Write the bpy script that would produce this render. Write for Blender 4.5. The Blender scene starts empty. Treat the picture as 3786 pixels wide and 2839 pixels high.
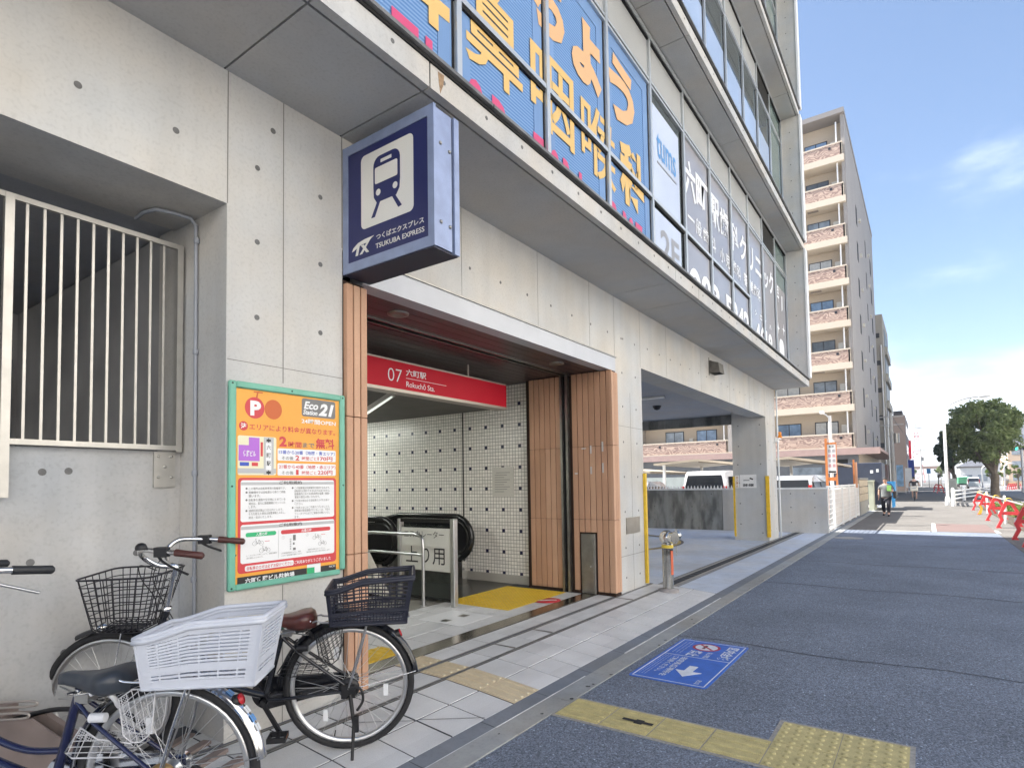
import bpy, math, random
from mathutils import Vector, Matrix

random.seed(7)
SC = bpy.context.scene
COL = SC.collection
PI = math.pi
R = math.radians

# ---------------------------------------------------------------- camera
cam = bpy.data.cameras.new('camera')
cam.lens = 36.0 * 2168.6 / 3786.0
cam.sensor_width = 36.0
cam.shift_y = 0.0735
cam.clip_start = 0.05
cam.clip_end = 4000
camo = bpy.data.objects.new('camera', cam)
COL.objects.link(camo)
CAM_Z = 1.42
_y, _p, _r = R(35.196), R(2.5725), R(0.8763)
_f = Vector((math.cos(_y) * math.cos(_p), math.sin(_y) * math.cos(_p), math.sin(_p)))
_rt = Vector((math.sin(_y), -math.cos(_y), 0))
_dn = _f.cross(_rt)
_r2 = _rt * math.cos(_r) + _dn * math.sin(_r)
_d2 = _dn * math.cos(_r) - _rt * math.sin(_r)
_m = Matrix((_r2, -_d2, -_f)).transposed().to_4x4()
_m.translation = (0, 0, CAM_Z)
camo.matrix_world = _m
SC.camera = camo

# ---------------------------------------------------------------- world and sun
SUN_EL = R(49)
SUN_DIR = Vector((-0.17, 0.985, 0)).normalized()          # horizontal direction towards the sun
w = bpy.data.worlds.new('World')
SC.world = w
w.use_nodes = True
nt = w.node_tree
nt.nodes.clear()
N = nt.nodes.new
L = nt.links.new
sky = N('ShaderNodeTexSky')
sky.sky_type = 'NISHITA'
sky.sun_disc = False
sky.sun_elevation = SUN_EL
sky.sun_rotation = math.atan2(SUN_DIR.x, SUN_DIR.y)
sky.air_density = 1.0
sky.dust_density = 1.2
sky.ozone_density = 1.5
tc = N('ShaderNodeTexCoord')
sep = N('ShaderNodeSeparateXYZ')
L(tc.outputs['Generated'], sep.inputs[0])
# clouds: noise over the sky direction, gathered in a low bank
mp = N('ShaderNodeMapping')
mp.inputs['Scale'].default_value = (1.0, 1.0, 2.6)
L(tc.outputs['Generated'], mp.inputs[0])
no = N('ShaderNodeTexNoise')
no.inputs['Scale'].default_value = 2.6
no.inputs['Detail'].default_value = 7
no.inputs['Roughness'].default_value = 0.55
L(mp.outputs[0], no.inputs['Vector'])
band = N('ShaderNodeMapRange')
band.inputs['From Min'].default_value = 0.62
band.inputs['From Max'].default_value = 0.10
band.inputs['To Min'].default_value = -0.42
band.inputs['To Max'].default_value = 0.17
L(sep.outputs['Z'], band.inputs['Value'])
ad = N('ShaderNodeMath'); ad.operation = 'ADD'
L(no.outputs['Fac'], ad.inputs[0]); L(band.outputs[0], ad.inputs[1])
cr = N('ShaderNodeMapRange'); cr.interpolation_type = 'SMOOTHSTEP'
cr.inputs['From Min'].default_value = 0.43
cr.inputs['From Max'].default_value = 0.78
cr.inputs['To Max'].default_value = 0.85
L(ad.outputs[0], cr.inputs['Value'])
mx = N('ShaderNodeMix'); mx.data_type = 'RGBA'
L(cr.outputs[0], mx.inputs['Factor'])
L(sky.outputs[0], mx.inputs['A'])
mx.inputs['B'].default_value = (7.6, 8.0, 8.8, 1)
bg = N('ShaderNodeBackground')
bg.inputs['Strength'].default_value = 0.080
L(mx.outputs['Result'], bg.inputs['Color'])
wo = N('ShaderNodeOutputWorld')
L(bg.outputs[0], wo.inputs[0])

sun = bpy.data.lights.new('sun', 'SUN')
sun.energy = 5.0
sun.angle = R(0.53)
sun.color = (1.0, 0.955, 0.89)
suno = bpy.data.objects.new('sun', sun)
COL.objects.link(suno)
_sd = Vector((SUN_DIR.x * math.cos(SUN_EL), SUN_DIR.y * math.cos(SUN_EL), math.sin(SUN_EL)))
suno.rotation_euler = (-_sd).to_track_quat('-Z', 'Y').to_euler()
suno.location = (0, 30, 60)

SC.view_settings.view_transform = 'Standard'
SC.view_settings.look = 'None'
SC.view_settings.exposure = 1.75
SC.view_settings.gamma = 1.0
SC.cycles.max_bounces = 8
SC.cycles.diffuse_bounces = 5

# ---------------------------------------------------------------- materials
MATS = {}


def newmat(name):
    m = bpy.data.materials.new(name)
    m.use_nodes = True
    t = m.node_tree
    b = t.nodes['Principled BSDF']
    MATS[name] = m
    return m, t, b


def setc(b, c, rough, metal=0.0, spec=0.5):
    b.inputs['Base Color'].default_value = (*c, 1)
    b.inputs['Roughness'].default_value = rough
    b.inputs['Metallic'].default_value = metal
    b.inputs['Specular IOR Level'].default_value = spec


def mat(name, c, rough=.55, metal=0., spec=.5, var=.10, vs=3., bump=0., bs=60., fine=0., emit=None, coat=0.):
    """Principled with two scales of procedural tone variation and an optional bump."""
    if name in MATS:
        return MATS[name]
    m, t, b = newmat(name)
    setc(b, c, rough, metal, spec)
    if coat:
        b.inputs['Coat Weight'].default_value = coat
    if emit:
        b.inputs['Emission Color'].default_value = (*emit[:3], 1)
        b.inputs['Emission Strength'].default_value = emit[3]
    g = t.nodes.new('ShaderNodeNewGeometry')
    if var or fine:
        n = t.nodes.new('ShaderNodeTexNoise')
        n.inputs['Scale'].default_value = vs
        n.inputs['Detail'].default_value = 6
        t.links.new(g.outputs['Position'], n.inputs['Vector'])
        mr = t.nodes.new('ShaderNodeMapRange')
        mr.inputs['From Min'].default_value = .3
        mr.inputs['From Max'].default_value = .7
        mr.inputs['To Min'].default_value = 1 - var
        mr.inputs['To Max'].default_value = 1 + var
        t.links.new(n.outputs['Fac'], mr.inputs['Value'])
        last = mr.outputs[0]
        if fine:
            n2 = t.nodes.new('ShaderNodeTexNoise')
            n2.inputs['Scale'].default_value = bs
            n2.inputs['Detail'].default_value = 3
            t.links.new(g.outputs['Position'], n2.inputs['Vector'])
            mr2 = t.nodes.new('ShaderNodeMapRange')
            mr2.inputs['From Min'].default_value = .3
            mr2.inputs['From Max'].default_value = .7
            mr2.inputs['To Min'].default_value = 1 - fine
            mr2.inputs['To Max'].default_value = 1 + fine
            t.links.new(n2.outputs['Fac'], mr2.inputs['Value'])
            mu = t.nodes.new('ShaderNodeMath'); mu.operation = 'MULTIPLY'
            t.links.new(last, mu.inputs[0]); t.links.new(mr2.outputs[0], mu.inputs[1])
            last = mu.outputs[0]
        vm = t.nodes.new('ShaderNodeVectorMath'); vm.operation = 'SCALE'
        vm.inputs[0].default_value = c
        t.links.new(last, vm.inputs['Scale'])
        t.links.new(vm.outputs[0], b.inputs['Base Color'])
    if bump:
        n3 = t.nodes.new('ShaderNodeTexNoise')
        n3.inputs['Scale'].default_value = bs
        n3.inputs['Detail'].default_value = 4
        t.links.new(g.outputs['Position'], n3.inputs['Vector'])
        bp = t.nodes.new('ShaderNodeBump')
        bp.inputs['Strength'].default_value = bump
        bp.inputs['Distance'].default_value = .01
        t.links.new(n3.outputs['Fac'], bp.inputs['Height'])
        t.links.new(bp.outputs[0], b.inputs['Normal'])
    return m


def concrete(name, c, var=.13, stain=.0, rough=.75):
    """Board-smooth cast concrete: cloudy tone, faint vertical runs, small blowholes."""
    m, t, b = newmat(name)
    setc(b, c, rough, 0, .35)
    N = t.nodes.new
    L = t.links.new
    g = N('ShaderNodeNewGeometry')
    out = None

    def layer(scale, detail, lo, hi, f0=.3, f1=.7, mapscale=None):
        nonlocal out
        v = g.outputs['Position']
        if mapscale:
            mp = N('ShaderNodeMapping'); mp.inputs['Scale'].default_value = mapscale
            L(v, mp.inputs[0]); v = mp.outputs[0]
        n = N('ShaderNodeTexNoise')
        n.inputs['Scale'].default_value = scale
        n.inputs['Detail'].default_value = detail
        L(v, n.inputs['Vector'])
        r = N('ShaderNodeMapRange')
        r.inputs['From Min'].default_value = f0; r.inputs['From Max'].default_value = f1
        r.inputs['To Min'].default_value = lo; r.inputs['To Max'].default_value = hi
        L(n.outputs['Fac'], r.inputs['Value'])
        if out is None:
            out = r.outputs[0]
        else:
            mu = N('ShaderNodeMath'); mu.operation = 'MULTIPLY'
            L(out, mu.inputs[0]); L(r.outputs[0], mu.inputs[1]); out = mu.outputs[0]
        return n
    layer(.8, 5, 1 - var, 1 + var)
    layer(5, 8, 1 - var * .35, 1 + var * .35)
    layer(1.0, 4, 1 - var * .6, 1 + var * .4, mapscale=(7, 7, .35))
    layer(55, 3, .92, 1.03, .28, .5)
    if stain:
        layer(1.6, 9, 1 - stain, 1.0, .38, .56, mapscale=(2.2, 2.2, .8))
    vm = N('ShaderNodeVectorMath'); vm.operation = 'SCALE'
    # slight warm / cool drift
    n = N('ShaderNodeTexNoise'); n.inputs['Scale'].default_value = 1.3; n.inputs['Detail'].default_value = 4
    L(g.outputs['Position'], n.inputs['Vector'])
    mxx = N('ShaderNodeMix'); mxx.data_type = 'RGBA'
    mxx.inputs['A'].default_value = (c[0] * 1.03, c[1] * 1.0, c[2] * .955, 1)
    mxx.inputs['B'].default_value = (c[0] * .96, c[1] * 1.0, c[2] * 1.05, 1)
    mr = N('ShaderNodeMapRange'); mr.inputs['From Min'].default_value = .35; mr.inputs['From Max'].default_value = .65
    L(n.outputs['Fac'], mr.inputs['Value']); L(mr.outputs[0], mxx.inputs['Factor'])
    L(mxx.outputs['Result'], vm.inputs[0])
    L(out, vm.inputs['Scale'])
    L(vm.outputs[0], b.inputs['Base Color'])
    n3 = N('ShaderNodeTexNoise'); n3.inputs['Scale'].default_value = 26; n3.inputs['Detail'].default_value = 6
    L(g.outputs['Position'], n3.inputs['Vector'])
    bp = N('ShaderNodeBump'); bp.inputs['Strength'].default_value = .25; bp.inputs['Distance'].default_value = .006
    L(n3.outputs['Fac'], bp.inputs['Height']); L(bp.outputs[0], b.inputs['Normal'])
    return m


def asphalt(name, c, bumpy=.9):
    m, t, b = newmat(name)
    setc(b, c, .8, 0, .35)
    N = t.nodes.new
    L = t.links.new
    g = N('ShaderNodeNewGeometry')
    vo = N('ShaderNodeTexVoronoi'); vo.inputs['Scale'].default_value = 120
    L(g.outputs['Position'], vo.inputs['Vector'])
    sp = N('ShaderNodeSeparateColor'); L(vo.outputs['Color'], sp.inputs[0])
    r1 = N('ShaderNodeMapRange'); r1.inputs['To Min'].default_value = .55; r1.inputs['To Max'].default_value = 1.5
    L(sp.outputs[0], r1.inputs['Value'])
    # a few pale chips of stone
    r1b = N('ShaderNodeMapRange'); r1b.inputs['From Min'].default_value = .985; r1b.inputs['From Max'].default_value = 1.0
    r1b.inputs['To Min'].default_value = 0; r1b.inputs['To Max'].default_value = 2.2
    L(sp.outputs[1], r1b.inputs['Value'])
    adn = N('ShaderNodeMath'); adn.operation = 'ADD'
    L(r1.outputs[0], adn.inputs[0]); L(r1b.outputs[0], adn.inputs[1])
    n = N('ShaderNodeTexNoise'); n.inputs['Scale'].default_value = 1.1; n.inputs['Detail'].default_value = 6
    L(g.outputs['Position'], n.inputs['Vector'])
    r2 = N('ShaderNodeMapRange'); r2.inputs['From Min'].default_value = .3; r2.inputs['From Max'].default_value = .7
    r2.inputs['To Min'].default_value = .84; r2.inputs['To Max'].default_value = 1.15
    L(n.outputs['Fac'], r2.inputs['Value'])
    mu = N('ShaderNodeMath'); mu.operation = 'MULTIPLY'
    L(adn.outputs[0], mu.inputs[0]); L(r2.outputs[0], mu.inputs[1])
    vm = N('ShaderNodeVectorMath'); vm.operation = 'SCALE'; vm.inputs[0].default_value = c
    L(mu.outputs[0], vm.inputs['Scale']); L(vm.outputs[0], b.inputs['Base Color'])
    bp = N('ShaderNodeBump'); bp.inputs['Strength'].default_value = bumpy; bp.inputs['Distance'].default_value = .006
    inv = N('ShaderNodeMath'); inv.operation = 'SUBTRACT'; inv.inputs[0].default_value = 1
    L(vo.outputs['Distance'], inv.inputs[1]); L(inv.outputs[0], bp.inputs['Height']); L(bp.outputs[0], b.inputs['Normal'])
    return m


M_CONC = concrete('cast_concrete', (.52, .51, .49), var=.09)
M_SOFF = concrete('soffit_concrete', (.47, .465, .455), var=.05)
M_CONCD = concrete('weathered_concrete', (.30, .30, .28), var=.15, stain=.55)
M_CONCG = concrete('gutter_concrete', (.30, .305, .30), var=.14)
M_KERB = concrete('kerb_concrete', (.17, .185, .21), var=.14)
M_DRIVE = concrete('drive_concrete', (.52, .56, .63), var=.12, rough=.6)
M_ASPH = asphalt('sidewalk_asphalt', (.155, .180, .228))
M_ROAD = asphalt('road_asphalt', (.20, .198, .195), .5)
M_HOLE = mat('tie_hole_mortar', (.15, .15, .15), .9, var=.2, vs=30)
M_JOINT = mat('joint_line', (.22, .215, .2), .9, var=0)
M_GAP = mat('dark_gap', (.008, .008, .009), .9, var=0)
M_STEEL = mat('brushed_steel', (.52, .53, .54), .28, 1., var=.06, vs=20)
M_STEELD = mat('dull_steel', (.34, .33, .31), .35, .9, var=.15, vs=9)
M_CHROME = mat('chrome', (.8, .8, .8), .12, 1., var=.0)
M_ALU = mat('aluminium_frame', (.55, .58, .60), .4, .6, var=.05)
M_COPE = mat('grey_metal_coping', (.20, .20, .20), .5, .5, var=.25, vs=6)
M_BLACK = mat('black_plastic', (.012, .012, .014), .45, var=.1)
M_RUBBER = mat('tyre_rubber', (.018, .018, .020), .75, var=.25, vs=40)
M_WHITE = mat('white_paint', (.80, .80, .79), .4, var=.04)
M_YEL = mat('yellow_guard_paint', (.72, .47, .03), .5, var=.12, vs=14)
M_TACT = mat('ochre_tactile_tile', (.47, .40, .185), .7, var=.14, vs=16, fine=.16, bs=160)
M_TACTB = mat('beige_tactile_tile', (.56, .47, .32), .6, var=.08, vs=16)
M_TACTY = mat('yellow_tactile_tile', (.68, .45, .03), .5, var=.1, vs=16)
M_GROUT = mat('tile_grout', (.06, .065, .075), .9, var=.15, vs=20)
M_RED = mat('sign_red', (.56, .008, .028), .5, 0, .25, var=.03)
M_NAVY = mat('sign_navy', (.018, .024, .115), .3, var=.06)
M_LILAC = mat('sign_box_metal', (.29, .35, .52), .42, .3, var=.12, vs=8)
M_INK = mat('black_ink', (.02, .02, .022), .5, var=0)


def tilemat():
    """Glazed grey-white paving tile, each tile a slightly different tone."""
    m, t, b = newmat('paving_tile')
    setc(b, (.5, .5, .5), .42, 0, .5)
    N = t.nodes.new; L = t.links.new
    g = N('ShaderNodeNewGeometry')
    sn = N('ShaderNodeVectorMath'); sn.operation = 'SNAP'
    sn.inputs[1].default_value = (.3, .3, 10)
    of = N('ShaderNodeVectorMath'); of.operation = 'ADD'; of.inputs[1].default_value = (.15, .05, 0)
    L(g.outputs['Position'], of.inputs[0]); L(of.outputs[0], sn.inputs[0])
    wn = N('ShaderNodeTexWhiteNoise'); L(sn.outputs[0], wn.inputs['Vector'])
    r = N('ShaderNodeMapRange'); r.inputs['To Min'].default_value = .92; r.inputs['To Max'].default_value = 1.05
    L(wn.outputs['Value'], r.inputs['Value'])
    n = N('ShaderNodeTexNoise'); n.inputs['Scale'].default_value = 220; n.inputs['Detail'].default_value = 2
    L(g.outputs['Position'], n.inputs['Vector'])
    r2 = N('ShaderNodeMapRange'); r2.inputs['From Min'].default_value = .3; r2.inputs['From Max'].default_value = .7
    r2.inputs['To Min'].default_value = .9; r2.inputs['To Max'].default_value = 1.08
    L(n.outputs['Fac'], r2.inputs['Value'])
    n4 = N('ShaderNodeTexNoise'); n4.inputs['Scale'].default_value = 2.5; n4.inputs['Detail'].default_value = 6
    L(g.outputs['Position'], n4.inputs['Vector'])
    r4 = N('ShaderNodeMapRange'); r4.inputs['From Min'].default_value = .3; r4.inputs['From Max'].default_value = .7
    r4.inputs['To Min'].default_value = .88; r4.inputs['To Max'].default_value = 1.08
    L(n4.outputs['Fac'], r4.inputs['Value'])
    mu = N('ShaderNodeMath'); mu.operation = 'MULTIPLY'; L(r.outputs[0], mu.inputs[0]); L(r2.outputs[0], mu.inputs[1])
    mu2 = N('ShaderNodeMath'); mu2.operation = 'MULTIPLY'; L(mu.outputs[0], mu2.inputs[0]); L(r4.outputs[0], mu2.inputs[1])
    vm = N('ShaderNodeVectorMath'); vm.operation = 'SCALE'; vm.inputs[0].default_value = (.60, .605, .61)
    L(mu2.outputs[0], vm.inputs['Scale']); L(vm.outputs[0], b.inputs['Base Color'])
    return m


M_TILE = tilemat()


def mosaic():
    """Small square wall tiles, every sixth one navy; the wall lies in a plane of constant x."""
    m, t, b = newmat('mosaic_tile')
    setc(b, (.5, .5, .5), .3, 0, .5)
    N = t.nodes.new; L = t.links.new
    g = N('ShaderNodeNewGeometry')
    s = N('ShaderNodeSeparateXYZ'); L(g.outputs['Position'], s.inputs[0])

    def mth(op, a, bb=None):
        n = N('ShaderNodeMath'); n.operation = op
        for i, v in enumerate((a, bb)):
            if v is None: continue
            if isinstance(v, (int, float)): n.inputs[i].default_value = v
            else: L(v, n.inputs[i])
        return n.outputs[0]
    P = .292 / 6
    u = mth('DIVIDE', mth('ADD', s.outputs['Y'], -4.538 + P / 2 + 60 * P), P)
    v = mth('DIVIDE', mth('ADD', s.outputs['Z'], -1.382 + P / 2 + 60 * P), P)
    fu, fv = mth('FRACT', u), mth('FRACT', v)
    e = .06
    inside = mth('MULTIPLY', mth('MULTIPLY', mth('GREATER_THAN', fu, e), mth('LESS_THAN', fu, 1 - e)),
                 mth('MULTIPLY', mth('GREATER_THAN', fv, e), mth('LESS_THAN', fv, 1 - e)))
    iu, iv = mth('FLOOR', u), mth('FLOOR', v)
    dot = mth('MULTIPLY', mth('LESS_THAN', mth('MODULO', iu, 6.0), .5), mth('LESS_THAN', mth('MODULO', iv, 6.0), .5))
    cb = N('ShaderNodeCombineXYZ'); L(iu, cb.inputs[0]); L(iv, cb.inputs[1])
    wn = N('ShaderNodeTexWhiteNoise'); L(cb.outputs[0], wn.inputs['Vector'])
    r = N('ShaderNodeMapRange'); r.inputs['To Min'].default_value = .9; r.inputs['To Max'].default_value = 1.05
    L(wn.outputs['Value'], r.inputs['Value'])
    vm = N('ShaderNodeVectorMath'); vm.operation = 'SCALE'; vm.inputs[0].default_value = (.84, .81, .76)
    L(r.outputs[0], vm.inputs['Scale'])
    m1 = N('ShaderNodeMix'); m1.data_type = 'RGBA'; L(dot, m1.inputs['Factor']); L(vm.outputs[0], m1.inputs['A'])
    m1.inputs['B'].default_value = (.008, .009, .05, 1)
    m2 = N('ShaderNodeMix'); m2.data_type = 'RGBA'; L(inside, m2.inputs['Factor'])
    m2.inputs['A'].default_value = (.22, .21, .19, 1); L(m1.outputs['Result'], m2.inputs['B'])
    L(m2.outputs['Result'], b.inputs['Base Color'])
    bp = N('ShaderNodeBump'); bp.inputs['Strength'].default_value = .4; bp.inputs['Distance'].default_value = .003
    L(inside, bp.inputs['Height']); L(bp.outputs[0], b.inputs['Normal'])
    return m


M_MOS = mosaic()
M_PLAIN_TILE = mat('cream_wall_tile', (.5, .48, .42), .35, var=.05)


def film(name, c1, c2=None, pitch=.024, clear=.0, rough=.12, spec=.5):
    """Window film behind glass: optional fine stripes, a little see-through."""
    m, t, b = newmat(name)
    setc(b, c1, rough, 0, spec)
    N = t.nodes.new; L = t.links.new
    g = N('ShaderNodeNewGeometry')
    if c2:
        s = N('ShaderNodeSeparateXYZ'); L(g.outputs['Position'], s.inputs[0])
        d = N('ShaderNodeMath'); d.operation = 'DIVIDE'; L(s.outputs['Z'], d.inputs[0]); d.inputs[1].default_value = pitch
        f = N('ShaderNodeMath'); f.operation = 'FRACT'; L(d.outputs[0], f.inputs[0])
        r = N('ShaderNodeMapRange'); r.interpolation_type = 'SMOOTHSTEP'
        r.inputs['From Min'].default_value = .45; r.inputs['From Max'].default_value = .6
        L(f.outputs[0], r.inputs['Value'])
        mx = N('ShaderNodeMix'); mx.data_type = 'RGBA'
        mx.inputs['A'].default_value = (*c1, 1); mx.inputs['B'].default_value = (*c2, 1)
        L(r.outputs[0], mx.inputs['Factor']); L(mx.outputs['Result'], b.inputs['Base Color'])
    else:
        n = N('ShaderNodeTexNoise'); n.inputs['Scale'].default_value = .9; n.inputs['Detail'].default_value = 3
        L(g.outputs['Position'], n.inputs['Vector'])
        r = N('ShaderNodeMapRange'); r.inputs['From Min'].default_value = .3; r.inputs['From Max'].default_value = .7
        r.inputs['To Min'].default_value = .92; r.inputs['To Max'].default_value = 1.07
        L(n.outputs['Fac'], r.inputs['Value'])
        vm = N('ShaderNodeVectorMath'); vm.operation = 'SCALE'; vm.inputs[0].default_value = c1
        L(r.outputs[0], vm.inputs['Scale']); L(vm.outputs[0], b.inputs['Base Color'])
    if clear:
        o = t.nodes['Material Output']
        tr = N('ShaderNodeBsdfTransparent')
        ms = N('ShaderNodeMixShader'); ms.inputs[0].default_value = clear
        L(b.outputs[0], ms.inputs[1]); L(tr.outputs[0], ms.inputs[2]); L(ms.outputs[0], o.inputs[0])
    return m


def glass(name, tint=(.05, .07, .08), clear=.35):
    return film(name, tint, clear=clear, rough=.03, spec=.6)


M_FBLUE = film('blue_striped_film', (.13, .26, .52), (.24, .39, .64), pitch=.030, clear=.10)
M_FEDGE = film('pale_blue_film', (.22, .36, .62), clear=.12)
M_FWHITE = film('white_film', (.62, .68, .80))
M_FGREY = film('grey_film', (.36, .355, .375))
M_SPAN = film('spandrel_glass', (.44, .45, .45), rough=.22)
M_WIN = glass('window_glass', (.10, .12, .125), .18)
M_BLIND = film('window_blind', (.40, .50, .68), rough=.15)
M_LETY = mat('lettering_yellow', (.72, .48, .17), .5, var=0)
M_LETP = mat('lettering_peach', (.72, .44, .22), .5, var=0)
M_LETPINK = mat('lettering_pink', (.62, .07, .19), .5, var=0)
M_LETW = mat('lettering_white', (.82, .84, .88), .5, var=0)
M_LETG = mat('lettering_grey', (.30, .31, .34), .5, var=0)
M_LETB = mat('lettering_blue', (.10, .30, .62), .5, var=0)

# ---------------------------------------------------------------- mesh helpers
ORG = {}
V3 = Vector


class MB:
    def __init__(s):
        s.v = []; s.f = []; s.m = []; s.s = []

    def add(s, vs, fs, m=0, sm=False):
        b = len(s.v)
        s.v += [tuple(v) for v in vs]
        for f in fs:
            s.f.append([b + i for i in f]); s.m.append(m); s.s.append(sm)

    def box(s, x0, x1, y0, y1, z0, z1, m=0):
        if x0 > x1: x0, x1 = x1, x0
        if y0 > y1: y0, y1 = y1, y0
        if z0 > z1: z0, z1 = z1, z0
        s.add([(x0, y0, z0), (x1, y0, z0), (x1, y1, z0), (x0, y1, z0), (x0, y0, z1), (x1, y0, z1), (x1, y1, z1), (x0, y1, z1)],
              [(0, 3, 2, 1), (4, 5, 6, 7), (0, 1, 5, 4), (1, 2, 6, 5), (2, 3, 7, 6), (3, 0, 4, 7)], m)

    def bbox(s, x0, x1, y0, y1, z0, z1, b=.004, m=0):
        """box with bevelled edges (chamfer b): three overlapping-free hull"""
        if x0 > x1: x0, x1 = x1, x0
        if y0 > y1: y0, y1 = y1, y0
        if z0 > z1: z0, z1 = z1, z0
        P = []
        for sx in (0, 1):
            for sy in (0, 1):
                for sz in (0, 1):
                    X, Y, Z = (x0, x1)[sx], (y0, y1)[sy], (z0, z1)[sz]
                    dx, dy, dz = (b, -b)[sx], (b, -b)[sy], (b, -b)[sz]
                    P += [(X, Y + dy, Z + dz), (X + dx, Y, Z + dz), (X + dx, Y + dy, Z)]
        I = lambda a, c, d, k: ((a * 4 + c * 2 + d) * 3 + k)
        F = []
        for a in (0, 1):
            q = [I(a, 0, 0, 0), I(a, 1, 0, 0), I(a, 1, 1, 0), I(a, 0, 1, 0)]
            F.append(q if a else q[::-1])
            q = [I(0, a, 0, 1), I(0, a, 1, 1), I(1, a, 1, 1), I(1, a, 0, 1)]
            F.append(q if a else q[::-1])
            q = [I(0, 0, a, 2), I(1, 0, a, 2), I(1, 1, a, 2), I(0, 1, a, 2)]
            F.append(q if a else q[::-1])
        for a in (0, 1):
            for c in (0, 1):
                F.append([I(a, c, 0, 0), I(a, c, 1, 0), I(a, c, 1, 1), I(a, c, 0, 1)])
                F.append([I(a, 0, c, 0), I(a, 1, c, 0), I(a, 1, c, 2), I(a, 0, c, 2)])
                F.append([I(0, a, c, 1), I(1, a, c, 1), I(1, a, c, 2), I(0, a, c, 2)])
                for d in (0, 1):
                    F.append([I(a, c, d, 0), I(a, c, d, 1), I(a, c, d, 2)])
        s.add(P, F, m)

    def bar(s, p0, p1, w, h, m=0, up=(0, 0, 1)):
        p0, p1 = V3(p0), V3(p1)
        d = (p1 - p0).normalized()
        u = V3(up)
        if abs(d.dot(u)) > .98: u = V3((1, 0, 0)) if abs(d.x) < .9 else V3((0, 1, 0))
        r = d.cross(u).normalized(); u = r.cross(d).normalized()
        q = [(-w / 2, -h / 2), (w / 2, -h / 2), (w / 2, h / 2), (-w / 2, h / 2)]
        vs = [p0 + r * a + u * b for a, b in q] + [p1 + r * a + u * b for a, b in q]
        s.add(vs, [(3, 2, 1, 0), (4, 5, 6, 7), (0, 1, 5, 4), (1, 2, 6, 5), (2, 3, 7, 6), (3, 0, 4, 7)], m)

    def tube(s, pts, r, n=8, m=0, closed=False, smooth=True):
        pts = [V3(p) for p in pts]
        k = len(pts)
        rs = r if isinstance(r, (list, tuple)) else [r] * k
        rings = []
        nrm = None
        for i in range(k):
            if closed: t = pts[(i + 1) % k] - pts[i - 1]
            elif i == 0: t = pts[1] - pts[0]
            elif i == k - 1: t = pts[-1] - pts[-2]
            else: t = (pts[i + 1] - pts[i]).normalized() + (pts[i] - pts[i - 1]).normalized()
            if t.length < 1e-9: t = V3((0, 0, 1))
            t.normalize()
            if nrm is None:
                a = V3((0, 0, 1)) if abs(t.z) < .9 else V3((1, 0, 0))
                nrm = (a - t * a.dot(t)).normalized()
            else:
                nrm = nrm - t * nrm.dot(t)
                if nrm.length < 1e-6:
                    a = V3((0, 0, 1)) if abs(t.z) < .9 else V3((1, 0, 0)); nrm = a - t * a.dot(t)
                nrm.normalize()
            bn = t.cross(nrm)
            rings.append([pts[i] + nrm * rs[i] * math.cos(2 * PI * j / n) + bn * rs[i] * math.sin(2 * PI * j / n) for j in range(n)])
        vs = [v for rg in rings for v in rg]
        fs = []
        for i in range(k if closed else k - 1):
            for j in range(n):
                a = i * n + j; b = i * n + (j + 1) % n
                c = ((i + 1) % k) * n + (j + 1) % n; d = ((i + 1) % k) * n + j
                fs.append((a, b, c, d))
        s.add(vs, fs, m, smooth)
        if not closed:
            s.add(rings[0], [tuple(range(n))[::-1]], m); s.add(rings[-1], [tuple(range(n))], m)

    def cyl(s, p0, p1, r0, r1=None, n=16, m=0):
        s.tube([p0, p1], [r0, r0 if r1 is None else r1], n, m)

    def lathe(s, prof, c, axis=(0, 0, 1), n=24, m=0, smooth=True, closed=False):
        """prof: list of (radius, height along axis)"""
        a = V3(axis).normalized(); c = V3(c)
        u = a.orthogonal().normalized(); v = a.cross(u)
        k = len(prof)
        vs = [c + a * h + (u * math.cos(2 * PI * j / n) + v * math.sin(2 * PI * j / n)) * r for r, h in prof for j in range(n)]
        fs = []
        for i in range(k if closed else k - 1):
            for j in range(n):
                i2 = (i + 1) % k
                fs.append((i * n + j, i * n + (j + 1) % n, i2 * n + (j + 1) % n, i2 * n + j))
        s.add(vs, fs, m, smooth)

    def sphere(s, c, r, n=12, m=0, sc=(1, 1, 1)):
        c = V3(c); k = max(4, n // 2)
        vs = []
        for i in range(k + 1):
            t = PI * i / k
            for j in range(n):
                p = 2 * PI * j / n
                vs.append((c.x + r * sc[0] * math.sin(t) * math.cos(p), c.y + r * sc[1] * math.sin(t) * math.sin(p), c.z + r * sc[2] * math.cos(t)))
        fs = [(i * n + j, (i + 1) * n + j, (i + 1) * n + (j + 1) % n, i * n + (j + 1) % n) for i in range(k) for j in range(n)]
        s.add(vs, fs, m, True)

    def plate(s, poly, o, U, V, t, m=0):
        """2-D polygon in the frame o,U,V extruded by t along U x V (front face at +t)"""
        o, U, V = V3(o), V3(U), V3(V)
        Nn = U.cross(V).normalized()
        k = len(poly)
        a = [o + U * x + V * y for x, y in poly]
        vs = a + [p + Nn * t for p in a]
        fs = [tuple(range(k))[::-1], tuple(range(k, 2 * k))] + [(i, (i + 1) % k, k + (i + 1) % k, k + i) for i in range(k)]
        s.add(vs, fs, m)

    def rect(s, x0, y0, x1, y1, o, U, V, t, m=0):
        s.plate([(x0, y0), (x1, y0), (x1, y1), (x0, y1)], o, U, V, t, m)

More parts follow.
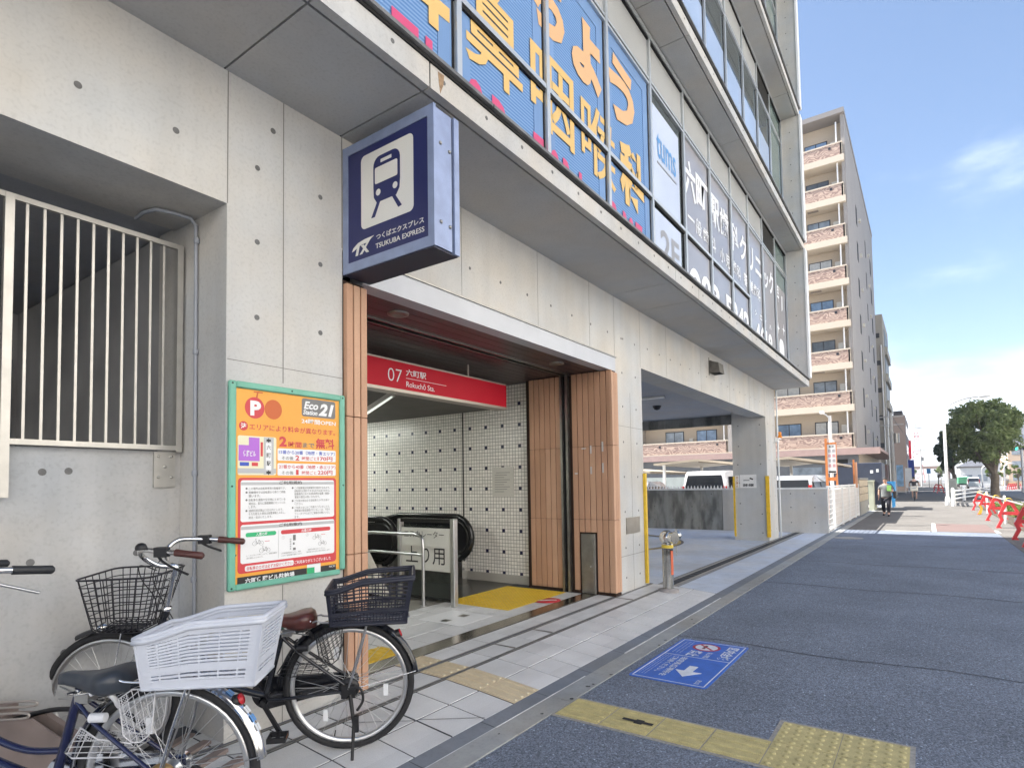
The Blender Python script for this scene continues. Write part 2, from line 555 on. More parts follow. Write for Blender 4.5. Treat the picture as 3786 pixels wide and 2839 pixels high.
    def rrect(s, x0, y0, x1, y1, r, o, U, V, t, m=0, n=5):
        P = []
        for cx, cy, a0 in ((x1 - r, y0 + r, -90), (x1 - r, y1 - r, 0), (x0 + r, y1 - r, 90), (x0 + r, y0 + r, 180)):
            for i in range(n + 1):
                a = R(a0 + 90 * i / n); P.append((cx + r * math.cos(a), cy + r * math.sin(a)))
        s.plate(P, o, U, V, t, m)

    def disc(s, cx, cy, rx, ry, o, U, V, t, m=0, n=24):
        s.plate([(cx + rx * math.cos(2 * PI * i / n), cy + ry * math.sin(2 * PI * i / n)) for i in range(n)], o, U, V, t, m)

    def text(s, body, x0, y0, x1, y1, o, U, V, t=.0015, m=0, bold=0., shear=0., lift=0., keep=False, align='l'):
        """lettering fitted into the box x0..x1, y0..y1 of the frame; keep=True keeps the proportions (fits the height)"""
        vs, fs, bb = glyphs(body, bold, shear)
        if not fs: return
        o, U, V = V3(o), V3(U), V3(V)
        Nn = U.cross(V).normalized()
        w = max(bb[2] - bb[0], 1e-6); h = max(bb[3] - bb[1], 1e-6)
        sx, sy = (x1 - x0) / w, (y1 - y0) / h
        if keep: sx = sy = min(sx, sy)
        ox = x0 if align == 'l' else (x0 + x1) / 2 - sx * w / 2
        s.add([o + U * (ox + (a - bb[0]) * sx) + V * (y0 + (b - bb[1]) * sy) + Nn * (t + lift) for a, b in vs], fs, m)

    def build(s, name, mats, parent=None, origin=None, smooth_all=False):
        me = bpy.data.meshes.new(name)
        og = V3((0, 0, 0))
        if parent is not None:
            og = ORG.get(parent.name, og)
        if origin is not None: og = V3(origin)
        me.from_pydata([(v[0] - og.x, v[1] - og.y, v[2] - og.z) for v in s.v], [], s.f)
        mats = mats if isinstance(mats, (list, tuple)) else [mats]
        for mm in mats: me.materials.append(mm)
        me.polygons.foreach_set('material_index', s.m)
        me.polygons.foreach_set('use_smooth', [True] * len(s.f) if smooth_all else s.s)
        me.update()
        ob = bpy.data.objects.new(name, me)
        COL.objects.link(ob)
        if parent is not None:
            ob.parent = parent
        else:
            ob.location = og
        ORG[ob.name] = og
        return ob


_GL = {}


def glyphs(body, bold=0., shear=0.):
    key = (body, bold, shear)
    if key in _GL: return _GL[key]
    c = bpy.data.curves.new('t', 'FONT')
    c.body = body
    c.resolution_u = 3
    c.offset = bold
    c.shear = shear
    ob = bpy.data.objects.new('t', c)
    COL.objects.link(ob)
    dg = bpy.context.evaluated_depsgraph_get()
    me = bpy.data.meshes.new_from_object(ob.evaluated_get(dg))
    vs = [(v.co.x, v.co.y) for v in me.vertices]
    fs = [tuple(p.vertices) for p in me.polygons]
    bb = (min(v[0] for v in vs), min(v[1] for v in vs), max(v[0] for v in vs), max(v[1] for v in vs)) if vs else (0, 0, 1, 1)
    bpy.data.objects.remove(ob)
    bpy.data.meshes.remove(me)
    bpy.data.curves.remove(c)
    _GL[key] = (vs, fs, bb)
    return _GL[key]


def tag(o, label=None, cat=None, group=None, kind=None):
    if label: o['label'] = label
    if cat: o['category'] = cat
    if group: o['group'] = group
    if kind: o['kind'] = kind
    return o


def thing(name, label, cat, loc=(0, 0, 0), rotz=0., group=None):
    o = bpy.data.objects.new(name, None)
    o.empty_display_size = .2
    COL.objects.link(o)
    o.location = loc
    o.rotation_euler = (0, 0, rotz)
    ORG[o.name] = V3(loc) if rotz == 0 else V3((0, 0, 0))
    return tag(o, label, cat, group)


def local_thing(name, label, cat, loc, rotz=0., group=None):
    """parts of this one are modelled around its own origin"""
    o = thing(name, label, cat, loc, rotz, group)
    ORG[o.name] = V3((0, 0, 0))
    return o


def copy_thing(root, loc, rotz=None, label=None, scale=None):
    r = root.copy(); COL.objects.link(r)
    r.location = loc
    if rotz is not None: r.rotation_euler = (0, 0, rotz)
    if label: r['label'] = label
    if scale: r.scale = scale
    for ch in list(root.children):
        c = ch.copy(); COL.objects.link(c); c.parent = r
        for g in list(ch.children):
            d = g.copy(); COL.objects.link(d); d.parent = c
    return r


def struct(mb, name, mats, kind='structure'):
    o = mb.build(name, mats)
    o['kind'] = kind
    return o


X_, Y_, Z_ = (1, 0, 0), (0, 1, 0), (0, 0, 1)
NY = (0, -1, 0)

# ================================================================ SETTING
def fz(y):
    """height of the station forecourt: it ramps up from the kerb"""
    P = ((-50, .012), (2.234, .012), (2.523, .042), (2.83, .066), (3.35, .078), (4.6, .085), (60, .085))
    for (a, za), (b, zb) in zip(P, P[1:]):
        if y <= b: return za + (zb - za) * (y - a) / (b - a)
    return .085


g = MB(); g.box(-400, 1500, -700, 700, -1.0, -.06)
struct(g, 'ground', asphalt('ground_surface', (.12, .115, .105), .3))
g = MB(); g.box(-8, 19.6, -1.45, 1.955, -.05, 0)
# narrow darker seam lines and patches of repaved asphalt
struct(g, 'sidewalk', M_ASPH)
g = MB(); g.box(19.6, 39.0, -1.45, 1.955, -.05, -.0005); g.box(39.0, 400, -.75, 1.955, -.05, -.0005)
struct(g, 'sunlit_sidewalk', asphalt('sun_toned_asphalt', (.135, .128, .118), .5))  # sunlit warmth put into the asphalt colour, starting at the building's shadow edge
g = MB()
g.box(-8, 400, -60, -5.2, -.05, -.03)
struct(g, 'road', M_ROAD)
g = MB()
g.box(39.0, 50, -5.2, -.75, -.05, -.012)
struct(g, 'crossing_apron', asphalt('apron_asphalt', (.15, .145, .138), .5))
# repaired strips and markings on the sidewalk
g = MB()
g.box(19.8, 23.2, -1.44, -.17, .001, .004, 0)
struct(g, 'red_paving', mat('reddish_paving', (.15, .105, .095), .8, var=.15, vs=5, fine=.2, bs=90))
g = MB()
g.box(19.62, 23.2, -.17, -.07, .002, .005); g.box(19.55, 19.68, -.02, 1.0, .002, .005)
g.box(19.6, 20.6, -1.52, -1.44, .002, .005)
struct(g, 'white_marking', mat('worn_marking', (.55, .55, .54), .7, var=.25, vs=9))
g = MB()
for x, dx in ((8.9, .02), (11.6, .025), (15.3, .02), (5.4, .012)):
    P = [(x + .05 * math.sin(k * 1.3), 1.95 - k * .34) for k in range(11)]
    for (a, b), (c, d) in zip(P, P[1:]):
        g.add([(a, b, .003), (a + dx, b, .003), (c + dx, d, .003), (c, d, .003)], [(0, 3, 2, 1)])
struct(g, 'asphalt_seam', mat('seam_tar', (.03, .032, .038), .8, var=.2))
g = MB()
g.lathe([(0, .004), (.19, .006), (.2, .006), (.2, .0), (.32, .0), (.32, .005), (.3, .006), (.2, .0055)], (16.7, 1.63, 0), n=28)
tag(g.build('manhole_cover', mat('pale_iron', (.30, .29, .26), .6, .3, var=.3, vs=30), origin=(16.7, 1.63, 0)), 'pale worn round manhole cover in the shaded sidewalk', 'manhole cover')

# gutter of concrete slabs with a pale edge line, and the dark kerb stones
g = MB(); k = MB(); kl = MB(); RN0 = random.Random(21)
x = -8.0
i = 0
while x < 60:
    a, b = x + .003, x + .597
    if i % 1 == 0:
        g.box(a, b, 1.957, 2.115, -.04, .006 + .001 * ((i * 7) % 3))
    k.add([(a, 2.119, .004), (b, 2.119, .004), (b, 2.234, .014), (a, 2.234, .014)], [(0, 1, 2, 3)])
    k.add([(a, 2.119, -.04), (b, 2.119, -.04), (b, 2.119, .004), (a, 2.119, .004)], [(0, 1, 2, 3)])
    x += .6; i += 1
g.box(-8, 60, 1.957, 2.24, -.05, -.006, 1)
for _ in range(46):
    gx, gy = RN0.uniform(1.0, 16), RN0.choice((RN0.uniform(1.97, 2.10), RN0.uniform(1.2, 1.93)))
    if RN0.random() < .55: gy = RN0.uniform(1.96, 2.0)
    rr_g = RN0.uniform(.006, .018)
    P_ = [(gx + rr_g * RN0.uniform(.6, 1.5) * math.cos(2 * PI * i / 9), gy + rr_g * RN0.uniform(.5, 1.1) * math.sin(2 * PI * i / 9)) for i in range(9)]
    g.add([(a, b, .0105 if gy > 1.955 else .0022) for a, b in P_], [tuple(range(9))], 2)
struct(g, 'gutter', [M_CONCG, M_GROUT, mat('gum_black', (.03, .032, .036), .8, var=0)])
struct(k, 'kerb', M_KERB)
kl.box(4.6, 7.4, 2.112, 2.124, .0, .009); kl.box(1.0, 3.9, 2.115, 2.122, .0, .008)
struct(kl, 'kerb_line', mat('kerb_white_edge', (.55, .56, .58), .7, var=.3, vs=6))

# forecourt: grout bed and the single paving tiles
bed = MB()
ys = [2.234, 2.523, 2.83, 3.35, 4.62]
for a, b in zip(ys, ys[1:]):
    bed.add([(-6, a, fz(a) - .003), (7.64, a, fz(a) - .003), (7.64, b, fz(b) - .003), (-6, b, fz(b) - .003)], [(0, 1, 2, 3)])
bed.add([(-6, 4.62, .082), (2.7, 4.62, .082), (2.7, 6.2, .082), (-6, 6.2, .082)], [(0, 1, 2, 3)])
struct(bed, 'paving_bed', M_GROUT)
til = MB()
RNG = random.Random(3)


def tile(mb, x0, x1, y0, y1, m=0, gap=.008, dz=0.):
    e = gap / 2
    x0 += e; x1 -= e; y0 += e; y1 -= e
    j = RNG.uniform(-.0006, .0006) + dz
    za, zb = fz(y0) + .001 + j, fz(y1) + .001 + j
    c = .004
    vs = [(x0, y0, za - .006), (x1, y0, za - .006), (x1, y1, zb - .006), (x0, y1, zb - .006),
          (x0 + c, y0 + c, za), (x1 - c, y0 + c, za), (x1 - c, y1 - c, zb), (x0 + c, y1 - c, zb)]
    mb.add(vs, [(4, 5, 6, 7), (0, 1, 5, 4), (1, 2, 6, 5), (2, 3, 7, 6), (3, 0, 4, 7)], m)


ROWS = [(2.234, 2.523), (2.523, 2.82), (2.855, 3.075), (3.125, 3.335)]
for iy, (a, b) in enumerate(ROWS):
    for ix in range(-30, 25):
        x0 = .15 + .3 * ix
        if abs(x0 - 3.15) < .05: continue
        x1 = min(x0 + .3, 7.62)
        if x0 > 7.5: continue
        tile(til, x0, x1, a, b)
for iy in range(4):
    for ix in range(-30, 25):
        x0 = .15 + .3 * ix
        a, b = 3.515 + .3 * iy, min(3.515 + .3 * (iy + 1), 4.62)
        if x0 < 1.8 and iy > 8: continue
        if x0 > 6.2: continue
        if 5.1 <= x0 < 6.4 and iy >= 1: continue
        if abs(x0 - 3.15) < .05 and iy < 1: continue
        tile(til, x0, x0 + .3, a, b)
struct(til, 'paving_tile', M_TILE)
# expansion joint tracks and the flush shutter rail
tr = MB()
for y0, y1 in ((2.822, 2.853), (3.077, 3.123)):
    tr.add([(-6, y0, fz(y0) - .001), (7.64, y0, fz(y0) - .001), (7.64, y1, fz(y1) - .001), (-6, y1, fz(y1) - .001)], [(0, 1, 2, 3)])
    for yy in (y0 + .003, y1 - .003):
        tr.bar((-6, yy, fz(yy) + .001), (7.62, yy, fz(yy) + .001), .005, .006, 1)
for kx in (1.05, 4.05, 4.65, 6.45):
    tr.box(kx - .006, kx + .006, 2.855, 3.075, .066, .0765, 1)
struct(tr, 'floor_joint', [mat('joint_rubber', (.13, .135, .15), .7, var=.2, vs=30), M_STEELD])
r_ = MB(); r_.box(2.69, 6.44, 3.338, 3.512, .07, .084)
tag(r_.build('shutter_rail', mat('polished_steel_strip', (.36, .33, .29), .2, 1., var=.12, vs=5), origin=(4.5, 3.42, .07)), 'polished steel shutter strip set flush across the station entrance floor', 'floor rail')
dg_ = MB()
for p, q in (((2.55, 2.53), (2.55, 2.805)), ((2.55, 2.523), (2.55, 2.24)), ((2.56, 2.521), (2.86, 2.25)), ((2.54, 2.523), (2.25, 2.81))):
    (a, b), (c, d) = p, q
    n = V3((d - b, -(c - a), 0)).normalized() * .003
    dg_.add([(a - n.x, b - n.y, fz(b) + .0026), (a + n.x, b + n.y, fz(b) + .0026), (c + n.x, d + n.y, fz(d) + .0026), (c - n.x, d - n.y, fz(d) + .0026)], [(0, 1, 2, 3)])
struct(dg_, 'cut_line', M_GROUT)


# tactile paving: ribbed guide tiles, dotted warning tiles
def guide_tile(mb, x0, x1, y0, y1, along='y', z=None, m=0, dots=False):
    f = z if z else fz
    e = .002
    vs = [(x0 + e, y0 + e, f(y0)), (x1 - e, y0 + e, f(y0)), (x1 - e, y1 - e, f(y1)), (x0 + e, y1 - e, f(y1))]
    up = [(a, b, c + .004) for a, b, c in vs]
    mb.add(vs + up, [(4, 5, 6, 7), (0, 1, 5, 4), (1, 2, 6, 5), (2, 3, 7, 6), (3, 0, 4, 7)], m)
    for q in range(4):
        t = (q + .5) / 4
        if along == 'y':
            cx = x0 + (x1 - x0) * t
            a, b = y0 + .012, y1 - .012
            pr = [(-.016, 0), (-.010, .006), (.010, .006), (.016, 0)]
            vv = [(cx + u, yy, f(yy) + .004 + h) for yy in (a, b) for u, h in pr]
        else:
            cy = y0 + (y1 - y0) * t
            a, b = x0 + .012, x1 - .012
            pr = [(-.016, 0), (-.010, .006), (.010, .006), (.016, 0)]
            vv = [(xx, cy + u, f(cy) + .004 + h) for xx in (a, b) for u, h in pr]
        mb.add(vv, [(0, 1, 5, 4), (1, 2, 6, 5), (2, 3, 7, 6), (0, 3, 2, 1), (4, 5, 6, 7)], m)


def dot_tile(mb, x0, x1, y0, y1, n, f, m=0, r=.011):
    e = .002
    vs = [(x0 + e, y0 + e, f(y0)), (x1 - e, y0 + e, f(y0)), (x1 - e, y1 - e, f(y1)), (x0 + e, y1 - e, f(y1))]
    up = [(a, b, c + .004) for a, b, c in vs]
    mb.add(vs + up, [(4, 5, 6, 7), (0, 1, 5, 4), (1, 2, 6, 5), (2, 3, 7, 6), (3, 0, 4, 7)], m)
    for i in range(n):
        for j in range(n):
            cx = x0 + (x1 - x0) * (i + .5) / n; cy = y0 + (y1 - y0) * (j + .5) / n
            mb.lathe([(r * 1.3, 0), (r * .9, .004), (r * .45, .0058), (0, .006)], (cx, cy, f(cy) + .004), n=8, m=m)


flat = lambda z: (lambda y: z)
# beige strip crossing the forecourt
t_ = MB()
for a, b in [ROWS[0], ROWS[1], (2.855, 3.075), (3.125, 3.335)]:
    guide_tile(t_, 3.15, 3.45, a, b)
    for q in range(4):
        cx = 3.15 + .3 * (q + .5) / 4
        t_.lathe([(.012, 0), (.010, .004), (0, .006)], (cx, a + .022, fz(a) + .008), n=8, m=1)
tag(t_.build('tactile_strip', [M_TACTB, mat('ivory_stud', (.62, .56, .42), .5, var=0)], origin=(3.3, 2.8, .06)), 'beige ribbed tactile strip crossing the tiled forecourt to the entrance', 'tactile paving')
t_ = MB(); guide_tile(t_, 3.15, 3.45, 3.52, 3.82); guide_tile(t_, 2.85, 3.15, 3.52, 3.82); guide_tile(t_, 2.85, 3.15, 3.82, 4.12)
tag(t_.build('tactile_strip', M_TACTY, origin=(3.2, 3.7, .08)), 'yellow ribbed tactile strip just inside the entrance left corner', 'tactile paving')
t_ = MB()
for i in range(4):
    for j in range(3):
        x0 = 5.16 + .31 * i; y0 = 3.72 + .3 * j
        dot_tile(t_, x0, x0 + .31, y0, y0 + .3, 6, flat(.084), 0, .010)
tag(t_.build('tactile_block', M_TACTY, origin=(5.8, 4.1, .084)), 'yellow dotted tactile floor patch in front of the escalator', 'tactile paving')
t_ = MB()
for i in range(4):
    guide_tile(t_, 3.165, 3.475, .742 + .3 * i + .002, .742 + .3 * (i + 1) - .002, 'y', flat(.003))
t_.box(3.145, 3.495, .74, 1.95, 0, .0045, 1)
t_.box(3.28, 3.345, 1.42, 1.47, .013, .0138, 2); t_.box(3.30, 3.33, 1.36, 1.55, .013, .0137, 2)
tag(t_.build('tactile_strip', [M_TACT, mat('mortar_edge', (.30, .29, .27), .9, var=.2, vs=40), M_RUBBER], origin=(3.3, 1.3, 0)), 'ochre ribbed tactile strip leading across the asphalt from the kerb', 'tactile paving')
t_ = MB()
for i in range(2):
    for j in range(2):
        dot_tile(t_, 3.165 + .315 * i, 3.165 + .315 * (i + 1), .742 - .31 * (j + 1), .742 - .31 * j, 5, flat(.003), 0, .014)
t_.box(3.14, 3.82, .10, .765, 0, .0042, 1)
tag(t_.build('tactile_block', [M_TACT, MATS['mortar_edge']], origin=(3.5, .4, 0)), 'ochre dotted tactile square in the asphalt at the near end of the strip', 'tactile paving')

# small things set in the forecourt floor
m_ = MB(); m_.box(4.34, 4.86, 3.70, 4.25, .084, .0868)
m_.box(4.40, 4.49, 3.93, 4.02, .0868, .0876, 1); m_.box(4.66, 4.76, 3.92, 4.01, .0868, .0876, 1)
tag(m_.build('floor_plate', [mat('white_floor_plate', (.72, .73, .74), .4, var=.05), M_STEELD], origin=(4.6, 4, .084)), 'white square floor plate with two small dark inserts inside the entrance', 'floor plate')
m_ = MB()
m_.lathe([(0, .0014), (.165, .0014), (.165, 0)], (5.84, 3.66, .0858), n=32)
m_.add([(5.79, 3.76, .0880), (5.75, 3.73, .0880), (5.89, 3.55, .0880), (5.93, 3.58, .0880)], [(0, 1, 2, 3)], 1)
tag(m_.build('no_entry_mark', [mat('floor_mark_red', (.50, .04, .05), .5, var=.05), M_WHITE], origin=(5.84, 3.66, .086)), 'round red no entry sticker with a white bar on the entrance floor', 'floor sign')

# ---------------------------------------------------------------- driveway of the covered parking
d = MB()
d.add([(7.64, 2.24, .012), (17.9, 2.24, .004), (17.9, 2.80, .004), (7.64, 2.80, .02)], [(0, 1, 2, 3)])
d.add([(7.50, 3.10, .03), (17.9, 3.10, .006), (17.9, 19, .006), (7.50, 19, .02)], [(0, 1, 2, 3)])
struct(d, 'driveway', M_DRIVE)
d = MB()
for y0, y1, mm in ((2.80, 2.865, 0), (2.865, 2.90, 1), (2.90, 3.03, 2), (3.03, 3.06, 1), (3.06, 3.10, 0)):
    d.add([(7.0, y0, .024), (17.9, y0, .006), (17.9, y1, .006), (7.0, y1, .024)], [(0, 1, 2, 3)], mm)
for i in range(54):
    x = 7.1 + i * .2
    d.box(x, x + .012, 2.902, 3.028, .0, .026 - (x - 7) * .0016, 3)
struct(d, 'drain_channel', [M_CONCG, M_STEELD, mat('drain_dark', (.035, .037, .042), .8, var=.3, vs=20), M_KERB])
d = MB()
CX, CY = 12.9, 7.25
for r0, r1, mm, h in ((2.50, 2.58, 0, .0225), (2.42, 2.50, 1, .0215), (2.58, 2.64, 1, .0218)):
    n = 72
    for i in range(n):
        a, b = 2 * PI * i / n, 2 * PI * (i + 1) / n
        d.add([(CX + r0 * math.cos(a), CY + r0 * math.sin(a), h), (CX + r1 * math.cos(a), CY + r1 * math.sin(a), h),
               (CX + r1 * math.cos(b), CY + r1 * math.sin(b), h), (CX + r0 * math.cos(b), CY + r0 * math.sin(b), h)], [(0, 1, 2, 3)], mm)
tag(d.build('car_turntable', [mat('worn_yellow_ring', (.48, .36, .12), .7, var=.25, vs=8), mat('turntable_iron', (.10, .10, .105), .6, .3, var=.2)], origin=(CX, CY, .02)), 'round car turntable with a worn yellow rim under the building', 'turntable')

# ================================================================ STATION BUILDING
B = thing('station_building', 'pale concrete station building with blue and grey window films upstairs and an open car entrance', 'building', (9, 8, 0))
YW = 3.11


def holes(mb, pts, y, m=1, r=.016, plane='y'):
    for a, b in pts:
        if plane == 'y':
            mb.disc(a, b, r, r, (0, y, 0), X_, Z_, .0016, m, 12)
        else:
            mb.disc(-a, b, r, r, (y, 0, 0), (0, -1, 0), Z_, .0016, m, 12)


def vjoint(mb, x, z0, z1, y=YW, m=2, w=.006):
    mb.rect(x - w / 2, z0, x + w / 2, z1, (0, y, 0), X_, Z_, .0012, m)


def hjoint(mb, x0, x1, z, y=YW, m=2, w=.006):
    mb.rect(x0, z - w / 2, x1, z + w / 2, (0, y, 0), X_, Z_, .0011, m)


wl = MB()
ZS = 3.765
wl.box(-6, 1.705, 3.11, 3.70, 3.008, ZS)              # beam over the bicycle bay
wl.box(1.705, 2.49, 3.11, 3.90, 0, ZS)                # pier
wl.box(2.49, 6.65, 3.11, 3.40, 2.995, ZS)             # beam over the entrance
wl.box(6.65, 7.48, 3.11, 4.30, 0, ZS)                 # pier
wl.box(7.48, 15.0, 3.11, 3.50, 2.985, ZS)             # beam over the car entrance
wl.box(15.0, 16.1, 3.11, 3.90, 0, ZS)                 # end pier
wl.box(-6.0, -5.6, 3.70, 19, 0, ZS)
holes(wl, [(1.0, 3.285), (1.431, 3.285), (.57, 3.285), (.14, 3.285), (1.984, 3.557)], YW, r=.017)
for zz in (3.287, 2.849, 2.408, 1.97, 1.53):
    if zz < 2.1: continue
    holes(wl, [(1.885, zz), (2.318, zz)], YW)
for k in range(10):
    holes(wl, [(2.95 + .44 * k, 3.275)], YW, r=.014)
for k in range(17):
    holes(wl, [(7.72 + .45 * k, 3.29)], YW, r=.014)
for zz in (3.27, 2.83, 2.40, 1.95, 1.51, 1.07, .62, .25):
    holes(wl, [(6.86, zz), (7.28, zz)], YW, r=.014)
    holes(wl, [(15.25, zz), (15.85, zz)], YW, r=.014)
for xx in (1.707, 2.054, 2.488): vjoint(wl, xx, 2.05 if xx == 2.054 else 3.01, ZS)
vjoint(wl, 2.054, .06, .86)
for xx in (3.72, 4.9, 6.0, 6.655, 7.46, 8.45, 10.1, 11.9, 13.5, 14.98): vjoint(wl, xx, 3.0, ZS, w=.004)
vjoint(wl, 7.09, .06, 2.6, w=.005); hjoint(wl, 6.66, 7.48, .52); hjoint(wl, 1.71, 2.49, 2.14, w=.004); hjoint(wl, 6.66, 7.48, 2.15, w=.004)
# inside faces of the piers (planes of constant x)
holes(wl, [(3.25, 2.8), (3.75, 2.8), (3.25, 2.3), (3.75, 2.3), (3.25, 1.85), (3.78, 1.85), (3.25, 1.12), (3.75, .9), (3.25, .65), (3.75, .4), (3.25, .2), (3.75, 1.4)], 15.0, plane='x')
wl.build('concrete_wall', [M_CONC, M_HOLE, M_JOINT], B)

# under the first floor: panelled soffit, groove and slab edge, repeated on every floor


def slab(z, yin, x0, x1, joints, name_first=True):
    s = MB()
    # soffit panels with open joints between them
    js = [x0] + [j for j in joints if x0 < j < x1] + [x1]
    for a, b in zip(js, js[1:]):
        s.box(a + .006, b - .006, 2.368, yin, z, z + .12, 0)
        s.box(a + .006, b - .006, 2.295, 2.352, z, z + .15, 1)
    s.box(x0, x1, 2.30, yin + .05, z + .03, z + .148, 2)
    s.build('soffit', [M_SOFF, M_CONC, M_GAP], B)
    e = MB()
    for k in range(int((x1 - x0) / .42)):
        e.disc(x0 + .2 + .42 * k, z + .095, .014, .014, (0, 2.295, 0), X_, Z_, .0015, 0, 10)
    for j in joints:
        if x0 < j < x1: pass
    # metal drip edge above the concrete band
    e.box(x0, x1, 2.285, yin + .0, z + .150, z + .168, 2)
    jx = x0
    while jx < x1 - .1:
        nx = min(jx + 3.02, x1)
        e.plate([(2.262, z + .178), (2.262, z + .20), (2.40, z + .232), (2.74, z + .232), (2.74, z + .20), (2.40, z + .20), (2.30, z + .170)], (jx + .004, 0, 0), Y_, Z_, nx - jx - .008, 1)
        jx = nx
    e.build('slab_edge', [M_HOLE, M_COPE, M_GAP], B)


J1 = [-2.6, .6, 1.685, 2.476, 6.612, 7.462, 10.28, 15.03]
slab(3.765, YW, -6, 16.15, J1)
st = MB()      # rust run below the coping joint
st.plate([(2.545, 3.90), (2.60, 3.905), (2.592, 3.84), (2.575, 3.80), (2.565, 3.775), (2.552, 3.84)], (0, 2.2945, 0), X_, Z_, .0012)
st.build('rust_stain', mat('rust_run', (.30, .20, .12), .9, var=.3, vs=60), B)
slab(7.237, 2.72, -6, 16.15, [-3.5, -.4, 2.6, 5.1, 6.61, 7.40, 10.22, 15.0])
slab(10.69, 2.72, -6, 16.15, [-3.5, 2.6, 6.61, 10.22, 15.0])
slab(14.15, 2.72, -6, 16.15, [-3.5, 2.6, 6.61, 10.22, 15.0])

core = MB()
core.box(-6, 7.2, 3.72, 19, 3.03, 14.12)
core.box(7.2, 16.08, 3.52, 19, 3.20, 14.12)
core.box(-6, 16.1, 2.9, 19, 14.40, 14.9, 0)
core.box(16.0, 16.1, 3.91, 19, 2.95, 3.195, 1)
core.box(7.49, 16.1, 15.5, 15.7, 0, 3.19)
core.build('inner_wall', [concrete('inner_concrete', (.40, .41, .44), .06), M_CONCD], B)
fin = MB()
for z0, z1 in ((3.999, 7.235), (7.47, 10.688), (10.925, 14.148)):
    fin.box(16.085, 16.32, 2.30, 2.80, z0, z1)
    fin.box(16.085, 16.32, 2.80, 19, z0, z1)
    fin.box(16.06, 16.33, 2.255, 2.298, z0, z1, 2)
    k = z0 + .32
    while k < z1:
        fin.disc(-2.52, k, .014, .014, (16.085, 0, 0), (0, -1, 0), Z_, .002, 1, 10); k += .42
fin.build('end_fin', [M_CONC, M_HOLE, M_WHITE], B)

# ---- curtain wall
GX = [-5.67, -4.40, -3.13, -1.85, -.58, .70, 1.98, 3.25, 4.52, 5.80, 7.07, 8.34, 9.61, 10.88, 12.15, 13.41, 14.70, 16.06]
YG = 2.73
lou = MB()


def frame_run(z0, z1, zt, zw, zs, tx1):
    f = MB()
    w = .028
    for x in GX:
        f.box(x - w, x + w, YG - .02, YG + .06, z0, z1, 0)
        f.box(x - w - .022, x - w, YG + .012, YG + .05, z0, z1, 1)
    f.box(GX[0], 16.06, YG - .012, YG + .05, zw, zw + .035, 0)
    f.box(GX[0], 16.06, YG - .006, YG + .05, zw + .035, zs - .02, 1)
    f.box(GX[0], 16.06, YG - .012, YG + .05, zs - .02, zs + .012, 0)
    f.box(GX[0], 16.06, YG - .03, YG + .05, z1 - .05, z1 + .012, 0)
    f.box(GX[0], 16.06, YG - .016, YG + .05, z1 - .075, z1 - .05, 1)
    if zt:
        f.box(GX[0], tx1, YG - .015, YG + .05, zt, zt + .045, 0)
        f.box(GX[0], tx1, YG - .002, YG + .05, zt - .03, zt, 1)
    f.box(GX[0], 16.06, YG - .015, YG + .05, z0 - .02, z0 + .05, 0)
    f.build('window_frame', [M_ALU, M_GAP], B)


def pane(x0, x1, z0, z1, mt, dy=.02, name='window_pane'):
    p = MB(); p.box(x0, x1, YG + dy, YG + dy + .006, z0, z1)
    return p.build(name, mt, B)


Z0, ZT, ZW, ZSP, Z1 = 3.985, 5.06, 6.545, 6.625, 7.215
frame_run(Z0, Z1, ZT, ZW, ZSP, 12.15)
for a, b in zip(GX, GX[1:]):
    x0, x1 = a + .028, b - .028
    if b < 7.2:
        for z0, z1 in ((Z0 + .05, ZT - .03), (ZT + .045, ZW)):
            p = pane(x0, x1, z0, z1, M_FBLUE, .024)
            for bx0, bx1, bz0 in ((x0, x0 + .14, z0), (x1 - .17, x1, z0)) + (((x0 + .14, x1 - .17, z1 - .16),) if z1 > 6 else ()):
                e = MB(); e.box(bx0, bx1, YG + .018, YG + .022, bz0, z1); e.build('film_border', M_FEDGE, p)
    elif b < 8.4:
        for z0, z1 in ((Z0 + .05, ZT - .03), (ZT + .045, ZW)):
            p = pane(x0, x1, z0, z1, M_WIN, .03)
            e = MB(); e.box(x0 + .06, x1 - .12, YG + .018, YG + .024, z0, z1 - (.14 if z1 > 6 else .03)); e.build('film_sheet', M_FWHITE, p)
    elif b < 12.2:
        for z0, z1 in ((Z0 + .05, ZT - .03), (ZT + .045, ZW)):
            pane(x0, x1, z0, z1, M_FGREY)
    elif b < 15:
        pane(x0, x1, Z0 + .05, ZW, M_FGREY)
    else:
        pane(x0, x1, Z0 + .05, 6.15, M_FGREY); pane(x0, x1, 6.15, Z1 - .08, mat('greenish_glass', (.16, .22, .21), .12, var=.1), name='window_pane')
    if b < 13.5:
        pane(x0, x1, ZSP + .012, Z1 - .075, M_SPAN, .01, 'spandrel_panel')
    elif b < 15:
        q = MB()
        for k in range(13):
            zz = ZSP + .02 + k * .038
            q.plate([(YG, zz), (YG + .04, zz + .025), (YG + .04, zz + .030), (YG, zz + .006)], (x0, 0, 0), Y_, Z_, x1 - x0, 0)
        q.box(x0, x1, YG + .045, YG + .05, ZSP, Z1 - .08, 1)
        q.build('louvre', [mat('louvre_metal', (.20, .20, .19), .5, .3, var=.05), M_GAP], B)
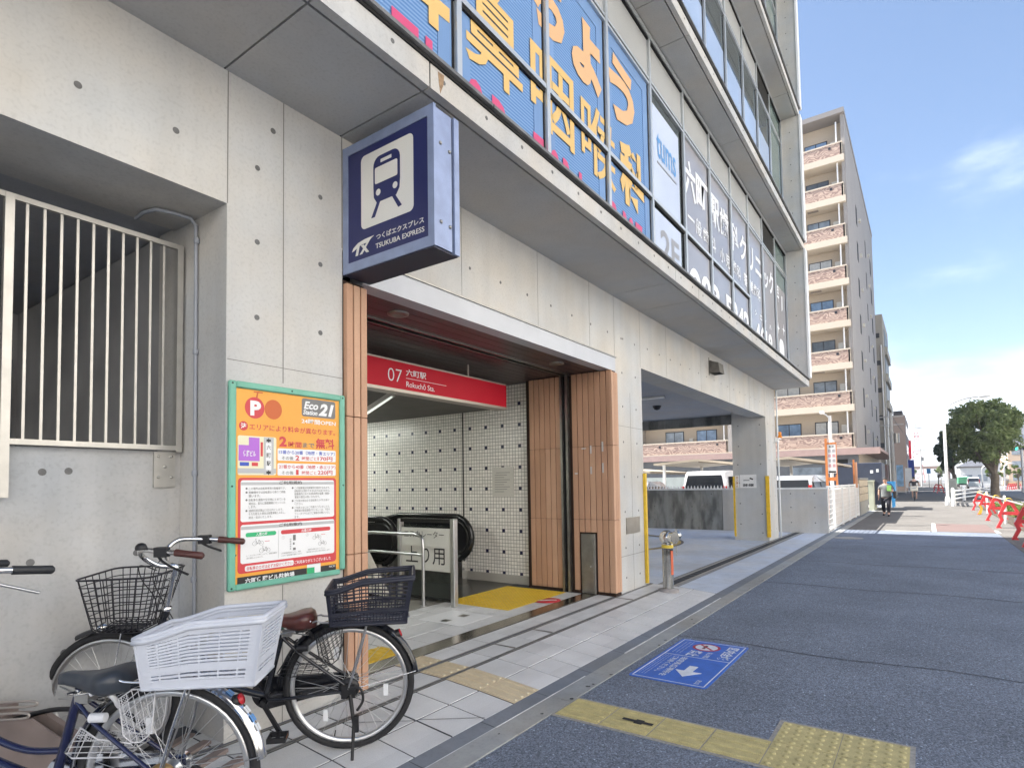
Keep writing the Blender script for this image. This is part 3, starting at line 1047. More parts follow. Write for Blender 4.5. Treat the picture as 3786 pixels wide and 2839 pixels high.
# upper floors
for base in (7.462, 10.915):
    z0, z1 = base + .005, base + 3.235
    zw, zs = base + 2.55, base + 2.63
    frame_run(z0, z1, None, zw, zs, 0)
    zb = base + 1.85
    for a, b in zip(GX, GX[1:]):
        x0, x1 = a + .028, b - .028
        if b > 15:
            pane(x0, x1, z0 + .05, z1 - .08, MATS['greenish_glass'])
            continue
        pane(x0, x1, z0 + .05, zb, M_BLIND)
        pane(x0, x1, zb, zw, M_WIN)
        if 13.3 < a < 14:
            q = MB()
            for k in range(12):
                zz = zs + .02 + k * .042
                q.plate([(YG, zz), (YG + .04, zz + .025), (YG + .04, zz + .030), (YG, zz + .006)], (x0, 0, 0), Y_, Z_, x1 - x0, 0)
            q.box(x0, x1, YG + .045, YG + .05, zs, z1 - .08, 1)
            q.build('louvre', [MATS['louvre_metal'], M_GAP], B)
        else:
            pane(x0, x1, zs + .012, z1 - .075, M_SPAN, .01, 'spandrel_panel')
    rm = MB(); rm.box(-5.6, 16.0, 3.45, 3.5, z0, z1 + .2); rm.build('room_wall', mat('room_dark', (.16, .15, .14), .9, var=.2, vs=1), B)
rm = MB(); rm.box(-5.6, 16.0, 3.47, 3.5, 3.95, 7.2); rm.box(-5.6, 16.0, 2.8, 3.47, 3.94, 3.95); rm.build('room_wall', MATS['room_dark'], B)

# ---- lettering on the window films
FO = (0, YG - .0, 0)


def letters(name, items, mt):
    for it in items:
        q = MB()
        s_, x0, z0, x1, z1 = it[:5]
        q.text(s_, x0, z0, x1, z1, (0, YG + .016, 0), X_, Z_, .002, 0, bold=it[5] if len(it) > 5 else .03)
        q.build(name, mt, B)


letters('window_lettering', [('耳', 2.47, 4.69, 3.18, 5.46, .03), ('鼻', 3.36, 4.70, 4.14, 5.46, .012), ('咽', 4.27, 4.70, 5.06, 5.46, .014),
                             ('喉', 5.21, 4.69, 6.02, 5.46, .01), ('科', 6.14, 4.69, 6.84, 5.46, .05)], M_LETY)
letters('window_lettering', [('ろ', 2.2, 5.62, 2.9, 6.35, .05), ('く', 3.25, 5.62, 3.85, 6.35, .05), ('ち', 4.24, 5.64, 4.90, 6.34, .05),
                             ('ょ', 5.04, 5.58, 5.70, 6.28, .05), ('う', 5.87, 5.60, 6.60, 6.36, .05)], M_LETP)
letters('window_lettering', [(c, x, 4.20, x + w, 4.575, .045) for c, x, w in (('T', 2.60, .25), ('I', 2.92, .07), ('O', 3.37, .22), ('D', 3.69, .21), ('T', 4.30, .22), ('O', 4.58, .18),
                             ('R', 4.82, .17), ('I', 5.14, .06), ('R', 5.89, .18), ('R', 6.19, .14), ('O', 6.34, .16), ('T', 6.55, .2))], M_LETPINK)
letters('window_lettering', [('tums', 7.32, 5.74, 8.05, 6.08, .012)], M_LETB)
q = MB()
q.rect(7.33, 5.655, 8.05, 5.68, (0, YG + .016, 0), X_, Z_, .004)
q.build('window_lettering', M_LETG, B)
letters('window_lettering', [('2F', 7.38, 4.38, 8.09, 4.80, .02)], M_LETG)
letters('window_lettering', [('六', 8.39, 5.68, 8.93, 6.27, .03), ('町', 8.945, 5.70, 9.55, 6.24, .03), ('駅', 9.68, 5.69, 10.20, 6.25, .03), ('歯', 10.24, 5.69, 10.78, 6.24, .03),
                             ('科', 10.93, 5.68, 11.45, 6.22, .03), ('ク', 11.55, 5.70, 12.05, 6.22, .03), ('リ', 12.24, 5.70, 12.62, 6.22, .03), ('ニ', 12.80, 5.79, 13.33, 6.16, .03),
                             ('ッ', 13.62, 5.70, 14.02, 6.06, .03), ('ク', 14.12, 5.70, 14.56, 6.24, .03)], M_LETW)
letters('window_lettering', [('一', 8.51, 5.37, 8.83, 5.41, .03), ('般', 8.89, 5.24, 9.17, 5.51, .02), ('歯', 9.25, 5.25, 9.54, 5.49, .02), ('科', 9.65, 5.25, 9.93, 5.51, .02),
                             ('小', 10.18, 5.22, 10.46, 5.48, .02), ('児', 10.52, 5.23, 10.79, 5.47, .02), ('歯', 10.99, 5.24, 11.25, 5.50, .02), ('科', 11.29, 5.24, 11.55, 5.50, .02),
                             ('審', 11.79, 5.25, 12.06, 5.51, .02), ('美', 12.27, 5.24, 12.55, 5.50, .02), ('歯', 12.58, 5.24, 12.86, 5.50, .02), ('科', 12.89, 5.24, 13.17, 5.50, .02)], M_LETW)
letters('window_lettering', [('03', 9.09, 4.22, 10.07, 4.70, .04), ('5242', 10.44, 4.22, 12.10, 4.73, .04), ('4618', 12.62, 4.22, 14.24, 4.74, .04)], M_LETW)
letters('window_lettering', [('シ', 12.64, 4.85, 12.78, 4.97, .03), ('ロ', 13.08, 4.85, 13.26, 4.96, .03), ('イ', 13.52, 4.85, 13.66, 4.96, .03), ('ハ', 14.0, 4.85, 14.16, 4.95, .03)], M_LETW)
q = MB()
fo = (0, YG + .016, 0)
q.disc(8.79, 4.36, .30, .30, fo, X_, Z_, .002)
q.disc(8.79, 4.40, .12, .13, fo, X_, Z_, .0035, 1)
for cx, cz in ((14.98, 5.08), (15.64, 5.16)):
    P = []
    for i in range(8):
        a = PI / 4 * i; rr = .15 if i % 2 == 0 else .045
        P.append((cx + rr * math.sin(a), cz + rr * math.cos(a)))
    q.plate(P[::-1], fo, X_, Z_, .002)
q.rrect(15.04, 4.05, 15.62, 4.86, .22, fo, X_, Z_, .002)
q.text('早', 14.99, 5.72, 15.17, 6.12, fo, X_, Z_, .002, 0, .03)
q.plate([(15.47, 5.58), (15.58, 5.66), (15.60, 5.98), (15.50, 5.98)], fo, X_, Z_, .002)
q.build('window_lettering', [M_LETW, M_FGREY], B)

# ---- entrance: lintel, slatted cladding, ceiling, inside walls
en = MB(); en.box(2.66, 6.645, 3.098, 3.24, 2.815, 2.985); en.box(2.63, 6.66, 3.085, 3.2, 2.985, 2.998, 1)
en.build('entrance_lintel', [mat('white_lintel_metal', (.50, .52, .56), .35, .1, var=.06, vs=3), M_STEELD], B)
ce = MB()
for k in range(14):
    y0 = 3.245 + k * .118
    if 3.64 < y0 < 3.75: continue
    ce.box(2.70, 6.50 if y0 < 4.2 else 6.61, y0 + .003, y0 + .115, 2.82, 2.84, 0)
ce.box(2.66, 6.62, 3.24, 4.92, 2.846, 2.90, 1)
ce.box(2.70, 6.50, 3.655, 3.675, 2.805, 2.85, 2); ce.box(2.70, 6.50, 3.755, 3.775, 2.805, 2.85, 2)
ce.box(2.69, 6.62, 4.92, 5.0, 2.50, 2.95, 3)
ce.add([(2.69, 5.0, 2.5), (6.62, 5.0, 2.5), (6.62, 13, 2.5), (2.69, 13, 2.5)], [(0, 1, 2, 3)], 3)
ce.build('entrance_ceiling', [mat('maroon_ceiling', (.085, .058, .062), .35, .2, var=.1), M_GAP, M_STEELD, mat('shaft_ceiling', (.16, .155, .15), .8)], B)
for xx, yy in ((3.30, 3.43), (5.78, 3.43)):
    dl = MB(); dl.lathe([(.0, -.004), (.05, -.004), (.062, -.012), (.085, -.012), (.088, 0)], (xx, yy, 2.82), n=24)
    dl.build('downlight', M_STEELD, B)
iw = MB()
iw.box(6.62, 6.70, 4.34, 13, -3.5, 2.5, 0)
iw.build('mosaic_wall', [M_MOS], B)
iw = MB(); iw.box(6.62, 6.70, 4.34, 5.0, 2.5, 2.82)
iw.box(6.602, 6.6195, 4.30, 9, .085, .20, 1)
iw.box(6.613, 6.6185, 5.54, 5.555, .2, 2.5, 2)
iw.build('mosaic_wall', [M_MOS, mat('pale_skirting', (.40, .38, .34), .6, var=.1), M_GAP], B)
iw = MB()
iw.box(2.50, 2.675, 3.90, 13, -3.5, 3.0, 0); iw.box(2.5, 6.7, 13, 13.2, -3.5, 3.0, 0)
iw.build('stair_wall', [M_PLAIN_TILE], B)
# floor behind the tiles, landing plate, stairs down
fl = MB()
fl.box(5.10, 6.60, 4.62, 6.6, .02, .084, 0); fl.box(2.68, 5.10, 4.62, 5.6, .02, .083, 1)
for k in range(14):
    fl.box(2.68, 4.86, 5.6 + .30 * k, 5.9 + .30 * k, -.4 - .16 * k, .083 - .16 * (k + 1), 1)
fl.build('stair_flight', [mat('dark_landing_plate', (.06, .06, .055), .3, .6, var=.15, vs=8), mat('stair_stone', (.20, .19, .17), .6)], B)

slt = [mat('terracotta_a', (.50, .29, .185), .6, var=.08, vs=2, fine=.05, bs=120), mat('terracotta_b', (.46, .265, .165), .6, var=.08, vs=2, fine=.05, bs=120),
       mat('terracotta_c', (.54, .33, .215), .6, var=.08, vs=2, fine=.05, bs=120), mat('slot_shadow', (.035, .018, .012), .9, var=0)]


def slat_rows(zs):
    return zip(zs, zs[1:])


cl = MB(); rr = random.Random(5)
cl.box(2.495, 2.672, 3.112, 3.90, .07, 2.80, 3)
for k in range(3):
    x0 = 2.497 + .060 * k
    mm = (0, 2, 0)[k]
    for a, b in slat_rows((.09, .99, 1.89, 2.775)):
        cl.bbox(x0, x0 + .051, 3.072, 3.111, a + .002, b - .002, .003, mm)
for k in range(8):
    y0 = 3.13 + .08 * k
    for a, b in slat_rows((.09, .99, 1.89, 2.80)):
        cl.bbox(2.673, 2.695, y0, y0 + .07, a + .002, b - .002, .003, rr.randrange(3))
cl.build('slatted_cladding', slt, B)
cl = MB()
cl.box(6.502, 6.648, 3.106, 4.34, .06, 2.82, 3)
for k in range(3):
    x0 = 6.468 + .060 * k
    for a, b in slat_rows((.115, .99, 1.89, 2.79)):
        cl.bbox(x0, x0 + .052, 3.07, 3.105, a + .002, b - .002, .003, (2, 0, 2)[k])
y0 = 3.078
while y0 < 4.28:
    y1 = y0 + .070
    if not (3.66 < y1 and y0 < 3.80):
        for a, b in slat_rows((.115, .99, 1.89, 2.81)):
            if 3.33 < y0 + .03 < 3.54 and b < 1.0: a = .83
            cl.bbox(6.472, 6.501, y0, y1, a + .002, b - .002, .003, rr.randrange(3))
    y0 += .0805
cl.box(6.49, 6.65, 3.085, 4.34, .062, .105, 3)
cl.build('slatted_cladding', slt, B)
dr = MB(); dr.bbox(6.462, 6.50, 3.335, 3.53, .085, .815, .004, 0); dr.box(6.455, 6.462, 3.355, 3.51, .10, .80, 0); dr.cyl((6.455, 3.39, .42), (6.44, 3.39, .42), .010, n=12, m=1)
dr.build('service_hatch', [M_STEELD, M_CHROME], B)
ps = MB(); ps.box(6.45, 6.505, 3.685, 3.715, .08, 2.82); ps.box(6.45, 6.505, 3.765, 3.795, .08, 2.82); ps.box(6.49, 6.503, 3.715, 3.765, .08, 2.82, 1)
ps.build('shutter_guide', [M_STEELD, M_GAP], B)
wp = MB()
for yy, zz, hh in ((3.36, 1.80, .10), (3.36, 1.55, .09), (3.20, 1.82, .12), (3.20, 1.56, .12)):
    wp.box(6.468, 6.4715, yy, yy + .022, zz, zz + hh)
wp.box(6.468, 6.4715, 3.56, 3.60, 1.55, 1.57); wp.box(6.468, 6.4715, 3.44, 3.50, 1.86, 1.875)
wp.build('tape_scrap', mat('old_tape', (.55, .52, .50), .8, var=.1), B)

# ---- bicycle bay behind the parapet
pb = MB()
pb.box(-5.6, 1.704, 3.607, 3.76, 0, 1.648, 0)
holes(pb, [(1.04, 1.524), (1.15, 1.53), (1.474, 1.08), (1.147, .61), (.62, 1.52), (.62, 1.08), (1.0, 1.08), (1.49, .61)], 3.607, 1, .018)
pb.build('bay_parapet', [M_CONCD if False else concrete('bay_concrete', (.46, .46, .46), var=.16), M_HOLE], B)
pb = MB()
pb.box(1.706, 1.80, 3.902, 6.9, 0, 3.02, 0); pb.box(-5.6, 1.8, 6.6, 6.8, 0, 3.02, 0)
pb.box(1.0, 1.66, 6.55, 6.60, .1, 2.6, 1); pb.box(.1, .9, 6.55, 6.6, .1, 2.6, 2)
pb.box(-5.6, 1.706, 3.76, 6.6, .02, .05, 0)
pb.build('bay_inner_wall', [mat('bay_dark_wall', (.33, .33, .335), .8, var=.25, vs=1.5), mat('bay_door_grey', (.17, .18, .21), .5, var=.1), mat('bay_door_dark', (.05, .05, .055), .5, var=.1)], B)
cd = MB()
cd.tube([(1.47, 3.66, 2.99), (1.465, 3.56, 2.992), (1.49, 3.46, 2.992), (1.56, 3.43, 2.992), (1.66, 3.42, 2.992), (1.69, 3.42, 2.96), (1.69, 3.415, 2.6), (1.69, 3.40, .3)], .011, 8)
for zz in (2.85, 2.2, 1.5, .9): cd.lathe([(.011, 0), (.016, .005), (.016, .03), (.011, .035)], (1.69, 3.41, zz), n=10)
cd.build('conduit', mat('conduit_grey', (.30, .32, .36), .5, var=.05), B)
lamp_ = []
for xx, zz in ((2.66, 4.66), (4.02, 4.72)):
    lb = MB(); lb.sphere((xx + .12, 3.05, zz + .12), .05, 14); lb.cyl((xx + .12, 3.05, zz + .165), (xx + .12, 3.05, zz + .9), .004, n=6, m=1)
    lb.build('pendant_lamp', [mat('lamp_glow', (1, .9, .75), .4, var=0, emit=(1, .88, .66, 40)), M_BLACK], B)

# ---- under the building: ceiling fittings
cf = MB()
for xx, yy in ((9.4, 5.2), (12.9, 5.0)):
    cf.lathe([(0, -.10), (.06, -.08), (.09, -.03), (.10, 0)], (xx, yy, 3.198), n=16, m=0)
cf.build('dome_camera', [M_BLACK], B)
cf = MB()
cf.box(8.6, 8.75, 4.1, 4.6, 3.16, 3.195); cf.box(11.4, 11.55, 4.3, 4.9, 3.16, 3.195)
cf.build('ceiling_light', M_WHITE, B)
hd = MB()
hd.box(10.56, 10.60, 3.105, 3.11, 3.34, 3.66, 0)
hd.plate([(3.11, 3.62), (3.03, 3.585), (2.95, 3.56), (2.93, 3.40), (2.925, 3.385), (3.11, 3.385)], (10.60, 0, 0), Y_, Z_, .30, 0)
hd.plate([(3.09, 3.40), (2.94, 3.40), (2.94, 3.383), (3.09, 3.383)], (10.62, 0, 0), Y_, Z_, .26, 1)
hd.build('vent_hood', [mat('zinc_hood', (.17, .16, .145), .5, .5, var=.2, vs=12), M_GAP], B)
nm = MB(); nm.box(6.875, 7.295, 3.100, 3.1095, .79, .994)
for xx, zz in ((6.89, .98), (7.28, .98), (6.89, .805), (7.28, .805)): nm.disc(xx, zz, .006, .006, (0, 3.100, 0), X_, Z_, .002, 0, 8)
nm.build('name_plate', mat('name_plate_metal', (.36, .34, .30), .35, .9, var=.1, vs=7), B)
for q_ in (((7.445, 7.492, 3.072, 3.108), (7.481, 7.515, 3.108, 3.15)), ((14.985, 15.03, 3.072, 3.109), (14.965, 14.999, 3.108, 3.15)), ((14.965, 14.999, 3.86, 3.902),)):
    gd = MB()
    for x0, x1, y0, y1 in q_: gd.box(x0, x1, y0, y1, .10, 1.56)
    gd.build('corner_guard', M_YEL, B)
wlmp = MB(); wlmp.box(16.0, 16.24, 3.0, 3.109, 2.50, 2.53); wlmp.lathe([(.07, 0), (.07, .05), (.055, .05), (.055, .13), (.045, .155), (0, .16)], (16.16, 3.03, 2.53), n=18, m=1)
wlmp.box(15.98, 16.2, 3.04, 3.109, 2.42, 2.50, 0)
wlmp.build('warning_beacon', [M_WHITE, mat('amber_lens', (.75, .25, .02), .3, var=0)], B)
pip = MB(); pip.tube([(16.115, 3.06, .02), (16.115, 3.06, 3.75)], .02, 8); pip.build('drain_pipe', M_ALU, B)

# no smoking plate on the end pier (faces the driveway)
ns = MB(); FO_ = (14.999, 0, 0); U_ = (0, -1, 0)
ns.rect(-3.74, 1.28, -3.36, 1.60, FO_, U_, Z_, .006, 0)
ns.rect(-3.85, 1.28, -3.76, 1.59, FO_, U_, Z_, .006, 0)
ns.text('禁煙', -3.68, 1.31, -3.42, 1.38, FO_, U_, Z_, .0075, 1, .02)
ns.rect(-3.66, 1.455, -3.52, 1.470, FO_, U_, Z_, .0075, 1)
ns.plate([(-3.56 + .04, 1.50), (-3.44, 1.47), (-3.43, 1.50), (-3.50, 1.53)], FO_, U_, Z_, .0075, 1)
for i, ch in enumerate('立入禁止'): ns.text(ch, -3.835, 1.51 - .07 * i, -3.775, 1.57 - .07 * i, FO_, U_, Z_, .0075, 2, .02)
ns.build('notice_plate', [M_WHITE, M_INK, mat('dull_orange_ink', (.45, .22, .08), .6, var=0)], B)

# ================================================================ SIGNS AT THE ENTRANCE
# projecting light box with the train pictogram (faces along the street)
S = thing('light_box_sign', 'square navy projecting sign box with a white train pictogram above the entrance corner', 'sign', (2.6, 3.1, 2.83))
b = MB()
b.box(2.500, 2.66, 2.295, 3.105, 2.836, 3.672, 0)
b.box(2.675, 2.72, 2.285, 3.105, 2.828, 3.680, 0)
b.box(2.66, 2.675, 2.305, 3.10, 2.85, 3.66, 1)
# frame around the face
b.box(2.492, 2.512, 2.285, 2.335, 2.828, 3.680, 0); b.box(2.492, 2.512, 3.055, 3.105, 2.828, 3.680, 0)
b.box(2.492, 2.512, 2.335, 3.055, 3.617, 3.680, 0); b.box(2.492, 2.512, 2.335, 3.055, 2.828, 2.892, 0)
b.box(2.50, 2.715, 2.30, 3.10, 2.822, 2.829, 1)
b.build('sign_case', [M_LILAC, mat('case_underside', (.03, .035, .06), .5, var=.1)], S)
b = MB()
for zz in (3.46, 3.44, 3.02, 3.0):
    pass
for xx, zz in ((2.56, 3.47), (2.64, 3.45), (2.56, 2.99), (2.64, 2.985)):
    b.lathe([(.012, 0), (.012, .004), (.007, .009), (0, .010)], (xx, 2.2945, zz), axis=(0, -1, 0), n=10)
b.build('bolt', M_STEELD, S)
b = MB(); b.box(2.4985, 2.5, 2.335, 3.055, 2.892, 3.617)
fc = b.build('sign_face', M_NAVY, S)
q = MB()
O2, U2 = (2.4985, 0, 0), (0, -1, 0)
q.rrect(-2.928, 3.085, -2.458, 3.568, .035, O2, U2, Z_, .0015, 0)
# pictogram of a train front: dark body with white window, board, lamps
T = .0025
q.rrect(-2.810, 3.262, -2.570, 3.520, .06, O2, U2, Z_, T, 1)
q.plate([(-2.810, 3.33), (-2.806, 3.262), (-2.780, 3.224), (-2.605, 3.224), (-2.576, 3.262), (-2.570, 3.33)][::1], O2, U2, Z_, T + .0001, 1)
q.rrect(-2.795, 3.345, -2.592, 3.450, .012, O2, U2, Z_, T + .001, 0)
q.rect(-2.742, 3.472, -2.644, 3.493, O2, U2, Z_, T + .001, 0)
q.disc(-2.765, 3.287, .021, .021, O2, U2, Z_, T + .001, 0); q.disc(-2.613, 3.287, .021, .021, O2, U2, Z_, T + .001, 0)
q.plate([(-2.832, 3.136), (-2.798, 3.136), (-2.748, 3.226), (-2.778, 3.226)], O2, U2, Z_, T + .0002, 1)
q.plate([(-2.587, 3.140), (-2.556, 3.146), (-2.612, 3.226), (-2.642, 3.226)], O2, U2, Z_, T + .0002, 1)
# winged TX emblem
q.plate([(-3.020, 2.962), (-3.005, 2.985), (-2.96, 3.008), (-2.90, 3.018), (-2.807, 3.022), (-2.835, 3.010), (-2.87, 2.990), (-2.895, 2.992), (-2.95, 2.986), (-3.0, 2.966)][::-1], O2, U2, Z_, .002, 0)
q.plate([(-2.985, 2.928), (-2.962, 2.928), (-2.945, 2.990), (-2.968, 2.986)], O2, U2, Z_, .0022, 0)
q.plate([(-2.945, 2.928), (-2.920, 2.928), (-2.845, 3.005), (-2.872, 2.997)], O2, U2, Z_, .0022, 0)
q.plate([(-2.880, 2.928), (-2.855, 2.928), (-2.905, 2.985), (-2.932, 2.985)], O2, U2, Z_, .0024, 0)
q.text('つくばエクスプレス', -2.788, 2.984, -2.372, 3.022, O2, U2, Z_, .0016, 0, .022)
q.text('TSUKUBA EXPRESS', -2.793, 2.930, -2.370, 2.962, O2, U2, Z_, .0016, 0, .018)
q.build('sign_lettering', [mat('sign_white', (.74, .73, .69), .5, var=.04), M_NAVY], fc)

# red fascia sign
S = thing('name_board', 'long red board with white station name hanging under the entrance ceiling', 'sign', (4.3, 4.2, 2.36))
b = MB(); b.box(2.75, 5.84, 4.20, 4.34, 2.385, 2.652, 0)
b.box(2.75, 5.845, 4.192, 4.345, 2.652, 2.668, 1); b.box(2.75, 5.845, 4.192, 4.345, 2.355, 2.385, 1)
b.box(5.84, 5.846, 4.195, 4.34, 2.385, 2.652, 0)
for xx in (3.2, 5.2): b.cyl((xx, 4.27, 2.66), (xx, 4.27, 2.83), .012, n=8, m=1)
pb_ = b.build('sign_board', [M_RED, mat('board_trim', (.45, .40, .36), .4, .6, var=0)], S)
q = MB(); FB = (0, 4.20, 0)
q.text('07', 3.90, 2.452, 4.085, 2.578, FB, X_, Z_, .002, 0, -.012)
q.text('六町駅', 4.143, 2.530, 4.43, 2.600, FB, X_, Z_, .002, 0, .012)
q.text('Rokuchō Sta.', 4.145, 2.420, 4.556, 2.478, FB, X_, Z_, .002, 0, .004)
q.rect(4.143, 2.5045, 4.741, 2.5085, FB, X_, Z_, .002, 0)
q.build('sign_lettering', M_LETW, pb_)

# bicycle park poster
S = thing('parking_poster', 'orange bicycle parking notice in a green frame screwed to the pier', 'poster', (2.1, 3.1, .87))
b = MB()
for x0, x1, z0, z1 in ((1.712, 1.752, .872, 2.022), (2.450, 2.489, .900, 2.022), (1.752, 2.450, 1.985, 2.022), (1.752, 2.450, .872, .905)):
    b.bbox(x0, x1, 3.080, 3.1095, z0, z1, .007, 0)
for xx, zz in ((1.727, 2.006), (2.095, 2.004), (2.468, 2.004), (1.727, 1.44), (2.470, 1.44), (1.727, .888)):
    b.disc(xx, zz, .006, .006, (0, 3.080, 0), X_, Z_, .001, 1, 10)
b.build('poster_frame', [mat('mint_frame', (.16, .44, .33), .4, var=.10, vs=9), mat('dark_green_screw', (.02, .07, .05), .5, var=0)], S)
b = MB(); b.box(1.75, 2.452, 3.096, 3.1085, .90, 1.99)
sh = b.build('poster_sheet', mat('poster_orange', (.78, .36, .05), .4, var=.05, vs=3), S)
PM = [mat('poster_white', (.78, .79, .80), .45, var=.02), mat('poster_red', (.58, .05, .06), .45, var=.03), mat('poster_black', (.025, .025, .025), .5, var=0),
      mat('poster_magenta', (.42, .14, .60), .5, var=0), mat('poster_blue', (.05, .10, .48), .5, var=0), mat('poster_grey', (.46, .47, .48), .5, var=0),
      mat('poster_cream', (.76, .73, .52), .5, var=0), mat('poster_green', (.03, .42, .17), .5, var=0), mat('poster_deepgrey', (.17, .17, .17), .5, var=0),
      mat('poster_rust', (.55, .12, .03), .5, var=0)]
WH, RD, BK, MG, BL, GY, CR, GN, DG, RU = range(10)
q = MB(); FP = (0, 3.096, 0)
a1, a2, a3, a4 = .0012, .0020, .0028, .0036


def rct(x0, z0, x1, z1, t, m): q.rect(x0, z0, x1, z1, FP, X_, Z_, t, m)
def rr_(x0, z0, x1, z1, r, t, m): q.rrect(x0, z0, x1, z1, r, FP, X_, Z_, t, m)
def tx(s_, x0, z0, x1, z1, t, m, bd=.0, sh_=0.): q.text(s_, x0, z0, x1, z1, FP, X_, Z_, t, m, bold=bd, shear=sh_)


rct(1.860, 1.970, 1.914, 1.977, a1, RU); q.plate([(1.872, 1.94), (1.881, 1.94), (1.888, 1.972), (1.880, 1.972)], FP, X_, Z_, a1, RU)
q.disc(1.866, 1.883, .059, .061, FP, X_, Z_, a1 + .0001, RD); tx('P', 1.838, 1.838, 1.904, 1.923, a2, WH, .05)
q.disc(1.982, 1.884, .055, .057, FP, X_, Z_, a1, RU)
rr_(2.173, 1.864, 2.420, 1.974, .014, a1, DG); tx('Eco', 2.186, 1.909, 2.290, 1.957, a2, WH, .035, .25); tx('Station', 2.180, 1.875, 2.284, 1.905, a2, WH, .03, .25); tx('21', 2.292, 1.876, 2.408, 1.954, a2, WH, .05, .25)
tx('24時間OPEN', 2.17, 1.819, 2.423, 1.850, a1, WH, .02)
q.disc(1.799, 1.776, .026, .026, FP, X_, Z_, a1, RD); tx('注', 1.782, 1.760, 1.816, 1.793, a2, WH, .03)
tx('エリアにより料金が異なります。', 1.833, 1.757, 2.418, 1.793, a1, RD, .012)
rr_(1.766, 1.502, 2.001, 1.722, .012, a1, CR); rct(1.767, 1.512, 2.0, 1.540, a2, GY); rct(1.922, 1.505, 1.984, 1.720, a2 + .0001, GY)
q.plate([(1.771, 1.581), (1.896, 1.581), (1.895, 1.714), (1.831, 1.714), (1.831, 1.669), (1.771, 1.669)], FP, X_, Z_, a2, MG)
tx('佐藤ビル', 1.797, 1.605, 1.872, 1.640, a3, WH, .02)
rct(1.902, 1.609, 1.916, 1.690, a2, RD); rct(1.778, 1.553, 1.832, 1.574, a2, BL); rct(1.849, 1.553, 1.886, 1.573, a2, RD)
rct(1.934, 1.531, 1.969, 1.688, a3, WH)
for i, ch in enumerate('六町駅'): tx(ch, 1.938, 1.648 - .046 * i, 1.965, 1.675 - .046 * i, a4, BK, .01)
for zz in (1.702, 1.517): rct(1.938, zz - .006, 1.965, zz + .006, a3, BK); rct(1.949, zz - .013, 1.954, zz + .013, a3 + .0001, BK)
tx('2', 2.02, 1.671, 2.069, 1.731, a1, RD, .05); tx('時間', 2.080, 1.669, 2.170, 1.704, a1, RD, .02); tx('まで', 2.178, 1.671, 2.263, 1.702, a1, DG, .02); tx('無料', 2.272, 1.669, 2.412, 1.734, a1, RD, .03)
rr_(2.010, 1.588, 2.423, 1.660, .008, a1, WH); rr_(2.010, 1.501, 2.423, 1.573, .008, a1, WH)
tx('15番から20番（地図・青エリア）', 2.018, 1.627, 2.415, 1.651, a2, BL, .015); tx('その後', 2.036, 1.593, 2.115, 1.615, a2, DG, .01); tx('2', 2.128, 1.592, 2.155, 1.622, a2, RD, .03); tx('時間ごと', 2.172, 1.594, 2.277, 1.616, a2, RD, .012); tx('170円', 2.285, 1.593, 2.397, 1.620, a2, RD, .02)
tx('21番から40番（地図・赤エリア）', 2.018, 1.541, 2.420, 1.565, a2, RD, .015); tx('その後', 2.036, 1.506, 2.115, 1.528, a2, DG, .01); tx('1', 2.132, 1.505, 2.150, 1.536, a2, RD, .03); tx('時間ごと', 2.172, 1.507, 2.277, 1.529, a2, RD, .012); tx('220円', 2.285, 1.506, 2.397, 1.534, a2, RD, .02)
rr_(1.769, .959, 2.425, 1.487, .02, a1, RD)
rr_(1.784, 1.242, 2.409, 1.473, .014, a2, WH); rct(1.786, 1.446, 2.407, 1.462, a3, GY); tx('ご利用規約', 2.02, 1.449, 2.172, 1.469, a4, BK, .01)
LN = [(1, 'この場所は自転車専用の駐輪場です。', 1.424, 2.062), (1, '駐輪場内では自転車から降りて移動', 1.402, 2.06), (0, '願います。', 1.382, 1.90), (1, '自転車を通路や空き地にとめている', 1.360, 2.06),
      (0, '場合は、直ちに施錠機械にセットいた', 1.340, 2.06), (0, 'します。', 1.322, 1.875), (1, '連続利用日数は３日以内とします。', 1.300, 2.045), (0, 'それを超えた場合は放置車輌とみなし、', 1.282, 2.06), (0, '撤去・処分いたします。', 1.262, 1.975)]
for bu, s_, z, x1 in LN:
    tx(s_, 1.831, z - .005, x1, z + .010, a3, DG, .004)
    if bu: q.disc(1.818, z + .003, .006, .006, FP, X_, Z_, a3, DG, 10)
LN = [(1, 'この駐輪場は利用場所を提供するもので、', 1.424, 2.376), (0, '自転車をお預かりするものではありません。', 1.406, 2.376), (0, '駐輪場内における自転車等の盗難・破損・', 1.388, 2.376), (0, '事故の責任は負いかねます。', 1.369, 2.30),
      (1, 'ご利用の際は必ず自転車のカギをお掛け', 1.347, 2.372), (0, 'ください。', 1.329, 2.18), (1, 'ご利用上なにかご不便がございましたら、', 1.306, 2.376), (0, '精算機の緊急連絡ボタンもしくは、下記の', 1.288, 2.376), (0, 'フリーダイヤルまでご連絡をお願いいたし', 1.269, 2.376), (0, 'ます。', 1.250, 2.155)]
for bu, s_, z, x1 in LN:
    tx(s_, 2.122, z - .005, x1, z + .010, a3, DG, .004)
    if bu: q.disc(2.109, z + .003, .006, .006, FP, X_, Z_, a3, DG, 10)
rr_(1.785, 1.012, 2.410, 1.226, .014, a2, WH); rct(1.787, 1.199, 2.408, 1.216, a3, GY); tx('ご利用案内', 2.02, 1.202, 2.172, 1.221, a4, BK, .01)
rr_(1.814, 1.157, 2.001, 1.181, .011, a3, GN); tx('入庫の時', 1.875, 1.160, 1.945, 1.178, a4, WH, .012)
rr_(2.032, 1.157, 2.379, 1.181, .011, a3, RD); tx('出庫の時', 2.17, 1.160, 2.24, 1.178, a4, WH, .012)
rct(2.0155, 1.022, 2.017, 1.181, a3, GY)


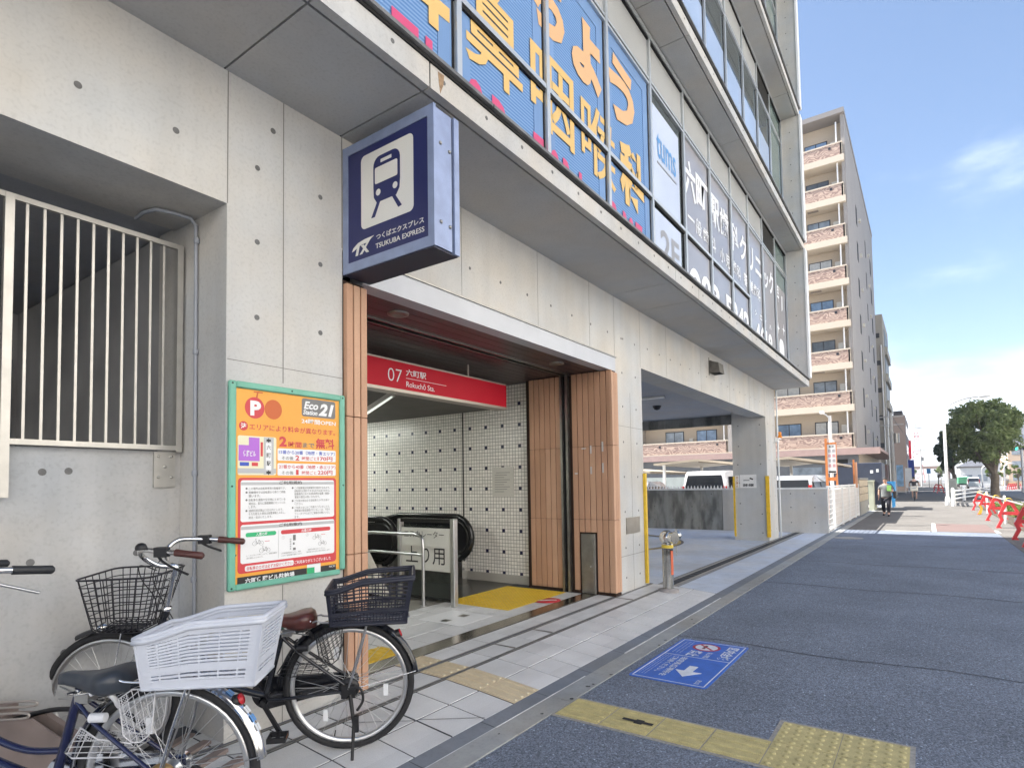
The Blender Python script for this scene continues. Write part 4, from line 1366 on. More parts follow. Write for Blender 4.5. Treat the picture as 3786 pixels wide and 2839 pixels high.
def pic_bike(cx, cz, s_):
    for dx in (-.5, .5):
        n = 14
        for i in range(n):
            t0, t1 = 2 * PI * i / n, 2 * PI * (i + 1) / n
            ra, rb = .30 * s_, .27 * s_
            q.plate([(cx + dx * s_ + ra * math.cos(t0), cz + ra * math.sin(t0)), (cx + dx * s_ + ra * math.cos(t1), cz + ra * math.sin(t1)),
                     (cx + dx * s_ + rb * math.cos(t1), cz + rb * math.sin(t1)), (cx + dx * s_ + rb * math.cos(t0), cz + rb * math.sin(t0))][::1], FP, X_, Z_, a3, DG)
    for (ax, az), (bx, bz) in (((-.5, 0), (-.05, -.05)), ((-.05, -.05), (.15, .4)), ((-.05, -.05), (-.35, .5)), ((.15, .4), (.5, 0)), ((-.05, -.05), (.5, 0)), ((-.42, .55), (-.2, .62)), ((.05, .42), (.27, .44))):
        d = V3((bx - ax, bz - az, 0)).normalized(); nx, nz = -d.y * .018 * s_, d.x * .018 * s_
        q.plate([(cx + ax * s_ - nx, cz + az * s_ - nz), (cx + bx * s_ - nx, cz + bz * s_ - nz), (cx + bx * s_ + nx, cz + bz * s_ + nz), (cx + ax * s_ + nx, cz + az * s_ + nz)], FP, X_, Z_, a3 + .0002, DG)


pic_bike(1.888, 1.118, .042); pic_bike(1.930, 1.075, .042); pic_bike(2.280, 1.120, .038); pic_bike(2.320, 1.080, .038)
rct(1.93, 1.125, 1.96, 1.1275, a3, RD); rct(2.31, 1.135, 2.34, 1.1375, a3, RD)
tx('①', 2.037, 1.128, 2.056, 1.147, a3, GY, 0); tx('②', 2.200, 1.132, 2.219, 1.151, a3, GY, 0)
rct(2.112, 1.115, 2.130, 1.148, a3, DG); rct(2.112, 1.09, 2.122, 1.103, a3, DG); rct(2.112, 1.058, 2.130, 1.072, a3, DG)
for i, ch in enumerate('自動精算機'): tx(ch, 2.090, 1.118 - .014 * i, 2.100, 1.129 - .014 * i, a3, DG, 0)
tx('レールに沿って押し上げて、施錠装置の', 1.819, 1.050, 2.008, 1.059, a3, DG, 0); tx('音を確認したらOKです。', 1.819, 1.036, 1.92, 1.045, a3, DG, 0)
tx('ご利用車室番号を入力し、精算', 2.034, 1.042, 2.165, 1.051, a3, DG, 0); tx('しますと施錠装置が解除されます。', 2.034, 1.028, 2.175, 1.037, a3, DG, 0)
tx('自転車を手前に引いてください。', 2.215, 1.046, 2.34, 1.055, a3, DG, 0); tx('（精算後10分以内で再び施錠します）', 2.203, 1.032, 2.376, 1.041, a3, DG, 0)
rr_(1.811, .969, 2.117, .999, .010, a2, WH); tx('自転車のカギは必ずお掛けください', 1.822, .974, 2.108, .994, a3, RD, .012)
tx('ご利用ありがとうございました', 2.122, .973, 2.382, .994, a2, WH, .015)
rct(1.768, .8945, 2.208, .941, a1, BK); tx('六町佐藤ビル駐輪場', 1.812, .902, 2.122, .932, a2, WH, .025)
rct(2.210, .8965, 2.263, .940, a1, GN); rct(2.263, .8965, 2.307, .940, a1, WH); rct(2.210, .940, 2.307, .962, a1, WH)
rct(2.309, .8965, 2.423, .940, a1, BK); tx('NCD', 2.371, .924, 2.416, .936, a2, WH, 0)
q.build('poster_print', PM, sh)

# blue floor sticker on the asphalt (read from the kerb)
S = thing('floor_sign', 'blue rectangular smoking ban sticker with a white arrow glued to the asphalt', 'floor sign', (4.7, 1.58, 0))
b = MB(); b.rrect(-5.325, -1.872, -4.105, -1.295, .03, (0, 0, 0), (-1, 0, 0), (0, -1, 0), .004, 0)
for v in b.v: pass
sh = b.build('sticker_sheet', mat('sticker_blue', (.035, .13, .50), .6, var=.12, vs=9, fine=.12, bs=140), S)
# in this frame U = -x (u from -5.325 to -4.105) and V = -y (v from -1.872 to -1.295)
q = MB(); OB, UB, VB = (0, 0, .004), (-1, 0, 0), (0, -1, 0)
E_ = .0012


def bx(u0, v0, u1, v1, m=0, t=E_): q.rect(u0, v0, u1, v1, OB, UB, VB, t, m)
def bt(s_, u0, v0, u1, v1, bd=.02, m=0): q.text(s_, u0, v0, u1, v1, OB, UB, VB, E_, m, bold=bd)


for (u0, v0, u1, v1) in ((-5.30, -1.85, -4.13, -1.843), (-5.30, -1.322, -4.13, -1.315), (-5.30, -1.85, -5.293, -1.315), (-4.137, -1.85, -4.13, -1.315), (-4.80, -1.84, -4.793, -1.32)):
    bx(u0, v0, u1, v1)
bt('区内全域', -5.24, -1.44, -4.84, -1.345, .03)
q.disc(-5.13, -1.60, .115, .115, OB, UB, VB, E_, 1); q.disc(-5.13, -1.60, .092, .092, OB, UB, VB, E_ * 1.5, 0)
q.plate([(-5.20, -1.655), (-5.185, -1.67), (-5.06, -1.545), (-5.075, -1.53)], OB, UB, VB, E_ * 2.2, 1)
bx(-5.19, -1.625, -5.09, -1.60, 2, E_ * 2); bx(-5.085, -1.625, -5.07, -1.60, 1, E_ * 2)
bt('禁止', -4.99, -1.69, -4.82, -1.58, .03); bt('路上喫煙', -4.99, -1.545, -4.82, -1.50, .01)
for k in range(3): bt('Smoking on the street is prohibited', -5.24, -1.75 - .03 * k, -4.86, -1.735 - .03 * k, 0)
q.plate([(-4.56, -1.49), (-4.42, -1.49), (-4.42, -1.42), (-4.28, -1.52), (-4.42, -1.62), (-4.42, -1.555), (-4.56, -1.555)][::-1], OB, UB, VB, E_, 0)
bt('指定喫煙場所を', -4.76, -1.685, -4.22, -1.63, .015); bt('ご利用ください。', -4.76, -1.75, -4.30, -1.70, .015)
for k in range(3): bt('Please use the designated smoking area', -4.76, -1.785 - .023 * k, -4.20, -1.772 - .023 * k, 0)
bt('足立区', -4.26, -1.40, -4.16, -1.365, .01)
q.build('sticker_print', [mat('sticker_white', (.62, .66, .72), .6, var=.1, vs=20), mat('sticker_red', (.35, .03, .05), .6, var=.1), M_INK], sh)

# ---------------------------------------------------------------- escalator, fence, handrail, small notice
S = thing('escalator', 'escalator with thick black handrail loops going down inside the entrance', 'escalator', (5.7, 5.0, .085))


def loop_path(x, yt, y1, zc, rad):
    P = [(x, y1 + 2.2, zc + rad - 1.15), (x, y1 + .25, zc + rad + -.08), (x, y1 - .15, zc + rad)]
    for i in range(13):
        a = R(90 + 180 * i / 12)
        P.append((x, yt + rad + rad * math.cos(a), zc + rad * math.sin(a)))
    P += [(x, y1 - .1, zc - rad), (x, y1 + .25, zc - rad - .08), (x, y1 + 2.2, zc - rad - 1.15)]
    return P


for x, yt, y1 in ((6.22, 5.08, 6.6), (5.36, 5.62, 6.6)):
    hr = MB(); rad = .29
    hr.tube(loop_path(x, yt, y1, .715, rad), .042, 10, 0)
    hr.tube(loop_path(x, yt + .06, y1, .715, rad - .065), .022, 8, 1)
    h_ = hr.build('handrail', [mat('handrail_rubber', (.012, .012, .013), .22, var=.05), mat('handrail_guide', (.05, .05, .05), .25, .6, var=0)], S)
    pn = MB()
    Pp = [(p[1], p[2]) for p in loop_path(x, yt + .08, y1, .715, rad - .07)]
    pn.plate(Pp, (x - .008, 0, 0), Y_, Z_, .016, 0)
    pn.build('balustrade_panel', mat('dark_balustrade', (.02, .02, .022), .12, .3, var=.1), S)
    sk = MB(); sk.box(x - .09, x + .09, yt + .25, y1 + .3, .085, .42, 0); sk.box(x - .06, x + .06, yt + .12, yt + .25, .085, .40, 1)
    sk.add([(x - .09, y1 + .3, .42), (x + .09, y1 + .3, .42), (x + .09, y1 + 2.5, -.75), (x - .09, y1 + 2.5, -.75), (x - .09, y1 + .3, -.3), (x + .09, y1 + .3, -.3), (x + .09, y1 + 2.5, -1.5), (x - .09, y1 + 2.5, -1.5)],
           [(0, 1, 2, 3), (4, 7, 6, 5), (0, 4, 5, 1), (1, 5, 6, 2), (0, 3, 7, 4)], 0)
    sk.build('skirt', [M_STEELD, M_CHROME], S)
st_ = MB()
for k in range(6):
    st_.box(5.47, 6.12, 6.6 + .4 * k, 7.0 + .4 * k, -.4 - .2 * k, .08 - .2 * max(0, k - 1))
st_.build('step_band', mat('step_metal', (.18, .18, .18), .4, .7, var=.1), S)

S = thing('glass_fence', 'steel framed glass fence with a white notice panel beside the escalator', 'fence', (5.0, 4.75, .085))
f = MB()
f.bbox(4.962, 5.03, 4.305, 4.365, .085, 1.058, .006, 0); f.bbox(4.962, 5.03, 5.15, 5.20, .085, 1.05, .006, 0)
f.bbox(4.965, 5.028, 4.365, 5.15, 1.012, 1.056, .004, 1)
f.box(4.985, 5.005, 4.365, 5.15, .13, .16, 1)
f.build('fence_frame', [M_STEEL, mat('dark_top_rail', (.03, .03, .032), .25, .6, var=0)], S)
f = MB(); f.box(4.992, 5.0, 4.365, 5.15, .16, .98)
f.build('glass_panel', glass('fence_glass', (.05, .065, .06), .78), S)
f = MB(); f.box(4.982, 4.990, 4.372, 5.165, .462, .948)
pnl = f.build('notice_panel', mat('notice_white', (.66, .66, .62), .4, var=.04), S)
q = MB(); FE = (4.982, 0, 0)
q.text('エスカレーター', -5.10, .835, -4.47, .915, FE, (0, -1, 0), Z_, .002, 0, -.004)
q.text('上り用', -5.07, .535, -4.46, .735, FE, (0, -1, 0), Z_, .002, 0, .004)
q.build('notice_lettering', M_INK, pnl)

S = thing('handrail', 'bent stainless double handrail at the head of the stairs', 'handrail', (4.85, 4.7, .085))
h = MB()
h.tube([(4.85, 7.6, -.35), (4.85, 5.95, .72), (4.85, 5.78, .855), (4.85, 5.5, .882), (4.85, 4.80, .886), (4.85, 4.71, .868), (4.85, 4.675, .82), (4.85, 4.668, .7), (4.85, 4.667, .084)], .019, 10)
h.tube([(4.85, 7.6, -.60), (4.85, 5.95, .50), (4.85, 5.78, .64), (4.85, 5.5, .66), (4.85, 4.67, .655)], .016, 10)
h.cyl((4.85, 5.9, -.2), (4.85, 5.9, .68), .017, n=10)
h.build('rail_tube', M_STEEL, S)
h = MB(); h.lathe([(.045, 0), (.045, .006), (.02, .008)], (4.85, 4.667, .0845), n=18); h.build('base_flange', M_STEEL, S)
wdg = MB()
wdg.plate([(5.4, .12), (5.75, .12), (8.4, -1.5), (8.4, -.55), (6.5, .72), (6.25, .98), (6.05, 1.0)], (4.93, 0, 0), Y_, Z_, .10, 0)
tag(wdg.build('stair_balustrade', mat('cream_panel', (.60, .58, .52), .5, var=.06), origin=(4.98, 6, 0)), 'sloping cream stair side panel left of the escalator', 'balustrade')

b = MB(); b.box(6.606, 6.6195, 4.64, 5.005, 1.27, 1.68, 0)
for k in range(9):
    b.rect(-4.96 + .02 * (k == 0), 1.60 - .033 * k, -4.70 - .05 * (k % 3), 1.608 - .033 * k, (6.606, 0, 0), (0, -1, 0), Z_, .0012, 1)
tag(b.build('wall_notice', [mat('notice_paper', (.60, .58, .53), .5, var=.04), mat('faded_ink', (.25, .24, .23), .6, var=0)], origin=(6.61, 4.8, 1.27)), 'pale square text notice fixed on the mosaic tile wall', 'notice')
S = thing('strip_light', 'tilted white strip lamp hanging below the entrance ceiling behind the red board', 'lamp', (4.6, 5.4, 2.4))
b = MB(); b.bar((4.72, 5.0, 2.50), (4.45, 5.55, 2.14), .10, .05, 0); b.build('lamp_housing', mat('lamp_white', (.62, .62, .60), .4, var=0), S)
b = MB(); b.bar((4.70, 5.0, 2.47), (4.44, 5.53, 2.11), .05, .02, 0); b.build('lamp_tube', mat('lamp_tube_lit', (.9, .95, .9), .4, var=0, emit=(.95, 1, .92, .25)), S)
for k_, (lx, ly) in enumerate(((3.7, 6.6), (5.6, 8.2))):
    Q_ = thing('strip_light', ('ceiling strip lamp lit above the stairs, behind the red board', 'ceiling strip lamp lit above the escalator, deeper in the shaft')[k_], 'lamp', (lx, ly, 2.44), 0, 'lit strip lamps in the station shaft')
    b = MB(); b.box(lx - .08, lx + .08, ly - .7, ly + .7, 2.445, 2.497, 0); b.build('lamp_housing', MATS['lamp_white'], Q_)
    b = MB(); b.box(lx - .05, lx + .05, ly - .65, ly + .65, 2.425, 2.444, 0); b.build('lamp_tube', mat('shaft_tube_lit', (.9, .95, .9), .4, var=0, emit=(.95, 1, .92, 22)), Q_)
b = MB(); b.cyl((4.72, 5.0, 2.50), (4.72, 5.0, 2.8), .008, n=6); b.cyl((4.45, 5.55, 2.14), (4.45, 5.55, 2.5), .008, n=6); b.build('hanger', M_STEELD, S)

# railing over the bicycle bay parapet
S = thing('railing', 'pale steel bar railing standing on the bicycle bay parapet', 'railing', (0, 3.6, 1.65))
r_ = MB(); yr = 3.56
r_.box(-5.0, 1.684, yr, yr + .03, 2.845, 2.872); r_.box(-5.0, 1.684, yr, yr + .03, 1.655, 1.682)
r_.box(1.655, 1.688, yr - .004, yr + .034, 1.645, 2.868)
r_.build('rail', mat('railing_steel', (.50, .485, .45), .35, .6, var=.08, vs=12), S)
x = 1.584; k = 0
while x > -4.9:
    if abs(x - .89) < .04:
        r_ = MB(); r_.box(x - .018, x + .018, yr - .004, yr + .034, 1.40, 2.868); r_.build('post', MATS['railing_steel'], S)
    else:
        if x > .0:
            r_ = MB(); r_.bar((x, yr + .015, 1.68), (x, yr + .015, 2.848), .012, .012); r_.build('baluster', MATS['railing_steel'], S)
    x -= .0705; k += 1
r_ = MB(); r_.box(1.553, 1.668, 3.592, 3.606, 1.442, 1.645)
for xx, zz in ((1.575, 1.62), (1.645, 1.62), (1.575, 1.50), (1.645, 1.50), (1.61, 1.56)): r_.lathe([(.009, 0), (.009, .006), (0, .008)], (xx, 3.592, zz), axis=(0, -1, 0), n=8)
r_.build('bracket', MATS['railing_steel'], S)

# water standpipe by the car entrance
S = thing('standpipe', 'stainless fire hydrant standpipe with a yellow band and orange strip on the forecourt corner', 'hydrant', (7.25, 2.72, .03))
b = MB(); b.lathe([(.13, 0), (.13, .06), (.125, .065), (.075, .07), (.075, .08)], (7.25, 2.72, .02), n=28); b.build('base_flange', concrete('standpipe_base', (.28, .26, .25), .1), S)
b = MB(); b.lathe([(.0675, .07), (.0675, .60), (.072, .60), (.072, .63), (.06, .64)], (7.25, 2.72, .02), n=28); b.build('pipe', mat('shiny_pipe', (.50, .49, .46), .18, 1., var=.1, vs=6), S)
b = MB(); b.sphere((7.25, 2.72, .735), .098, 20, 0, (1, 1, .95)); b.cyl((7.25, 2.72, .735), (7.20, 2.60, .735), .07, .075, 20)
b.cyl((7.25, 2.72, .74), (7.40, 2.66, .745), .045, .055, 16); b.cyl((7.39, 2.665, .745), (7.43, 2.648, .745), .062, .062, 16); b.cyl((7.40, 2.66, .79), (7.40, 2.66, .83), .012, n=8)
b.build('valve_head', mat('polished_head', (.62, .62, .60), .15, 1., var=.05), S)
b = MB(); b.lathe([(.0735, .585), (.0735, .625)], (7.25, 2.72, .02), n=28); b.build('band', mat('band_yellow', (.70, .52, .06), .4, var=0), S)
b = MB()
n = 8
for i in range(n):
    a0, a1_ = R(-75 + 50 * i / n), R(-75 + 50 * (i + 1) / n)
    a0 -= R(50); a1_ -= R(50)
    r0 = .0690
    b.add([(7.25 + r0 * math.cos(a0), 2.72 + r0 * math.sin(a0), .27), (7.25 + r0 * math.cos(a1_), 2.72 + r0 * math.sin(a1_), .27), (7.25 + r0 * math.cos(a1_), 2.72 + r0 * math.sin(a1_), .57), (7.25 + r0 * math.cos(a0), 2.72 + r0 * math.sin(a0), .57)], [(0, 1, 2, 3)])
b.build('warning_strip', mat('strip_orange', (.60, .13, .06), .5, var=.1), S)
b = MB(); P = []
for i in range(18): P.append((7.33 + .006 * math.sin(i), 2.63 + .004 * math.cos(i * 2), .70 - .012 * i))
b.tube(P, .004, 5); b.build('chain', M_STEELD, S)

# ================================================================ BICYCLES
RW = .337
WB = 1.165
M_SPOKE = mat('spoke_steel', (.62, .62, .62), .3, 1., var=0)
M_RIM = mat('rim_alloy', (.66, .66, .66), .32, .9, var=.05)


def bez(P, n=8):
    """Catmull-Rom through the points"""
    P = [V3(p) for p in P]; out = []
    for i in range(len(P) - 1):
        a = P[max(i - 1, 0)]; b = P[i]; c = P[i + 1]; d = P[min(i + 2, len(P) - 1)]
        for k in range(n):
            t = k / n
            out.append(.5 * ((2 * b) + (c - a) * t + (2 * a - 5 * b + 4 * c - d) * t * t + (3 * b - a - 3 * c + d) * t * t * t))
    return out + [P[-1]]


def arc(cx, cz, r, a0, a1, n, y=0.):
    return [(cx + r * math.cos(R(a0 + (a1 - a0) * i / n)), y, cz + r * math.sin(R(a0 + (a1 - a0) * i / n))) for i in range(n + 1)]


def fender(mb, cx, cz, r, a0, a1, w, m=0, n=40):
    prof = [(-w, -.016), (-w * .9, -.006), (-w * .5, .002), (0, .005), (w * .5, .002), (w * .9, -.006), (w, -.016)]
    vs = []
    for i in range(n + 1):
        a = R(a0 + (a1 - a0) * i / n)
        for y, h in prof: vs.append((cx + (r + h) * math.cos(a), y, cz + (r + h) * math.sin(a)))
    k = len(prof)
    for i in range(n + 1):
        a = R(a0 + (a1 - a0) * i / n)
        for y, h in prof: vs.append((cx + (r + h - .003) * math.cos(a), y * .96, cz + (r + h - .003) * math.sin(a)))
    o = (n + 1) * k
    fs = []
    for i in range(n):
        for j in range(k - 1):
            fs.append((i * k + j, i * k + j + 1, (i + 1) * k + j + 1, (i + 1) * k + j))
            fs.append((o + i * k + j, o + (i + 1) * k + j, o + (i + 1) * k + j + 1, o + i * k + j + 1))
        for j in (0, k - 1):
            fs.append((i * k + j, (i + 1) * k + j, o + (i + 1) * k + j, o + i * k + j))
    mb.add(vs, fs, m, True)


def wheel(root, cx, rear, hubmat):
    c = (cx, 0, RW)
    rim = MB(); ax = (0, 1, 0)
    rim.lathe([(.302, -.0125), (.303, -.006), (.296, .0), (.303, .006), (.302, .0125), (.292, .0135), (.281, .008), (.278, 0), (.281, -.008), (.292, -.0135)], c, ax, 48, 0, True, True)
    wo_ = rim.build('wheel', M_RIM, root)
    t = MB()
    pr = []
    for i in range(12):
        a = 2 * PI * i / 12; pr.append((.3185 + .0185 * math.cos(a), .0185 * math.sin(a)))
    t.lathe(pr, c, ax, 56, 0, True, True)
    t.build('tyre', M_RUBBER, wo_)
    sp = MB(); ns = 36
    for i in range(ns):
        side = 1 if i % 2 else -1
        a = 2 * PI * i / ns
        off = (.32 if (i // 2) % 2 else -.32) * 3.2
        r0 = .030 if rear else .022
        p0 = (cx + r0 * math.cos(a + off), side * .030, RW + r0 * math.sin(a + off))
        p1 = (cx + .283 * math.cos(a), side * .004, RW + .283 * math.sin(a))
        sp.cyl(p0, p1, .00125, n=4)
    sp.build('spokes', M_SPOKE, wo_)
    hb = MB(); hb.lathe([(.006, -.062), (.013, -.055), (.013, -.046), (.034, -.034), (.034, -.029), (.014, -.024), (.014, .024), (.034, .029), (.034, .034), (.013, .046), (.013, .055), (.006, .062)], c, ax, 20, 0, True)
    if rear: hb.lathe([(.0, .038), (.052, .038), (.055, .044), (.050, .056), (.02, .060), (0, .060)], c, ax, 24, 1)
    hb.build('hub', [M_STEEL, hubmat], wo_)
    vl = MB(); vl.cyl((cx + .08, 0, RW - .268), (cx + .075, 0, RW - .235), .003, n=6)
    vl.build('valve', M_BLACK, wo_)
    return wo_


def saddle_mesh(mb, x0, x1, zb, m=0):
    """x0 back, x1 nose; zb seat height"""
    L_ = x1 - x0
    S_ = [(0, .030, -.012, -.060), (.05, .066, .012, -.095), (.14, .092, .022, -.112), (.28, .096, .018, -.118), (.42, .076, .008, -.100), (.56, .052, .002, -.076), (.72, .036, .003, -.058), (.88, .029, .006, -.050), (.97, .020, .002, -.044), (1.0, .006, -.008, -.024)]
    n = 16; rings = []
    for t, w_, zt, zl in S_:
        rg = []
        for j in range(n):
            a = 2 * PI * j / n
            cy, sy = math.cos(a), math.sin(a)
            y = w_ * math.copysign(abs(cy) ** .75, cy)
            z = zb + (zt if sy > 0 else 0) * 1 + (sy * .02 if sy > 0 else sy * -zl * .98)
            if sy > 0: z = zb + zt - .02 + .02 * sy ** .6 + (0 if abs(cy) < .7 else -.012 * (abs(cy) - .7) / .3)
            else: z = zb + zt - .034 + (zl + .034 - zt * 0) * (-sy) ** .8 * .75
            rg.append((x0 + L_ * t, y, z))
        rings.append(rg)
    vs = [v for r_ in rings for v in r_]; fs = []
    for i in range(len(rings) - 1):
        for j in range(n):
            fs.append((i * n + j, i * n + (j + 1) % n, (i + 1) * n + (j + 1) % n, (i + 1) * n + j))
    fs.append(tuple(range(n))[::-1]); fs.append(tuple(range((len(rings) - 1) * n, len(rings) * n)))
    mb.add(vs, fs, m, True)


def lerp(a, b, t): return a + (b - a) * t


def crate(root, style, mt, c_):
    """moulded rear basket on the carrier: scooped rim, open lattice walls"""
    mb = MB()
    zb = .682
    sx = c_.get('crate_dx', 0.)
    yaw = c_.get('crate_yaw', 0.)

    def top(x):
        P = ((-.40, .926), (-.34, .924), (-.09, .912), (.050, .868), (.10, .864), (.20, .864))
        for (a, za), (b, zb_) in zip(P, P[1:]):
            if x <= b: return lerp(za, zb_, max(0, (x - a) / (b - a)))
        return P[-1][1]
    xb0, xb1, yb = -.298, .083, .108            # bottom rectangle
    xt0, xt1, yt = -.337, .098, .138            # rim rectangle

    def wallpt(side, s, t):
        """side 0 left(+y) 1 right 2 back 3 front; s along the wall 0..1, t height 0..1"""
        if side in (0, 1):
            sg = 1 if side == 0 else -1
            xt = lerp(xt0, xt1, s); xb = lerp(xb0, xb1, s)
            return V3((lerp(xb, xt, t), sg * lerp(yb, yt, t), lerp(zb, top(xt), t)))
        xx = (xt0, xb0) if side == 2 else (xt1, xb1)
        return V3((lerp(xx[1], xx[0], t), lerp(-lerp(yb, yt, t), lerp(yb, yt, t), s), lerp(zb, top(xx[0]), t)))
    def strip(side, s0, t0, s1, t1, w_, th=.004):
        n = max(1, int(abs(s1 - s0) * 6) or 1)
        pts = [wallpt(side, lerp(s0, s1, k / n), lerp(t0, t1, k / n)) for k in range(n + 1)]
        for a, b in zip(pts, pts[1:]):
            nrm = V3((0, 1, 0)) if side < 2 else V3((1, 0, 0))
            mb.bar(a, b, th if True else w_, w_, 0, up=(b - a).cross(nrm) if (b - a).length > 0 else (0, 0, 1))
    for side in range(4):
        nv = 12 if side < 2 else 7
        for e in (.02, .98): strip(side, e, .0, e, 1.0, .022)
        strip(side, 0, .03, 1, .03, .020)
        if style == 'white':
            for e in (.06, .94): strip(side, e, .0, e, 1.0, .026)
            strip(side, .03, .93, .97, .93, .026); strip(side, .03, .07, .97, .07, .022)
            strip(side, .03, .33, .97, .33, .022)
            for k in range(3): strip(side, .06, .14 + .063 * k, .94, .14 + .063 * k, .0075)
            for k in range(9): strip(side, .06, .415 + .055 * k, .94, .415 + .055 * k, .0075)
            for k in range(1, nv // 2): strip(side, k / (nv // 2), .05, k / (nv // 2), .93, .006)
        else:
            strip(side, 0, .30, 1, .30, .016)
            for k in range(nv * 2): strip(side, (k + .5) / nv / 2, .03, (k + .5) / nv / 2, .30, .0045)
            for t in (.10, .17, .23): strip(side, .03, t, .97, t, .006)
            for k in range(7):
                t = .38 + .52 * k / 6
                strip(side, .04, max(t - .10, .30), .96, min(t + .08, .96), .0055)
            for k in range(1, nv): strip(side, k / nv, .30, min(k / nv + .02, 1), .97, .005)
    rim = []
    for s in [i / 12 for i in range(13)]: rim.append(wallpt(0, s, 1))
    for s in [1 - i / 6 for i in range(1, 7)]: rim.append(wallpt(3, s, 1))
    for s in [1 - i / 12 for i in range(1, 13)]: rim.append(wallpt(1, s, 1))
    for s in [i / 6 for i in range(1, 6)]: rim.append(wallpt(2, s, 1))
    # round the corners a little
    mb.tube(rim, .0095, 8, 0, True)
    low = [V3((p.x, p.y * 1.02, p.z - .012)) for p in rim]
    mb.tube(low, .010, 8, 0, True)
    nb = 9
    for k in range(nb): mb.box(xb0, xb1, lerp(-yb, yb, k / (nb - 1)) - .005, lerp(-yb, yb, k / (nb - 1)) + .005, zb - .004, zb + .002)
    for k in range(10): mb.box(lerp(xb0, xb1, k / 9) - .005, lerp(xb0, xb1, k / 9) + .005, -yb, yb, zb - .003, zb + .003)
    bt_ = [wallpt(0, i / 6, 0) for i in range(7)] + [wallpt(1, 1 - i / 6, 0) for i in range(7)]
    mb.tube(bt_, .008, 6, 0, True)
    cy_, sy_ = math.cos(R(yaw)), math.sin(R(yaw))
    mb.v = [(-.12 + (x + .12) * cy_ - y * sy_ + sx, (x + .12) * sy_ + y * cy_, z) for x, y, z in mb.v]
    return mb.build('rear_basket', mt, root)


def wire_basket(root, mt):
    mb = MB()
    zb, xb0, xb1, yb = .700, .945, 1.200, .118
    xt0, xt1, yt = .868, 1.238, .168

    def ring(t):
        x0, x1, y = lerp(xb0, xt0, t), lerp(xb1, xt1, t), lerp(yb, yt, t)
        z0, z1 = lerp(zb, .975, t), lerp(zb, .962, t)
        P = []
        rr = .05
        for cx, cy, a0 in ((x1 - rr, y - rr, 0), (x0 + rr, y - rr, 90), (x0 + rr, -y + rr, 180), (x1 - rr, -y + rr, 270)):
            for i in range(5):
                a = R(a0 + 90 * i / 4)
                px = cx + rr * math.cos(a); py = cy + rr * math.sin(a)
                P.append((px, py, lerp(z0, z1, (px - x0) / (x1 - x0))))
        return P
    for k in range(8):
        mb.tube(ring(k / 7), .0050 if k == 7 else .0027, 5, 0, True)
    # upright wires running down and across the floor
    for k in range(9):
        s = k / 8
        xa, xb_ = lerp(xt0 + .03, xt1 - .03, s), lerp(xb0 + .02, xb1 - .02, s)
        z = lerp(.975, .962, s)
        mb.tube([(xa, yt, z), (xb_, yb, zb + .012), (xb_, yb - .02, zb), (xb_, -yb + .02, zb), (xb_, -yb, zb + .012), (xa, -yt, z)], .0026, 5)
    for k in range(6):
        s = (k + .5) / 6
        ya, yb_ = lerp(-yt + .02, yt - .02, s), lerp(-yb + .02, yb - .02, s)
        mb.tube([(xt0, ya, .975), (xb0, yb_, zb + .012), (xb0 + .02, yb_, zb), (xb1 - .02, yb_, zb), (xb1, yb_, zb + .012), (xt1, ya, .962)], .0026, 5)
    mb.box(1.00, 1.12, -.05, .05, zb - .008, zb + .001)
    return mb.build('front_basket', mt, root)


def clip_line(poly, p, d):
    """segments of the line p + t d inside the polygon"""
    ts = []
    n = len(poly)
    for i in range(n):
        a, b = poly[i], poly[(i + 1) % n]
        ex, ey = b[0] - a[0], b[1] - a[1]
        den = d[0] * ey - d[1] * ex
        if abs(den) < 1e-9: continue
        t = ((a[0] - p[0]) * ey - (a[1] - p[1]) * ex) / den
        u = ((a[0] - p[0]) * d[1] - (a[1] - p[1]) * d[0]) / den
        if 0 <= u < 1: ts.append(t)
    ts.sort()
    return [(ts[i], ts[i + 1]) for i in range(0, len(ts) - 1, 2)]


def skirt_net(root, mt):
    """mesh guards beside the rear wheel"""
    A = [(.165, .285), (.115, .318), (.03, .322), (.040, .20), (.053, .153), (.085, .128), (.115, .128), (.145, .153)]
    Bp = [(.300, .185), (.357, .097), (.330, .076), (.147, .076), (.097, .103), (.12, .125), (.24, .142)]
    for sg in (1, -1):
        mb = MB(); y = sg * .040
        for poly, dirs in ((A, (((.25, 1), .022), ((.9, -.75), .030))), (Bp, (((1, 0), .021), ((-.45, 1), .036)))):
            mb.tube([(a, y, RW + b) for a, b in poly], .0030, 5, 0, True)
            for d, gap in dirs:
                l = math.hypot(*d); d = (d[0] / l, d[1] / l); nn = (-d[1], d[0])
                for k in range(-30, 31):
                    p = (.18 + nn[0] * gap * k, .2 + nn[1] * gap * k)
                    for t0, t1 in clip_line(poly, p, d):
                        if t1 - t0 > .004:
                            mb.cyl((p[0] + d[0] * t0, y, RW + p[1] + d[1] * t0), (p[0] + d[0] * t1, y, RW + p[1] + d[1] * t1), .0016, n=4)
        # finer mesh in the front corner
        for poly in ([(.165, .285), (.130, .30), (.10, .16), (.145, .153)], [(.300, .185), (.325, .150), (.20, .118), (.15, .125), (.24, .142)]):
            for d in ((1, .5), (-.5, 1)):
                l = math.hypot(*d); d_ = (d[0] / l, d[1] / l); nn = (-d_[1], d_[0])
                for k in range(-60, 61):
                    p = (.18 + nn[0] * .008 * k, .2 + nn[1] * .008 * k)
                    for t0, t1 in clip_line(poly, p, d_):
                        if t1 - t0 > .004:
                            mb.cyl((p[0] + d_[0] * t0, y, RW + p[1] + d_[1] * t0), (p[0] + d_[0] * t1, y, RW + p[1] + d_[1] * t1), .0009, n=3)
        mb.build('skirt_guard', mt, root)


